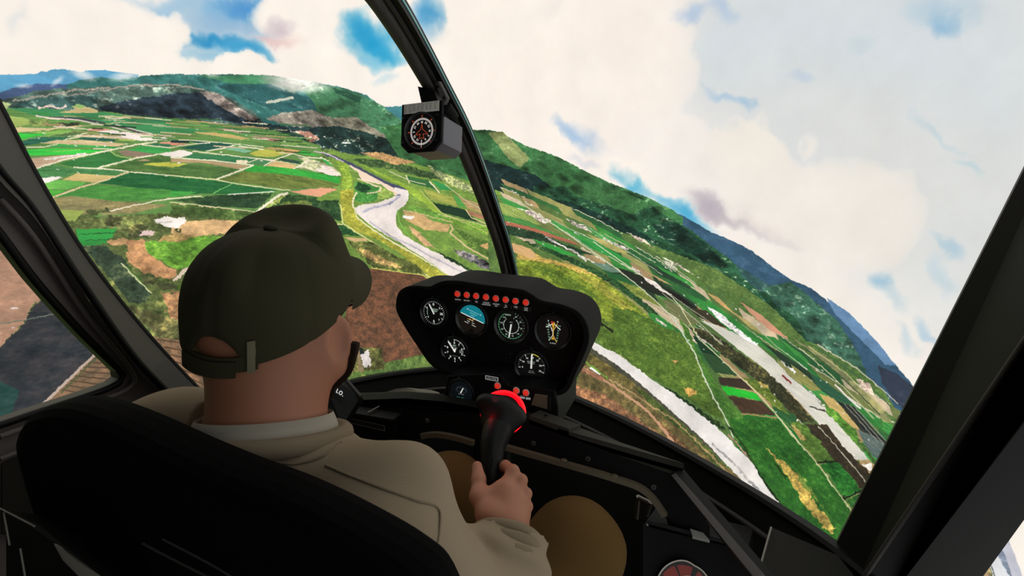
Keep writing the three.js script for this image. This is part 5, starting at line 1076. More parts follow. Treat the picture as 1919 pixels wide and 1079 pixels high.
const txt = (g, s, x, y, px, c = '#e8efe8', f = 'bold') => { g.fillStyle = c; g.font = `${f} ${px}px sans-serif`; g.textAlign = 'center'; g.textBaseline = 'middle'; g.fillText(s, x, y); };
const onDial = (g, s, ang, r, px, c) => { const a = (ang - 90) * Math.PI / 180; txt(g, s, 128 + r * Math.cos(a), 128 + r * Math.sin(a), px, c); };
const wipe = (g, c = '#050706') => { g.fillStyle = c; g.fillRect(0, 0, 256, 256); };
const dials = {
  altimeter_vsi: (g) => { wipe(g); ticks(g, 36, 0, 360, 104, 116, 4, '#cfd8d0'); ticks(g, 4, 60, 300, 92, 116, 5, '#f0f4ee'); onDial(g, '0', 0, 84, 34); onDial(g, '2', 50, 84, 26); onDial(g, '20', 92, 82, 30); onDial(g, '7', 140, 84, 26); onDial(g, '8', 182, 84, 30); onDial(g, '7', 232, 80, 26); onDial(g, '5', 300, 82, 26); txt(g, 'VERTICAL', 138, 92, 18, '#bcd6c4'); txt(g, 'SPEED', 138, 110, 18, '#bcd6c4'); g.strokeStyle = '#9fc0aa'; g.lineWidth = 6; g.beginPath(); g.arc(128, 128, 72, 2.75, 3.55); g.stroke(); },
  attitude: (g) => { wipe(g, '#14100c'); g.save(); g.beginPath(); g.arc(128, 128, 122, 0, 7); g.clip(); g.translate(128, 128); g.rotate(0.33); g.fillStyle = '#107f8e'; g.fillRect(-160, -160, 320, 146); g.fillStyle = '#17120d'; g.fillRect(-160, -14, 320, 200); g.fillStyle = '#f4f4ee'; g.fillRect(-110, -17, 220, 7); g.fillStyle = '#9fe0e0'; for (const [y, w] of [[-34, 36], [-52, 64], [-70, 96]]) g.fillRect(-w / 2, y, w, 4); g.fillStyle = '#e6e2d4'; for (const [y, w] of [[8, 40], [26, 70], [44, 110]]) { g.fillRect(-w / 2, y, w * 0.36, 5); g.fillRect(w * 0.14, y, w * 0.36, 5); } txt(g, '10', -62, -70, 14); txt(g, '10', 62, -70, 14); g.restore(); g.strokeStyle = '#d9a23a'; g.lineWidth = 5; g.beginPath(); g.moveTo(88, 128); g.lineTo(116, 128); g.lineTo(128, 140); g.lineTo(140, 128); g.lineTo(168, 128); g.stroke(); },
  airspeed: (g) => { wipe(g); g.strokeStyle = '#2f8a52'; g.lineWidth = 5; g.beginPath(); g.arc(128, 128, 110, 0.6, 4.2); g.stroke(); g.strokeStyle = '#c8d4cc'; g.lineWidth = 4; g.beginPath(); g.arc(128, 128, 66, -0.9, 3.9); g.stroke(); ticks(g, 12, 20, 320, 62, 74, 3, '#cdd8d0'); ticks(g, 24, 20, 320, 104, 114, 3, '#9fb8a6'); ['20', '40', '50', '60', '70', '80', '90', '100', '110'].forEach((s, i) => onDial(g, s, 28 + i * 36, 88, 17, '#a9bfae')); txt(g, 'KNOTS', 100, 40, 16, '#c0cfc4'); txt(g, 'MPH', 128, 100, 12, '#8fa596'); },
  tachometer: (g) => { wipe(g, '#060606'); const X = (c, w, p) => { g.strokeStyle = c; g.lineWidth = w; g.beginPath(); g.moveTo(p[0], p[1]); for (let i = 2; i < p.length; i += 2) g.lineTo(p[i], p[i + 1]); g.stroke(); }; X('#e8e8e0', 5, [92, 60, 128, 120, 128, 160, 96, 206]); X('#e8b94a', 6, [164, 60, 132, 120, 132, 160, 162, 214]); X('#d8d8d0', 4, [104, 74, 122, 128]); g.fillStyle = '#d9a030'; g.beginPath(); g.moveTo(112, 52); g.lineTo(146, 52); g.lineTo(132, 118); g.fill(); g.beginPath(); g.moveTo(130, 168); g.lineTo(144, 194); g.lineTo(116, 194); g.fill(); g.fillStyle = '#b83028'; g.fillRect(112, 46, 20, 16); ['110', '100', '90', '80', '70', '60', '50'].forEach((s, i) => { txt(g, s, 84 + i * 3, 76 + i * 20, 15, '#8fc0a2'); txt(g, s, 178 - i * 3, 76 + i * 20, 15, '#8fc0a2'); }); txt(g, 'E', 90, 44, 18); txt(g, 'R', 166, 44, 18); txt(g, '% RPM', 130, 224, 15, '#b8c4bc'); X('#f4f4ee', 6, [70, 98, 124, 68]); X('#f4f4ee', 6, [190, 108, 140, 66]); },
  altimeter: (g) => { wipe(g); ticks(g, 10, 0, 360, 96, 116, 6, '#e6ece6'); ticks(g, 50, 0, 72, 108, 116, 2, '#c8d2ca'); for (let i = 0; i < 10; i++) onDial(g, String(i), i * 36, 80, 30); txt(g, 'ALT', 128, 76, 22, '#bfd4c6'); txt(g, '100 FEET', 132, 96, 13, '#9fb8a8'); txt(g, 'CALIBRATED', 130, 180, 11, '#6f7f76'); g.strokeStyle = '#aebcb2'; g.lineWidth = 3; g.strokeRect(182, 116, 36, 26); txt(g, '29.9', 200, 129, 14, '#d0dad2'); },
  manifold_pressure: (g) => { wipe(g, '#070808'); ticks(g, 30, -100, 110, 108, 116, 2, '#98a49c'); ticks(g, 6, -100, 110, 96, 116, 5, '#e6e8e2'); ['5', '10', '15', '20', '25', '30', '35'].forEach((s, i) => onDial(g, s, -100 + i * 35, 80, 22, '#d6dcd6')); g.strokeStyle = '#d8c83c'; g.lineWidth = 7; g.beginPath(); g.arc(128, 128, 112, -1.5, -0.98); g.stroke(); txt(g, 'MANIFOLD', 124, 84, 13, '#a8b4ac'); txt(g, 'PRESSURE', 124, 98, 13, '#a8b4ac'); txt(g, 'IN. HG', 128, 166, 12, '#8a948c'); txt(g, 'ABSOLUTE', 128, 180, 12, '#8a948c'); },
  fuel_gauge: (g) => { wipe(g, '#0e1418'); g.strokeStyle = '#3c4a50'; g.lineWidth = 4; g.strokeRect(80, 84, 110, 40); ticks(g, 8, -70, 70, 56, 68, 3, '#8a989c'); txt(g, 'AUX MAIN', 128, 150, 14, '#9fb0b0'); txt(g, 'FUEL  QTY', 118, 190, 19, '#3f9a78'); txt(g, 'USE 100LL', 118, 212, 17, '#3f9a78'); },
};
const dialMat = {}; for (const k of Object.keys(dials)) dialMat[k] = glowPrint(printed(256, 256, dials[k]), k === 'fuel_gauge' ? 0.55 : 0.85);
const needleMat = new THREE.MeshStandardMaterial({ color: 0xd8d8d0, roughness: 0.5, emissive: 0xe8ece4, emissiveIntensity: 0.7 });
function gauge(parent, kind, x, y, z, r, needles, label) {
  const lathe = new THREE.LatheGeometry([[r * 0.98, -0.004], [r * 1.0, 0.001], [r * 1.1, 0.002], [r * 1.13, 0.0045], [r * 1.17, 0.005], [r * 1.2, 0.0035], [r * 1.21, -0.004]].map((p) => new THREE.Vector2(...p)), 48).rotateX(Math.PI / 2).translate(x, y, z);
  const b = part(parent, 'gauge_bezel', lathe, M.bezel, label);
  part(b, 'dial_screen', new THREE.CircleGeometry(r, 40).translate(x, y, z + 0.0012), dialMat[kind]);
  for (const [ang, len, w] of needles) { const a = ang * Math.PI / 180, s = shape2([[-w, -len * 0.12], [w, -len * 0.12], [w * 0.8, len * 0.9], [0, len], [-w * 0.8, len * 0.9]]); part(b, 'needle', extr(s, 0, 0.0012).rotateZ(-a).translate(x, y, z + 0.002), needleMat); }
  const k = r * 1.0; // small hooked wire above the bezel
  part(b, 'lamp_hook', tube([[x - 0.2 * k, y + 1.32 * k, z + 0.002], [x + 0.02 * k, y + 1.42 * k, z + 0.01], [x + 0.1 * k, y + 1.3 * k, z + 0.012], [x + 0.12 * k, y + 1.02 * k, z + 0.006]], 0.0016, 6, 24), M.bezel, 'thin black hook-shaped lamp above the dial');
  return b;
}
function warnLight(parent, x, y, z, r, label) {
  const l = part(parent, 'warning_light', new THREE.LatheGeometry([[0.0001, 0.0095], [r * 0.45, 0.0088], [r * 0.72, 0.0068], [r * 0.8, 0.004], [r * 0.8, 0]].map((p) => new THREE.Vector2(...p)), 24).rotateX(Math.PI / 2).translate(x, y, z), M.red, label);
  part(l, 'ring', new THREE.TorusGeometry(r * 0.92, r * 0.16, 8, 24).translate(x, y, z + 0.0015), M.white);
}
function flatPrint(parent, name, x0, y0, x1, y1, z, tex, mat, label) { return part(parent, name, new THREE.BoxGeometry(x1 - x0, y1 - y0, 0.0012).translate((x0 + x1) / 2, (y0 + y1) / 2, z), mat, label); }
{
  const t = thing('instrument_panel', 'black hooded instrument panel with round gauges and a row of red lights', 'instrument panel', [0.12, 0.8, -0.62]);
  const face = inset(PT, 0.006), ringShape = shape2(PT, true); ringShape.holes.push(new THREE.Path(shape2(inset(PT, 0.008), true).getPoints()));
  part(t, 'hood', extr(ringShape, -0.69, -0.565, 0.003), M.hood, 'matte black hood round the panel');
  part(t, 'face_plate', extr(shape2(face, true), panelZ - 0.008, panelZ, 0.001), M.panel);
  part(t, 'back_cover', extr(shape2(inset(PT, 0.004), true), -0.7, -0.685, 0.004), M.hood);
  const G = [['altimeter_vsi', [-0.0389,0.9711], .0335, [[-28, .026, .0016]], 'black gauge with one needle, leftmost of the upper row'], ['attitude', [0.0661,0.967], .037, [], 'attitude gauge with teal upper half'], ['airspeed', [0.1688,0.9636], .037, [[190, .031, .0017]], 'airspeed gauge with green arc and two rings'], ['tachometer', [0.2702,0.9624], .037, [], 'gauge with crossed white and yellow scales'], ['altimeter', [0.0167,0.8789], .0335, [[-36, .029, .0019], [30, .008, .0022]], 'altimeter with large white numerals'], ['manifold_pressure', [0.22,0.8689], .0365, [[2, .033, .0019]], 'pressure gauge with a short yellow arc']];
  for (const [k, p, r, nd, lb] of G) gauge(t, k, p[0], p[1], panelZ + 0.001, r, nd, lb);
  const caps = ['CLUTCH', 'MR TEMP', 'MR\nCHIP', 'CARBON\nMONOXIDE', 'STARTER\nON', 'TR\nCHIP', 'LOW\nFUEL', 'LOW\nRPM'];
  const P8 = [[0.0289,1.0266], [0.0541,1.0264], [0.0788,1.0263], [0.1045,1.0262], [0.1299,1.0256], [0.1548,1.025], [0.1793,1.0243], [0.2047,1.0238]];
  P8.forEach((p, i) => {
    warnLight(t, p[0], p[1], panelZ, 0.0078, 'red light captioned ' + caps[i].replace('\n', ' '));
    const tex = printed(128, 64, (g) => { g.fillStyle = '#0a0b0c'; g.fillRect(0, 0, 128, 64); caps[i].split('\n').forEach((s, k, a) => txt(g, s, 64, a.length > 1 ? 20 + k * 25 : 20, 23, '#d8d8d4')); });
    flatPrint(t, 'caption', p[0] - 0.0115, p[1] - 0.0225, p[0] + 0.0115, p[1] - 0.011, panelZ, 0, glowPrint(tex, 0.5));
  });
  const kn = [-0.0292,0.8391]; part(t, 'knob', rod([kn[0], kn[1], panelZ], [kn[0], kn[1], panelZ + 0.012], 0.0065, 0.0055), M.bezel);
  const kb = [0.0651,0.9369]; part(t, 'knob', rod([kb[0], kb[1], panelZ], [kb[0], kb[1], panelZ + 0.012], 0.006, 0.005), M.bezel);
  for (const p of [[-0.0599,1.0295], [0.3221,1.0005], [0.3082,0.8542], [0.1653,0.8927]]) part(t, 'screw', new THREE.SphereGeometry(0.003, 12, 6, 0, 7, 0, 1.57).rotateX(Math.PI / 2).translate(p[0], p[1], panelZ), M.bezel);
}
{ // lower console under the panel
  const z = -0.556, t = thing('lower_console', 'small black console under the panel with fuel gauge and three red lights', 'console', [0.12, 0.7, -0.62]);
  const out = [[0.029,0.8395], [0.1236,0.8622], [0.1678,0.8657], [0.1887,0.8431], [0.2475,0.8485], [0.2968,0.8498], [0.3049,0.8157], [0.3061,0.764], [0.0063,0.7135], [0.0111,0.7578]];
  part(t, 'console_body', extr(shape2(out), z - 0.16, z, 0.004), M.panel);
  const f = [0.0667,0.8049]; gauge(t, 'fuel_gauge', f[0], f[1], z + 0.001, 0.029, [[28, .014, .0014]], 'dim blue-grey fuel gauge half behind the dash');
  for (const [p, c] of [[[0.161,0.8382], 'red light under the small outlined sign'], [[0.2069,0.8346], 'red light captioned OIL'], [[0.23,0.8337], 'red light captioned GOV OFF']]) warnLight(t, p[0], p[1], z, 0.0078, c);
  const cap = (s, p, w) => { const tex = printed(128, 40, (g) => { g.fillStyle = '#0a0b0d'; g.fillRect(0, 0, 128, 40); txt(g, s, 64, 20, 30, '#e6e4e0'); }); flatPrint(t, 'caption', p[0] - w, p[1] - 0.0045, p[0] + w, p[1] + 0.0045, z, 0, glowPrint(tex, 0.7)); };
  cap('OIL', [0.2043,0.8197], 0.0115); cap('GOV OFF', [0.2275,0.8195], 0.0135);
  const s0 = [0.1297,0.8586], s1 = [0.1624,0.8457], tex = printed(256, 128, (g) => { g.fillStyle = '#0b0c0e'; g.fillRect(0, 0, 256, 128); g.strokeStyle = '#dcdcd8'; g.lineWidth = 9; g.strokeRect(8, 12, 240, 84); txt(g, 'GOV-FREE', 128, 56, 40, '#a8a8a8'); });
  flatPrint(t, 'sign', s0[0], s1[1], s1[0], s0[1], z, 0, glowPrint(tex, 0.75), 'small sign with a white outline reading GOV-FREE');
  part(t, 'pale_tab', extr(shape2([[0.2429,0.8074], [0.2515,0.8351], [0.2812,0.8367], [0.2818,0.8034]]), z, z + 0.004, 0.001), M.ply, 'bare plywood tab at the console corner');
  part(t, 'tab_bracket', extr(shape2([[0.2825,0.8344], [0.2886,0.8356], [0.2893,0.8023], [0.2831,0.8036]]), z, z + 0.006, 0.001), M.shell);
}
// ---- dash frame of black boards with bare plywood edges
{
  const z = -0.5, t = thing('dash_frame', 'black dash board with leg arches and bare plywood edges', 'dashboard', [0.2, 0.1, -0.52]);
  const o = [[-0.2976,0.7363], [-0.0533,0.7918], [0.0482,0.8031], [0.1941,0.8059], [0.2559,0.8022], [0.3669,0.7806], [0.47,0.7711], [0.5637,0.7547], [0.6282,0.6536], [0.6386,0.5407], [0.6002,0.5263], [0.5458,0.651], [0.5118,0.6829], [0.4421,0.6993], [0.3172,0.7057], [0.2039,0.7129], [0.2033,0.5544], [0.1211,0.5294], [0.1222,0.711], [0.0728,0.7133], [0.0083,0.7056], [-0.0452,0.6805], [-0.0816,0.6397], [-0.1011,0.5867], [-0.3221,0.5294]];
  part(t, 'dash_board', extr(shape2(o), z - 0.03, z, 0), M.black);
  part(t, 'top_ledge', [slab([[-0.3192,0.7321,-0.5], [-0.0533,0.7918,-0.5], [0.0482,0.8031,-0.5], [0.1941,0.8059,-0.5], [0.1597,0.7795,-0.58], [-0.011,0.7646,-0.6], [-0.1237,0.7512,-0.6], [-0.4184,0.6887,-0.6]].map((p) => p), [0, -0.006, 0])], M.black);
  part(t, 'right_ledge', slab([[0.321,0.7925,-0.5], [0.5637,0.7547,-0.5], [0.5719,0.773,-0.5], [0.432,0.7707,-0.535], [0.3556,0.7782,-0.545], [0.3113,0.784,-0.545]].map((p) => off(p, [0, 0.002, 0])), [0, -0.012, 0]), M.cover, 'grey-brown ledge along the right dash board');
  const strip = (pts, w) => sweep([[-w, -0.004], [w, -0.004], [w, 0.012], [-w, 0.012]], curve(pts, 40), [0, 1, 0]);
  part(t, 'arch_edge', strip([[0.206,0.7257,-0.495], [0.3184,0.7194,-0.495], [0.4424,0.7114,-0.495], [0.4956,0.7038,-0.495], [0.5192,0.6886,-0.495], [0.5459,0.6549,-0.495]], 0.006), M.ply, 'bare plywood edge of the right leg arch');
  part(t, 'arch_edge', strip([[-0.0107,0.7041,-0.495], [0.0263,0.7166,-0.495], [0.0758,0.7209,-0.495], [0.1276,0.7179,-0.495]], 0.006), M.ply, 'bare plywood edge of the left leg arch');
  part(t, 'cover_block', slab([[0.2582,0.8114,-0.5], [0.3449,0.799,-0.5], [0.3588,0.7865,-0.545], [0.2669,0.8032,-0.545]], [0, -0.02, 0]), M.cover, 'grey cover block on the dash');
  for (const p of [[0.2887,0.8025,-0.52], [0.2844,0.7953,-0.515]]) part(t, 'hole', rod(off(p, [0, 0.004, 0]), off(p, [0, 0.006, 0]), 0.003), M.seal);
  for (const p of [[0.2685,0.7479,-0.5], [0.3875,0.7398,-0.5], [0.5203,0.7097,-0.5], [0.0044,0.7467,-0.5]]) { const s = part(t, 'screw', rod([p[0], p[1], z - 0.004], [p[0], p[1], z + 0.002], 0.0055, 0.005), M.screw); part(s, 'slot', new THREE.TorusGeometry(0.0025, 0.0009, 6, 12).translate(p[0], p[1], z + 0.002), M.black); }
  for (const p of [[0.3381,0.7269,-0.495], [0.4442,0.718,-0.495]]) part(t, 'dowel', new THREE.SphereGeometry(0.006, 12, 8).scale(1.2, 0.5, 1).translate(...p), M.ply);
}
{ // switch box on the left of the dash with its outlined plate
  const t = thing('switch_box', 'black box on the left of the dash with an outlined name plate', 'box', [-0.2, 0.55, -0.48]);
  const b = [[-0.2601,0.7345,-0.47], [-0.073,0.7446,-0.47], [-0.0827,0.6108,-0.47], [-0.2805,0.5595,-0.47]];
  part(t, 'box_body', slab(b, [0, 0, -0.028]), M.black);
  part(t, 'box_lid', slab([[-0.2582,0.7403,-0.465], [-0.066,0.7515,-0.465], [-0.0664,0.7459,-0.465], [-0.2589,0.7343,-0.465]], [0, 0, -0.034]), M.shell);
  part(t, 'lid_edge', rod([-0.143,0.7511,-0.47], [-0.1295,0.7569,-0.498], 0.002), M.alu);
  const tex = printed(512, 96, (g) => { g.fillStyle = '#0b0a09'; g.fillRect(0, 0, 512, 96); g.strokeStyle = '#8e8c88'; g.lineWidth = 7; g.strokeRect(6, 6, 500, 84); for (let i = 0; i < 400; i++) { g.fillStyle = i % 2 ? '#26221c' : '#15120e'; g.fillRect(20 + rnd() * 460, 20 + rnd() * 54, 12, 6); } });
  const q = [[-0.2341,0.7262,-0.468], [-0.0939,0.7286,-0.468], [-0.0936,0.7132,-0.468], [-0.2324,0.712,-0.468]], g = new THREE.BufferGeometry(); g.setAttribute('position', new THREE.Float32BufferAttribute([...q[3], ...q[2], ...q[1], ...q[0]], 3)); g.setAttribute('uv', new THREE.Float32BufferAttribute([0, 0, 1, 0, 1, 1, 0, 1], 2)); g.setIndex([0, 1, 2, 0, 2, 3]); g.computeVertexNormals();
  part(t, 'name_plate', g, paperPrint(tex), 'dark plate with a thin pale outline');
}
// emblem sticker: white-edged red feather ring round an eagle head
function emblem(g, w, h) {
  g.clearRect(0, 0, w, h); g.fillStyle = '#0a0a0b'; g.fillRect(0, 0, w, h); g.translate(w / 2, h / 2); g.scale(w / 512, h / 512);
  const wing = (s, fill, grow) => { g.beginPath(); g.moveTo(-230, 120); g.bezierCurveTo(-250, -60, -160, -200, -20, -225); g.bezierCurveTo(40, -232, 70, -205, 95, -190); g.bezierCurveTo(180, -160, 235, -60, 240, 60); g.bezierCurveTo(236, 180, 120, 240, 0, 240); g.bezierCurveTo(-120, 240, -210, 200, -230, 120); g.closePath(); g.fillStyle = fill; g.fill(); if (grow) { g.strokeStyle = fill; g.lineWidth = grow; g.stroke(); } };
  wing(1, '#d9cfc0', 26); wing(1, '#1a0b0a', 0);
  g.fillStyle = '#a03428'; for (const [a, b] of [[2.9, 3.6], [3.7, 4.35], [4.45, 5.1], [5.35, 6.3], [6.4, 7.2], [7.3, 8.2], [8.3, 9.1]]) { g.beginPath(); g.arc(0, 10, 205, a, b); g.arc(10, 20, 120, b, a, true); g.closePath(); g.fill(); }
  g.fillStyle = '#d9cfc0'; g.beginPath(); g.arc(40, 20, 128, 0, 7); g.fill(); g.strokeStyle = '#3a302c'; g.lineWidth = 6; g.beginPath(); g.arc(40, 20, 116, 0, 7); g.stroke();
  g.strokeStyle = '#5a4c46'; g.lineWidth = 9; for (let i = 0; i < 7; i++) { g.beginPath(); g.moveTo(-50 + i * 10, 60 - i * 18); g.bezierCurveTo(-10 + i * 8, -10 - i * 6, 40, -20 - i * 5, 110 - i * 8, -10 + i * 6); g.stroke(); }
  g.fillStyle = '#5a4c46'; g.beginPath(); g.moveTo(90, 0); g.quadraticCurveTo(150, 20, 128, 70); g.quadraticCurveTo(110, 40, 84, 36); g.fill();
  g.strokeStyle = '#d9cfc0'; g.lineWidth = 12; g.beginPath(); g.moveTo(-170, 60); g.lineTo(-120, 20); g.lineTo(-100, 60); g.lineTo(-150, 100); g.stroke();
}
const emblemTex = printed(512, 512, emblem);
const sticker = (q) => { const g = new THREE.BufferGeometry(), d = [0, 0, -0.0006]; g.setAttribute('position', new THREE.Float32BufferAttribute([...q[3], ...q[2], ...q[1], ...q[0]], 3)); g.setAttribute('uv', new THREE.Float32BufferAttribute([0, 0, 1, 0, 1, 1, 0, 1], 2)); g.setIndex([0, 1, 2, 0, 2, 3]); g.computeVertexNormals(); return g; };
const emblemGeo = (q) => { const s = new THREE.Shape(); s.moveTo(-243, 120); s.bezierCurveTo(-263, -65, -168, -213, -20, -238); s.bezierCurveTo(42, -246, 74, -217, 99, -202); s.bezierCurveTo(190, -170, 248, -62, 253, 60); s.bezierCurveTo(248, 188, 124, 253, 0, 253); s.bezierCurveTo(-124, 253, -222, 210, -243, 120);
  const g = new THREE.ShapeGeometry(s, 16), p = g.attributes.position, uv = g.attributes.uv, L = (a, b, t) => a.map((v, i) => v + (b[i] - v) * t); for (let i = 0; i < p.count; i++) { const u = p.getX(i) / 512 + 0.5, v = p.getY(i) / 512 + 0.5, w = L(L(q[0], q[1], u), L(q[3], q[2], u), v); uv.setXY(i, u, 1 - v); p.setXYZ(i, ...w); } g.computeVertexNormals(); return g; };
{
  const t = thing('pedal_box', 'black box by the right foot with a red and white eagle emblem sticker', 'box', [0.6357,0.3625,-0.455]);
  const A = [0.5076,0.6339,-0.4763], B = [0.7001,0.6012,-0.523], D = [0.5349,0.4129,-0.3723], E2 = [0.716,0.3951,-0.4184];
  part(t, 'box_body', slab([A, B, E2, D], [0.02, -0.02, -0.1]), M.black);
  part(t, 'top_rail', loft([[0.5134,0.6452,-0.4816], [0.5181,0.637,-0.4813], [0.5188,0.6247,-0.5005], [0.514,0.633,-0.5008]], [[0.6861,0.6228,-0.512], [0.6888,0.6139,-0.5107], [0.6951,0.5996,-0.5317], [0.6924,0.6087,-0.533]]), M.shell);
  part(t, 'latch', slab([[0.5937,0.6433,-0.4913], [0.6184,0.6353,-0.4992], [0.6309,0.625,-0.4959], [0.5996,0.633,-0.4854]], [0, -0.006, 0]), M.alu);
  part(t, 'emblem_sticker', emblemGeo([[0.5303,0.5932,-0.4523], [0.6416,0.5911,-0.4856], [0.6542,0.4954,-0.4427], [0.5455,0.496,-0.41]]), paperPrint(emblemTex, 0.5), 'red and white eagle emblem sticker');
  for (const p of [[0.5155,0.6395,-0.4754], [0.6884,0.5901,-0.5098]]) part(t, 'screw', new THREE.SphereGeometry(0.0025, 10, 8).translate(...p), M.screw);
}
{
  const t = thing('side_rail', 'black square rail running back from the dash along the right side', 'rail', [0.6998,0.7465,-0.3063]);
  part(t, 'rail_bar', loft([[0.5542,0.7557,-0.4945], [0.5728,0.7597,-0.5031], [0.5816,0.7416,-0.5129], [0.5613,0.7336,-0.5025]], [[0.6959,0.7169,-0.319], [0.7211,0.7169,-0.3292], [0.7297,0.6858,-0.3465], [0.7008,0.6842,-0.3345]]), M.frameDark);
  part(t, 'rail_cap', loft([[0.5511,0.7529,-0.4869], [0.5583,0.7568,-0.4909], [0.5624,0.7498,-0.4962], [0.5551,0.7458,-0.4922]], [[0.6823,0.7304,-0.3116], [0.6968,0.7335,-0.3183], [0.7012,0.7232,-0.3228], [0.6867,0.7201,-0.3161]]), M.frame);
}
{
  const t = thing('side_board', 'dark olive panel standing at the foot of the right pillar', 'panel', [0.7681,0.6612,-0.4221]);
  part(t, 'panel_board', slab([[0.7346,0.6671,-0.5213], [0.8416,0.6479,-0.5149], [0.8876,0.6172,-0.4586], [0.6868,0.6347,-0.3599]], [0.02, -0.03, -0.015]), M.olive);
  part(t, 'board_edge', rod([0.7328,0.6707,-0.516], [0.6994,0.6643,-0.3841], 0.002), M.alu);
}
{
  const t = thing('anti_torque_pedals', 'pale metal pedal bracket under the right leg arch', 'pedals', [0.5111,0.5018,-0.6645]);
  for (const [a, b] of [[[0.4786,0.5576,-0.6663], [0.4769,0.4939,-0.6708]], [[0.4788,0.5552,-0.6658], [0.5109,0.5538,-0.6561]], [[0.5081,0.5587,-0.6563], [0.5004,0.5142,-0.6635]]]) part(t, 'bracket_bar', rod(a, b, 0.006), M.alu);
}
{ // kneeboard-like black card with white lettering left of the dash
  const t = thing('lettered_panel', 'black slanted panel beside the neck with white letters LO', 'panel', [-0.1308,0.7824,-0.3694]);
  const q = [[-0.1771,0.8843,-0.3781], [-0.182,0.8754,-0.4293], [-0.1033,0.8321,-0.405], [-0.0964,0.7972,-0.3317], [-0.1376,0.7972,-0.3151]];
  part(t, 'panel_board', slab(q, [-0.01, -0.02, -0.02]), M.panel);
  part(t, 'board_edge', rod([-0.1806,0.8751,-0.4242], [-0.1,0.8333,-0.4011], 0.004), M.frame);
  const tex = printed(128, 64, (g) => { g.fillStyle = '#0d0e10'; g.fillRect(0, 0, 128, 64); txt(g, 'LO.', 64, 34, 52, '#f2f2ee'); });
  part(t, 'lettering', sticker([[-0.1396,0.866,-0.3717], [-0.1103,0.8526,-0.3744], [-0.1121,0.8416,-0.3651], [-0.1413,0.8548,-0.3624]]), glowPrint(tex, 0.7), 'white letters LO');
}
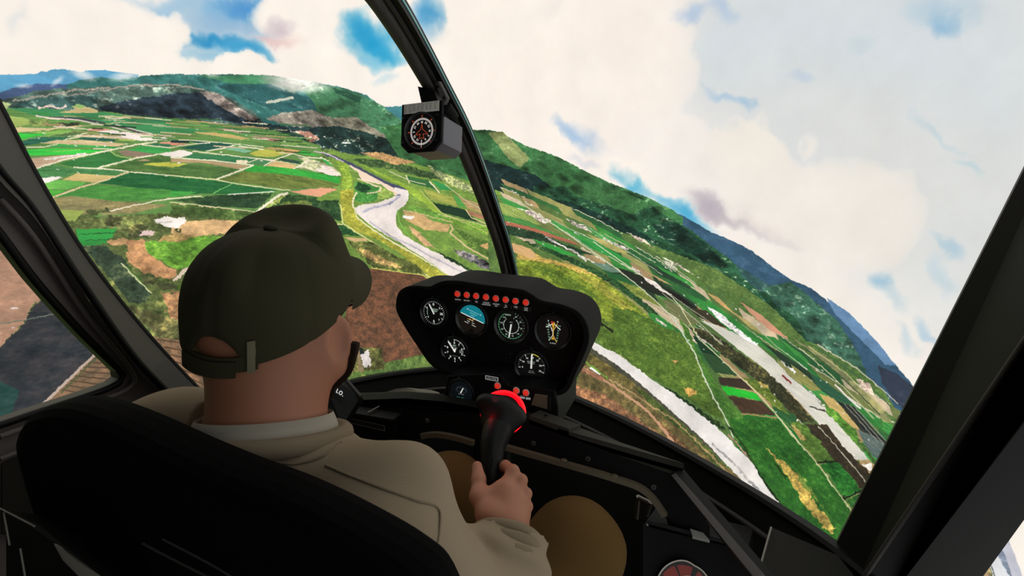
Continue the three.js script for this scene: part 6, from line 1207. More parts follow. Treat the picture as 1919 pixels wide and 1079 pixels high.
// ---- compass on the bow
{
  const c = [0.1203,1.3848,-0.355], t = thing('magnetic_compass', 'black boxy compass with round white dial hanging on the windshield post', 'compass', c);
  // face plane turned a little towards the pilot; u right, v up, n out of the face
  const o = V([0.0814,1.4227,-0.3494]), U = V([0.1593,1.4263,-0.3485]).sub(o), D = V([0.0919,1.3451,-0.3328]).sub(o), W = U.length(), Hh = D.length(), u = U.normalize(), v = D.clone().multiplyScalar(-1).addScaledVector(u, D.dot(u)).normalize(), n = new THREE.Vector3().crossVectors(u, v);
  const mat = new THREE.Matrix4().makeBasis(u, v, n).setPosition(o.clone().addScaledVector(u, W / 2).addScaledVector(v, -Hh / 2)), put = (g) => g.applyMatrix4(mat);
  const cut = [[-W / 2, Hh / 2], [W / 2, Hh / 2], [W / 2, -Hh * 0.3], [W * 0.32, -Hh / 2], [-W * 0.32, -Hh / 2], [-W / 2, -Hh * 0.34]], s = shape2(cut); const hole = new THREE.Path(); hole.absarc(-0.001, -0.006, 0.0298, 0, Math.PI * 2, true); s.holes.push(hole);
  part(t, 'face_frame', put(extr(s, -0.006, 0.0, 0.0012)), M.hood);
  const bs = shape2([[-W * 0.46, Hh * 0.2], [W * 0.5, Hh * 0.2], [W * 0.5, -Hh * 0.34], [W * 0.36, -Hh * 0.47], [-W * 0.3, -Hh * 0.47], [-W * 0.46, -Hh * 0.34]]);
  part(t, 'housing', put(extr(bs, -0.07, -0.006, 0.003)), std(0x55535a, 0.3));
  part(t, 'dial_bezel', put(new THREE.LatheGeometry([[0.0275, -0.005], [0.028, -0.0015], [0.0295, 0.002], [0.0305, 0.0018], [0.031, 0]].map((p) => new THREE.Vector2(...p)), 48).rotateX(Math.PI / 2).translate(-0.001, -0.006, 0)), M.bezel);
  const dial = printed(512, 512, (g) => { g.fillStyle = '#0b0908'; g.fillRect(0, 0, 512, 512); g.translate(256, 256); g.strokeStyle = '#cfc8c2'; g.lineWidth = 30; g.beginPath(); g.arc(0, 0, 188, 0, 7); g.stroke(); g.strokeStyle = '#0b0908'; g.lineWidth = 5; for (let i = 0; i < 72; i++) { const a = i * Math.PI / 36; g.beginPath(); g.moveTo(188 * Math.cos(a), 188 * Math.sin(a)); g.lineTo((i % 2 ? 205 : 172) * Math.cos(a), (i % 2 ? 205 : 172) * Math.sin(a)); g.stroke(); } ['W', '30', '33', 'N', '3', '6', 'E', '12', '15', 'S', '21', '24'].forEach((q, i) => { g.save(); g.rotate(i * Math.PI / 6); txt(g, q, 0, -140, 44, '#eee8e0'); g.restore(); }); g.strokeStyle = '#c8502c'; g.lineWidth = 9; for (let i = 0; i < 8; i++) { g.save(); g.rotate(i * Math.PI / 4); g.beginPath(); g.moveTo(0, -208); g.lineTo(0, -236); g.moveTo(-12, -236); g.lineTo(12, -236); g.stroke(); g.restore(); } g.lineWidth = 8; g.beginPath(); g.moveTo(0, -110); g.lineTo(18, -30); g.lineTo(100, 30); g.lineTo(100, 46); g.lineTo(24, 40); g.lineTo(40, 90); g.lineTo(40, 108); g.lineTo(0, 92); g.lineTo(-40, 108); g.lineTo(-40, 90); g.lineTo(-24, 40); g.lineTo(-100, 46); g.lineTo(-100, 30); g.lineTo(-18, -30); g.closePath(); g.stroke(); g.strokeStyle = '#f4f0ea'; g.lineWidth = 7; g.beginPath(); g.moveTo(0, 150); g.lineTo(0, 232); g.stroke(); });
  part(t, 'compass_dial', put(new THREE.CircleGeometry(0.028, 40).translate(-0.001, -0.006, -0.004)), glowPrint(dial, 0.75), 'compass rose with orange aircraft outline');
  const card = printed(512, 160, (g) => { g.fillStyle = '#e9e6da'; g.fillRect(0, 0, 512, 160); g.fillStyle = '#2a2a28'; g.font = 'bold 20px sans-serif'; const h = ['FOR', 'STEER', 'FOR', 'STEER', 'FOR', 'STEER', 'FOR', 'STEER']; for (let c2 = 0; c2 < 8; c2++) for (let r = 0; r < 5; r++) { if (r === 4 && c2 > 1) continue; g.font = r ? 'bold 19px sans-serif' : 'bold 15px sans-serif'; g.fillText(r ? String(((c2 * 4 + r) * 15) % 360) : h[c2], 12 + c2 * 62, 26 + r * 30); } g.strokeStyle = '#6a6a64'; g.lineWidth = 2; for (let i = 1; i < 5; i++) { g.beginPath(); g.moveTo(6, 4 + i * 30); g.lineTo(506, 4 + i * 30); g.stroke(); } for (let i = 1; i < 4; i++) { g.beginPath(); g.moveTo(i * 127, 4); g.lineTo(i * 127, 156); g.stroke(); } });
  part(t, 'correction_card', put(new THREE.BoxGeometry(W * 0.86, Hh * 0.2, 0.0012).translate(0, Hh * 0.39, 0.0006)), paperPrint(card), 'white compass correction card');
  for (const [x, y] of [[-0.44, 0.2], [0.4, 0.2], [-0.42, -0.3], [0.38, -0.3]]) part(t, 'screw', put(new THREE.SphereGeometry(0.0025, 10, 6).translate(x * W, y * Hh, 0.0004)), M.seal);
  part(t, 'mount_bracket', slab([[0.1033,1.4521,-0.3662], [0.1277,1.4469,-0.3747], [0.1563,1.3993,-0.3623], [0.1175,1.4063,-0.3596]], [0.0, 0.0, -0.03]), M.seal);
  const pl = part(t, 'mount_plate', slab([[0.1357,1.4538,-0.3686], [0.1401,1.4589,-0.3718], [0.1557,1.4317,-0.3708], [0.1518,1.4214,-0.3664]], [0.002, 0, -0.006]), M.frame); for (const p of [[0.1411,1.4509,-0.3678], [0.1525,1.4331,-0.3676]]) part(pl, 'bolt', new THREE.SphereGeometry(0.0028, 10, 6).translate(...p), M.seal);
  part(t, 'mount_arm', rod([0.1476,1.4193,-0.3753], [0.1515,1.4023,-0.3945], 0.012), M.hood);
}
// ---- cyclic stick
{
  const t = thing('cyclic_stick', 'black control stick with a glowing red ring held by the pilot', 'control stick', [0.2708,0.5459,-0.2569]);
  part(t, 'column', rod([0.2778,0.5639,-0.2423], [0.2768,0.7534,-0.2651], 0.014, 0.014), M.black);
  const gp = curve([[0.2791,0.7423,-0.2597], [0.276,0.7797,-0.2718], [0.2647,0.8145,-0.2933], [0.2534,0.8408,-0.3236], [0.2501,0.86,-0.3552]], 24);
  part(t, 'grip', sweep(Array.from({ length: 16 }, (_, i) => [0.019 * Math.cos(i * Math.PI / 8), 0.022 * Math.sin(i * Math.PI / 8)]), gp, [1, 0, 0], (k) => 0.85 + 0.15 * Math.sin(k * 9) * 0.3 + 0.55 * k * k), M.seal);
  const hc = [0.2459,0.8767,-0.3802], h = V(hc);
  const headF = blend([ellip(hc, [0.036, 0.032, 0.028]), ellip([0.2144,0.8961,-0.3727], [0.016, 0.014, 0.014]), ellip([0.2465,0.8573,-0.3586], [0.03, 0.03, 0.026]), ellip([0.2783,0.867,-0.3907], [0.011, 0.012, 0.012])], 0.02);
  part(t, 'grip_head', netMesh(headF, off(hc, [-0.09, -0.09, -0.08]), off(hc, [0.09, 0.09, 0.08]), 0.003), M.seal);
  const glow = new THREE.MeshStandardMaterial({ color: 0x300406, roughness: 0.4, emissive: 0xff0818, emissiveIntensity: 1.6 });
  const rc = V([0.2397,0.8644,-0.4022]), ax = camera.position.clone().sub(rc).normalize().add(new THREE.Vector3(0.1, 0.55, 0.1)).normalize();
  part(t, 'light_ring', new THREE.TorusGeometry(0.039, 0.0052, 10, 60).applyQuaternion(new THREE.Quaternion().setFromUnitVectors(new THREE.Vector3(0, 0, 1), ax)).translate(rc.x, rc.y, rc.z), glow, 'glowing red ring round the grip head');
  part(t, 'button', rod([0.243,0.914,-0.358], [0.2456,0.9172,-0.3521], 0.006), std(0x4a0a0c, 0.4), 'small dark red button');
  const l = new THREE.PointLight(0xff1020, 0.006); l.position.copy(rc).add(new THREE.Vector3(0, 0.02, 0.06)); l.castShadow = true; l.name = 'ring_light'; scene.add(l);
}

// ---------------------------------------------------------------- seat
{
  const t = thing('pilot_seat', 'black padded pilot seat with rounded backrest seen from behind', 'seat', [0.1, 0.02, 0.1]);
  const back = [[-0.2301,0.9892], [-0.2158,1.0148], [-0.1875,1.0402], [-0.1476,1.0584], [-0.0993,1.0709], [-0.042,1.0739], [0.0167,1.0692], [0.0859,1.0598], [0.1531,1.0528], [0.2339,1.0473], [0.3046,1.0353], [0.3577,1.0209], [0.3872,1.0039], [0.41, 0.94], [0.405, 0.8], [0.37, 0.5], [-0.18, 0.5], [-0.225, 0.82]];
  part(t, 'backrest', extr(shape2(back, true), 0.05, 0.105, 0.02).translate(0, -0.018, 0), M.seat);
  part(t, 'cushion', box([0.12, 0.38, -0.14], [0.5, 0.11, 0.46], 0.04), M.seat);
  part(t, 'pedestal', box([0.12, 0.17, -0.12], [0.44, 0.3, 0.4], 0.01), M.black);
  for (const x of [-0.1, 0.32]) part(t, 'back_strut', rod([x, 0.02, 0.02], [x, 0.6, 0.075], 0.012), M.black);
  part(t, 'back_pocket_edge', tube([[0.0442,0.9323,0.118], [0.0628,0.9306,0.118], [0.1076,0.9278,0.118], [0.1646,0.9252,0.118]], 0.0015, 6, 30), M.frame);
  part(t, 'back_pocket_edge', tube([[0.0806,0.9498,0.118], [0.1162,0.947,0.118], [0.1536,0.9432,0.118], [0.1886,0.9375,0.118]], 0.0012, 6, 30), M.frame);
}
{ // metal-edged case standing behind the seat
  const t = thing('equipment_case', 'black case with thin metal edges in the lower left corner', 'case', [-0.0469,0.8969,0.1772]);
  part(t, 'case_body', slab([[-0.1636,0.9331,0.148], [-0.0877,0.9355,0.15], [0.0636,0.9357,0.1666], [-0.0768,0.8861,0.1922]].map((p) => off(p, [-0.004, -0.004, -0.006])), [-0.03, -0.06, -0.05]), M.black);
  part(t, 'edge_trim', rod([-0.1759,0.9415,0.1507], [-0.0872,0.9367,0.1495], 0.0009), matt(0x8f8a80, 0.5));
  part(t, 'edge_trim', rod([-0.1463,0.9376,0.1509], [-0.111,0.9167,0.1645], 0.0009), matt(0x8f8a80, 0.5));
  part(t, 'edge_trim', rod([-0.0871,0.9203,0.1649], [-0.0538,0.905,0.1779], 0.0009), matt(0x8f8a80, 0.5));
  part(t, 'metal_corner', slab([[-0.0184,0.9487,0.1629], [-0.0141,0.9466,0.1618], [0.0208,0.9426,0.1654], [0.0623,0.9397,0.1661], [0.0386,0.9355,0.1712], [0.0041,0.9397,0.1674]], [0.001, -0.002, -0.002]), matt(0x8f8a80, 0.5), 'strip of bare brushed metal');
}
// ---------------------------------------------------------------- pilot
{
  const pilot = thing('person', 'person in olive cap and beige sweatshirt seated at the controls, hand on the stick', 'person', [0.15, 0.05, -0.15]);
  const Hc = V([0.0379,1.1525,-0.0869]), hq = new THREE.Quaternion().setFromEuler(new THREE.Euler(-4 * Math.PI / 180, 13 * Math.PI / 180, -5 * Math.PI / 180, 'YXZ'));
  const hm = new THREE.Matrix4().compose(Hc, hq, new THREE.Vector3(1, 1, 1)), hi = hm.clone().invert();
  const H = (r, u, f) => new THREE.Vector3(r, u, -f).applyMatrix4(hm).toArray();       // head frame: right, up, forward
  const local = (fn) => (x, y, z) => { const e = hi.elements; return fn(e[0] * x + e[4] * y + e[8] * z + e[12], e[1] * x + e[5] * y + e[9] * z + e[13], -(e[2] * x + e[6] * y + e[10] * z + e[14])); };
  // joints
  const J = { neckT: [0.044,1.0593,-0.0643], neckB: [0.0641,0.9852,-0.0303], lSh: [-0.1012,0.9236,-0.0192], rSh: [0.2523,0.9102,-0.025], chest: [0.1, 0.78, -0.06], waist: [0.13, 0.62, -0.03], lHip: [0.03, 0.47, -0.05], rHip: [0.23, 0.47, -0.05], rEl: [0.3642,0.6829,-0.0425], rWr: [0.3307,0.7836,-0.2061], lEl: [-0.2654,0.6347,0.0248], lWr: [-0.12, 0.58, -0.26], lKn: [0.1243,0.6625,-0.3847], rKn: [0.4047,0.659,-0.3414], lAn: [0.05, 0.12, -0.62], rAn: [0.4, 0.12, -0.62], lToe: [0.04, 0.08, -0.78], rToe: [0.42, 0.08, -0.78] };
  // head, in its own frame
  const skull = ellip([0, -0.014, -0.006], [0.08, 0.086, 0.09]), face = ellip([0, -0.035, 0.045], [0.064, 0.085, 0.062]), jaw = ellip([0, -0.085, 0.045], [0.054, 0.04, 0.05]), nose = cone([0, -0.005, 0.1], [0, -0.04, 0.118], 0.009, 0.014), brow = cone([-0.04, 0.012, 0.09], [0.04, 0.012, 0.09], 0.011, 0.011), lips = ellip([0, -0.072, 0.098], [0.026, 0.009, 0.012]);
  const eyeR = ellip([0.032, -0.008, 0.094], [0.014, 0.01, 0.012]), eyeL = ellip([-0.032, -0.008, 0.094], [0.014, 0.01, 0.012]);
  const ear = (s) => { const a = ellip([s * 0.101, -0.048, -0.004], [0.011, 0.04, 0.026]), b = ellip([s * 0.11, -0.043, 0.002], [0.008, 0.027, 0.015]), lobe = ellip([s * 0.094, -0.084, 0.006], [0.009, 0.013, 0.012]); return (x, y, z) => { const c = 0.42 * s, xx = x - s * 0.088, zz = z, rx = xx * Math.cos(c * 1.6) - zz * Math.sin(c * 1.6) + s * 0.088, rz = xx * Math.sin(c * 1.6) + zz * Math.cos(c * 1.6); return smin(smax(a(rx, y, rz), -b(rx, y, rz), 0.005), lobe(rx, y, rz), 0.008); }; };
  const earR = ear(1), earL = ear(-1);
  const headF = local((x, y, z) => { let d = smin(skull(x, y, z), face(x, y, z), 0.03); d = smin(d, jaw(x, y, z), 0.03); d = smin(d, nose(x, y, z), 0.012); d = smin(d, brow(x, y, z), 0.012); d = smin(d, lips(x, y, z), 0.008); d = smax(d, -eyeR(x, y, z) - 0.004, 0.006); d = smax(d, -eyeL(x, y, z) - 0.004, 0.006); d = smin(d, earR(x, y, z), 0.008); return smin(d, earL(x, y, z), 0.008); });
  const neckF = blend([cone(J.neckT, J.neckB, 0.066, 0.074), cone(H(0, -0.05, -0.02), J.neckT, 0.072, 0.066)], 0.03);
  const upper = (x, y, z) => smin(headF(x, y, z), neckF(x, y, z), 0.03);
  // hand
  const wr = J.rWr, mcp = [[0.3065,0.8182,-0.2467], [0.3208,0.8099,-0.2503], [0.3335,0.7998,-0.246], [0.342,0.7905,-0.2381]], pip = [[0.3098,0.8333,-0.2777], [0.3252,0.8206,-0.2771], [0.3366,0.8038,-0.2695], [0.3433,0.791,-0.2565]], dip = [[0.2882,0.8256,-0.2969], [0.3034,0.8079,-0.2983], [0.3152,0.7911,-0.2908], [0.3234,0.7782,-0.2772]], tip = [[0.2694,0.8109,-0.3009], [0.2826,0.7898,-0.3028], [0.2942,0.7738,-0.2965], [0.3027,0.7609,-0.2854]];
  const cmc = [0.2997,0.7993,-0.2055], tm = [0.2735,0.8142,-0.2223], ti = [0.2621,0.8261,-0.2464], tt = [0.2514,0.8368,-0.2628];
  const palm = blend([cone(wr, mcp[0], 0.022, 0.0135), cone(wr, mcp[1], 0.022, 0.013), cone(wr, mcp[2], 0.022, 0.0125), cone(wr, mcp[3], 0.021, 0.012), cone(cmc, tm, 0.017, 0.0125), cone(cmc, mcp[0], 0.015, 0.012), cone(tm, mcp[0], 0.009, 0.011), cone(wr, cmc, 0.021, 0.017)], 0.014);
  const fingers = [0, 1, 2, 3].map((i) => blend([cone(mcp[i], pip[i], 0.0118 - i * 0.0006, 0.0103 - i * 0.0006), cone(pip[i], dip[i], 0.01 - i * 0.0006, 0.009 - i * 0.0005), cone(dip[i], tip[i], 0.009 - i * 0.0005, 0.0076 - i * 0.0004)], 0.006)), thumb = blend([cone(tm, ti, 0.0125, 0.0112), cone(ti, tt, 0.0115, 0.0088)], 0.006);
  const nail = ellip([0.2487,0.8445,-0.2527], [0.004, 0.006, 0.004]);
  const handF = (x, y, z) => { let d = palm(x, y, z); for (const f of fingers) d = smin(d, f(x, y, z), 0.006); d = smin(d, thumb(x, y, z), 0.008); return smin(d, fore(x, y, z), 0.02); };
  const fore = cone(J.rEl, wr, 0.04, 0.0255);
  const lHand = blend([cone(J.lWr, off(J.lWr, [0.02, -0.01, -0.08]), 0.026, 0.02), ...[-0.03, -0.01, 0.01, 0.03].map((k, i) => cone(off(J.lWr, [0.02 + k, -0.01, -0.08]), off(J.lWr, [0.03 + k, -0.035, -0.14 - (i === 1 || i === 2 ? 0.012 : 0)]), 0.011, 0.008)), cone(off(J.lWr, [0.03, 0, -0.03]), off(J.lWr, [0.07, -0.015, -0.08]), 0.014, 0.009)], 0.012);
  // trunk and limbs
  const trunk = blend([cone(J.lSh, J.rSh, 0.06, 0.06), cone(off(J.neckB, [0, -0.03, 0]), J.chest, 0.074, 0.12), cone(off(J.chest, [-0.07, 0, 0]), off(J.waist, [-0.05, 0, 0]), 0.115, 0.115), cone(off(J.chest, [0.07, 0, 0]), off(J.waist, [0.05, 0, 0]), 0.115, 0.115), cone(J.waist, [0.13, 0.48, -0.05], 0.14, 0.14)], 0.05);
  const arms = blend([cone(J.rSh, J.rEl, 0.058, 0.045), fore, cone(J.lSh, J.lEl, 0.055, 0.045), cone(J.lEl, J.lWr, 0.042, 0.028)], 0.03);
  const legs = blend([cone(J.lHip, J.lKn, 0.09, 0.062), cone(J.lKn, J.lAn, 0.058, 0.042), cone(J.rHip, J.rKn, 0.09, 0.062), cone(J.rKn, J.rAn, 0.058, 0.042), cone(J.lAn, J.lToe, 0.045, 0.035), cone(J.rAn, J.rToe, 0.045, 0.035)], 0.03);
  const bodyF = (x, y, z) => { let d = smin(trunk(x, y, z), arms(x, y, z), 0.04); d = smin(d, legs(x, y, z), 0.05); return smin(d, neckF(x, y, z), 0.02) + 0.02; };
  const coarse = netMesh(bodyF, [-0.42, 0.0, -0.86], [0.62, 1.06, 0.14], 0.016);
  const headGeo = netMesh(upper, [Hc.x - 0.16, 0.9, Hc.z - 0.18], [Hc.x + 0.18, 1.34, Hc.z + 0.16], 0.0036);
  const handGeo = netMesh(handF, off(wr, [-0.1, -0.09, -0.16]), off(wr, [0.09, 0.14, 0.07]), 0.0026);
  const lGeo = netMesh((x, y, z) => smin(lHand(x, y, z), cone(J.lEl, J.lWr, 0.036, 0.025)(x, y, z), 0.02), off(J.lWr, [-0.09, -0.1, -0.2]), off(J.lWr, [0.13, 0.08, 0.06]), 0.005);
  part(pilot, 'body', [coarse, headGeo, handGeo, lGeo], M.skin);
  // shirt: neck opening, drop-shoulder seams, loose sleeves with folds, cuff at the wrist
  const cuffAx = V(wr).sub(V(J.rEl)).normalize(), wv = V(wr), neckAx = V(H(0, 0, 0)).sub(V(J.neckB)).normalize(), nb = V(J.neckB);
  const shirtBody = (x, y, z) => {
    let d = smin(trunk(x, y, z), cone2(x, y, z), 0.05);
    const fold = 0.007 * Math.sin(46 * (y * 0.8 + x * 0.7) + 2.5 * Math.sin(14 * z + 11 * x)) * Math.max(0, Math.min(1, (x - 0.16) * 7)) + 0.004 * Math.sin(25 * (x - y) + 2 * Math.sin(20 * z));
    return d - 0.018 + fold;
  };
  const slv = blend([cone(J.rSh, J.rEl, 0.064, 0.058), cone(J.lSh, J.lEl, 0.072, 0.06), cone(J.lEl, J.lWr, 0.056, 0.042)], 0.03), slv2 = cone(J.rEl, off(wr, [0, 0, 0]), 0.058, 0.036);
  const cone2 = (x, y, z) => smin(slv(x, y, z), slv2(x, y, z) - 0.004 * Math.sin(V([x, y, z]).sub(wv).dot(cuffAx) * 150 + 30 * (x - wv.x)), 0.025);
  const collarTilt = (x, y, z) => (x - nb.x) * neckAx.x + (y - nb.y) * neckAx.y + (z - nb.z) * neckAx.z;
  const shirtF = (x, y, z) => { let d = shirtBody(x, y, z);  { const k = collarTilt(x, y, z), rx = x - nb.x - neckAx.x * k, ry = y - nb.y - neckAx.y * k, rz = z - nb.z - neckAx.z * k; d = Math.max(d, -Math.max(-0.012 - k, Math.hypot(rx, ry, rz) - 0.093)); } const p = (x - wv.x) * cuffAx.x + (y - wv.y) * cuffAx.y + (z - wv.z) * cuffAx.z; const nearArm = slv2(x, y, z) < 0.03 && p > -0.06; if (nearArm) d = Math.max(d, p + 0.006); return Math.max(d, 0.5 - y); };
  part(pilot, 'sweatshirt', netMesh(shirtF, [-0.45, 0.48, -0.34], [0.62, 1.08, 0.17], 0.0065), M.shirt, 'beige crew-neck sweatshirt');
  const drop = (p) => { const o = V(p), dr = o.clone().sub(camera.position).normalize(); for (let i = 0; i < 60; i++) { const d = shirtF(o.x, o.y, o.z); if (d < 0.0005) break; o.addScaledVector(dr, d * 0.7); } return o.toArray(); };
  for (const s of [[[0.363,1.1399,0.1686], [0.3791,1.1331,0.1639], [0.3983,1.1257,0.1582], [0.4175,1.1185,0.1523], [0.431,1.1134,0.1483], [0.4327,1.1017,0.1507], [0.4317,1.0855,0.1554], [0.4316,1.0733,0.1588]], [[0.2959,1.1632,0.1894], [0.3092,1.1528,0.1868], [0.3287,1.1431,0.1816], [0.3474,1.1412,0.1746], [0.3624,1.1464,0.1671], [0.3709,1.1541,0.1616]]]) part(pilot, 'sweatshirt_seam', tube(s.map(drop), 0.0016, 6, 60), M.shirt, 'stitched seam on the sweatshirt');
  const ringAt = (k, rr) => { const c = nb.clone().addScaledVector(neckAx, k), q = new THREE.Quaternion().setFromUnitVectors(new THREE.Vector3(0, 0, 1), neckAx); return (g) => g.applyQuaternion(q).translate(c.x, c.y, c.z); };
  part(pilot, 'collar', ringAt(-0.004)(new THREE.TorusGeometry(0.098, 0.0125, 12, 60).scale(1, 0.96, 1)), M.shirt, 'ribbed sweatshirt collar');
  part(pilot, 'undershirt', ringAt(0.012)(new THREE.LatheGeometry([[0.097, -0.03], [0.09, -0.012], [0.084, 0.004], [0.0805, 0.012], [0.079, 0.008], [0.081, -0.02]].map((p) => new THREE.Vector2(...p)), 56).rotateX(Math.PI / 2)), M.tee, 'off-white undershirt collar');
  { const q = new THREE.Quaternion().setFromUnitVectors(new THREE.Vector3(0, 0, 1), cuffAx), at = (k, r, m, sq) => { const c = wv.clone().addScaledVector(cuffAx, k); return new THREE.TorusGeometry(r, m, 10, 40).scale(1, sq, 1).applyQuaternion(q).translate(c.x, c.y, c.z); };
    part(pilot, 'sleeve_cuff', [at(-0.008, 0.044, 0.008, 1.05), at(-0.022, 0.048, 0.0085, 0.98), at(-0.038, 0.051, 0.0075, 1.03)], M.shirt, 'rumpled sleeve cuff at the wrist'); }
  const tr = blend([cone(J.lHip, J.lKn, 0.11, 0.076), cone(J.lKn, J.lAn, 0.08, 0.07), cone(J.rHip, J.rKn, 0.11, 0.078), cone(J.rKn, J.rAn, 0.082, 0.07), cone([0.03, 0.48, -0.04], [0.23, 0.48, -0.04], 0.13, 0.13)], 0.03);
  part(pilot, 'trousers', netMesh((x, y, z) => Math.max(tr(x, y, z) + 0.003 * Math.sin(40 * x + 25 * z) * Math.sin(30 * y), 0.14 - y), [-0.15, 0.1, -0.8], [0.62, 0.8, 0.12], 0.01), M.pants, 'olive brown trousers');
  for (const s of ['l', 'r']) { const a = J[s + 'An'], b = J[s + 'Toe']; part(pilot, 'shoe', netMesh(blend([cone(off(a, [0, -0.03, 0.03]), b, 0.05, 0.042)], 0.02), off(b, [-0.09, -0.07, -0.09]), off(a, [0.09, 0.09, 0.12]), 0.01), M.black); }
  const beardBounds = local((x, y, z) => Math.max(y + 0.05 - Math.max(0, z - 0.02) * 0.1, 0.004 - z, -0.14 - y)), beardF = (x, y, z) => Math.max(upper(x, y, z) - 0.0045, beardBounds(x, y, z));
  part(pilot, 'beard', netMesh(beardF, [Hc.x - 0.14, Hc.y - 0.18, Hc.z - 0.16], [Hc.x + 0.14, Hc.y + 0.03, Hc.z + 0.12], 0.003), M.beard, 'short dark beard');
  // cap
  const N = 96, T = 30, ringN = N + 1, edge = (a) => -0.01 + 0.052 * Math.cos(a);
  const crownP = (a, t, o) => { // a = 0 at the front, t = 0 at the top
    const back = Math.abs(Math.atan2(Math.sin(a - Math.PI), Math.cos(a - Math.PI))), ue = edge(a) + (back < 0.38 ? 0.036 * (1 - (back / 0.38) ** 2.4) : 0), fr = Math.max(0, Math.cos(a)), s = Math.sin(t * Math.PI / 2) ** 0.8, c = Math.cos(t * Math.PI / 2) ** 0.85;
    const seam = Math.abs(((a / (Math.PI / 3)) % 1 + 1.5) % 1 - 0.5) , groove = 0.0016 * Math.exp(-(((seam * 1.05 * s) / 0.035) ** 2)) * (t > 0.02 ? 1 : 0);
    const bulge = 0.046 * fr ** 0.55 * Math.exp(-(((t - 0.36) / 0.2) ** 2)) , wr2 = 0.0018 * Math.sin(a * 5 + t * 9) * t * (1 - t) * 4;
    const rx = 0.1015 + 0.004 * Math.sin(Math.PI * t) - groove + wr2 + o, rf = 0.112 + 0.004 * Math.sin(Math.PI * t) - groove + wr2 + o;
    return H(Math.sin(a) * rx * s, ue + (0.09 + o - ue) * c + bulge * (0.6 + 0.4 * s), Math.cos(a) * rf * s + 0.004);
  };
  { const pos = [], idx = []; for (const o of [0, -0.003]) for (let j = 0; j <= T; j++) for (let i = 0; i <= N; i++) pos.push(...crownP(i * 2 * Math.PI / N, j / T, o)); const lay = (T + 1) * ringN; for (let s = 0; s < 2; s++) for (let j = 0; j < T; j++) for (let i = 0; i < N; i++) { const a = s * lay + j * ringN + i; if (s) idx.push(a, a + ringN, a + 1, a + 1, a + ringN, a + ringN + 1); else idx.push(a, a + 1, a + ringN, a + 1, a + ringN + 1, a + ringN); } for (let i = 0; i < N; i++) { const a = T * ringN + i; idx.push(a, a + 1, lay + a, a + 1, lay + a + 1, lay + a); }
    const g = new THREE.BufferGeometry(); g.setAttribute('position', new THREE.Float32BufferAttribute(pos, 3)); g.setAttribute('uv', new THREE.Float32BufferAttribute(pos.flatMap((_, i) => (i % 3 ? [] : [pos[i] + pos[i + 2], pos[i + 1]])), 2)); g.setIndex(idx); g.computeVertexNormals();
    const cap = part(pilot, 'cap', g, M.cap, 'olive baseball cap with open strap back');
    part(cap, 'cap_button', new THREE.SphereGeometry(0.0075, 16, 10).scale(1.15, 0.6, 1.15).applyQuaternion(hq).translate(...H(0, 0.0925, -0.004)), M.cap);
    // brim
    const bp = [], bi = [], A = 40, S = 12, half = 1.15; for (const dy of [0.0015, -0.0025]) for (let j = 0; j <= S; j++) for (let i = 0; i <= A; i++) { const a = (i / A * 2 - 1) * half, w = 0.094 * Math.pow(Math.max(0, Math.cos(a / half * Math.PI / 2)), 0.55), k = j / S; bp.push(...H(Math.sin(a) * (0.1 + 0.1 * w * k), edge(a) + 0.004 - 0.14 * w * k - 0.035 * Math.sin(a) ** 2 * k + dy, Math.cos(a) * 0.11 + 0.002 + w * k)); }
    const bl = (S + 1) * (A + 1); for (let s = 0; s < 2; s++) for (let j = 0; j < S; j++) for (let i = 0; i < A; i++) { const q = s * bl + j * (A + 1) + i; bi.push(q, q + 1, q + A + 1, q + 1, q + A + 2, q + A + 1); } for (let i = 0; i < A; i++) { const q = S * (A + 1) + i; bi.push(q, q + 1, bl + q, q + 1, bl + q + 1, bl + q); }
    const bg = new THREE.BufferGeometry(); bg.setAttribute('position', new THREE.Float32BufferAttribute(bp, 3)); bg.setIndex(bi); bg.computeVertexNormals(); part(cap, 'brim', bg, M.cap, 'curved cap brim');
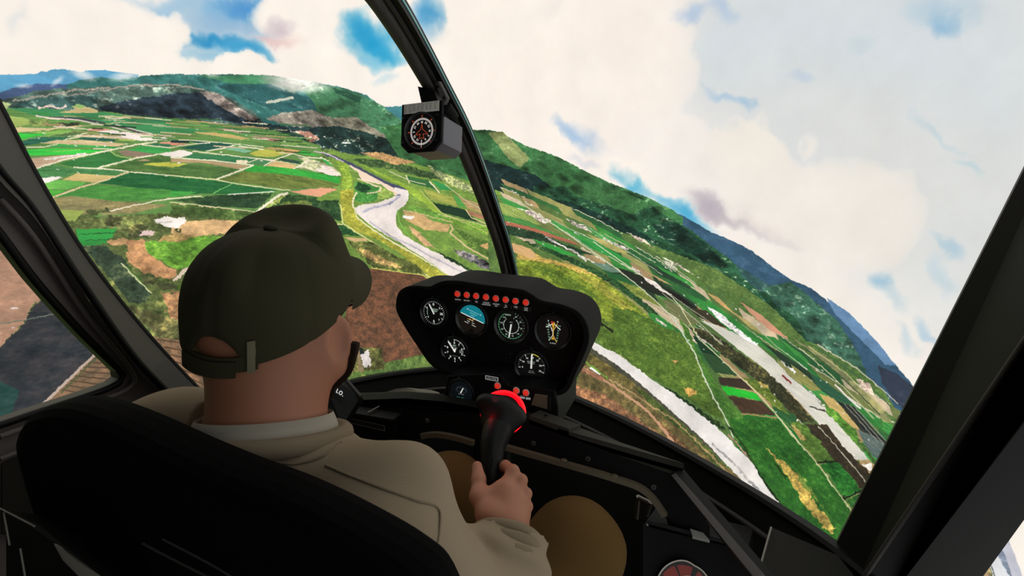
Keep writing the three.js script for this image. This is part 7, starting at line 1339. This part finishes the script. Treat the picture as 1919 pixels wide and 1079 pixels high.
    const strapPts = (k) => Array.from({ length: 17 }, (_, i) => { const a = Math.PI + (i / 8 - 1) * 0.5; return [a, k]; });
    const strapGeo = (a0, a1, u0, u1, o) => { const p = [], id = [], n = 20; for (const d of [o, o - 0.003]) for (const u of [u0, u1]) for (let i = 0; i <= n; i++) { const a = a0 + (a1 - a0) * i / n; p.push(...H(Math.sin(a) * (0.1 + d), edge(a) + u, Math.cos(a) * (0.111 + d) + 0.004)); } const L = n + 1; for (let i = 0; i < n; i++) { id.push(i, i + 1, L + i, i + 1, L + i + 1, L + i, 2 * L + i, 3 * L + i, 2 * L + i + 1, 2 * L + i + 1, 3 * L + i, 3 * L + i + 1, i, 2 * L + i, i + 1, i + 1, 2 * L + i, 2 * L + i + 1, L + i, L + i + 1, 3 * L + i, L + i + 1, 3 * L + i + 1, 3 * L + i); } const q = new THREE.BufferGeometry(); q.setAttribute('position', new THREE.Float32BufferAttribute(p, 3)); q.setIndex(id); q.computeVertexNormals(); return q; };
    part(cap, 'strap', strapGeo(Math.PI - 0.5, Math.PI + 0.5, -0.006, 0.012, 0.002), M.cap, 'adjusting strap across the cap opening');
    part(cap, 'strap_end', strapGeo(Math.PI - 0.28, Math.PI + 0.42, -0.011, 0.008, 0.006), M.cap);
    part(cap, 'buckle', strapGeo(Math.PI - 0.48, Math.PI - 0.4, -0.008, 0.03, 0.0045), std(0x6f6a50, 0.6), 'worn pale stitching by the strap');
  }
  // glasses
  const gl = part(pilot, 'glasses', [tube([H(0.088, -0.012, 0.0), H(0.088, -0.004, 0.06), H(0.078, -0.006, 0.104)], 0.0022, 6, 24), tube([H(-0.088, -0.012, 0.0), H(-0.088, -0.004, 0.06), H(-0.078, -0.006, 0.104)], 0.0022, 6, 24), ...[1, -1].map((s) => tube(Array.from({ length: 13 }, (_, i) => { const a = i * Math.PI / 6; return H(s * (0.038 + 0.03 * Math.cos(a)), -0.012 + 0.02 * Math.sin(a), 0.118 - 0.3 * Math.abs(0.03 * Math.cos(a) + 0.008)); }), 0.0018, 6, 40))], M.seal, 'dark-framed glasses');
}

renderer.render(scene, camera);
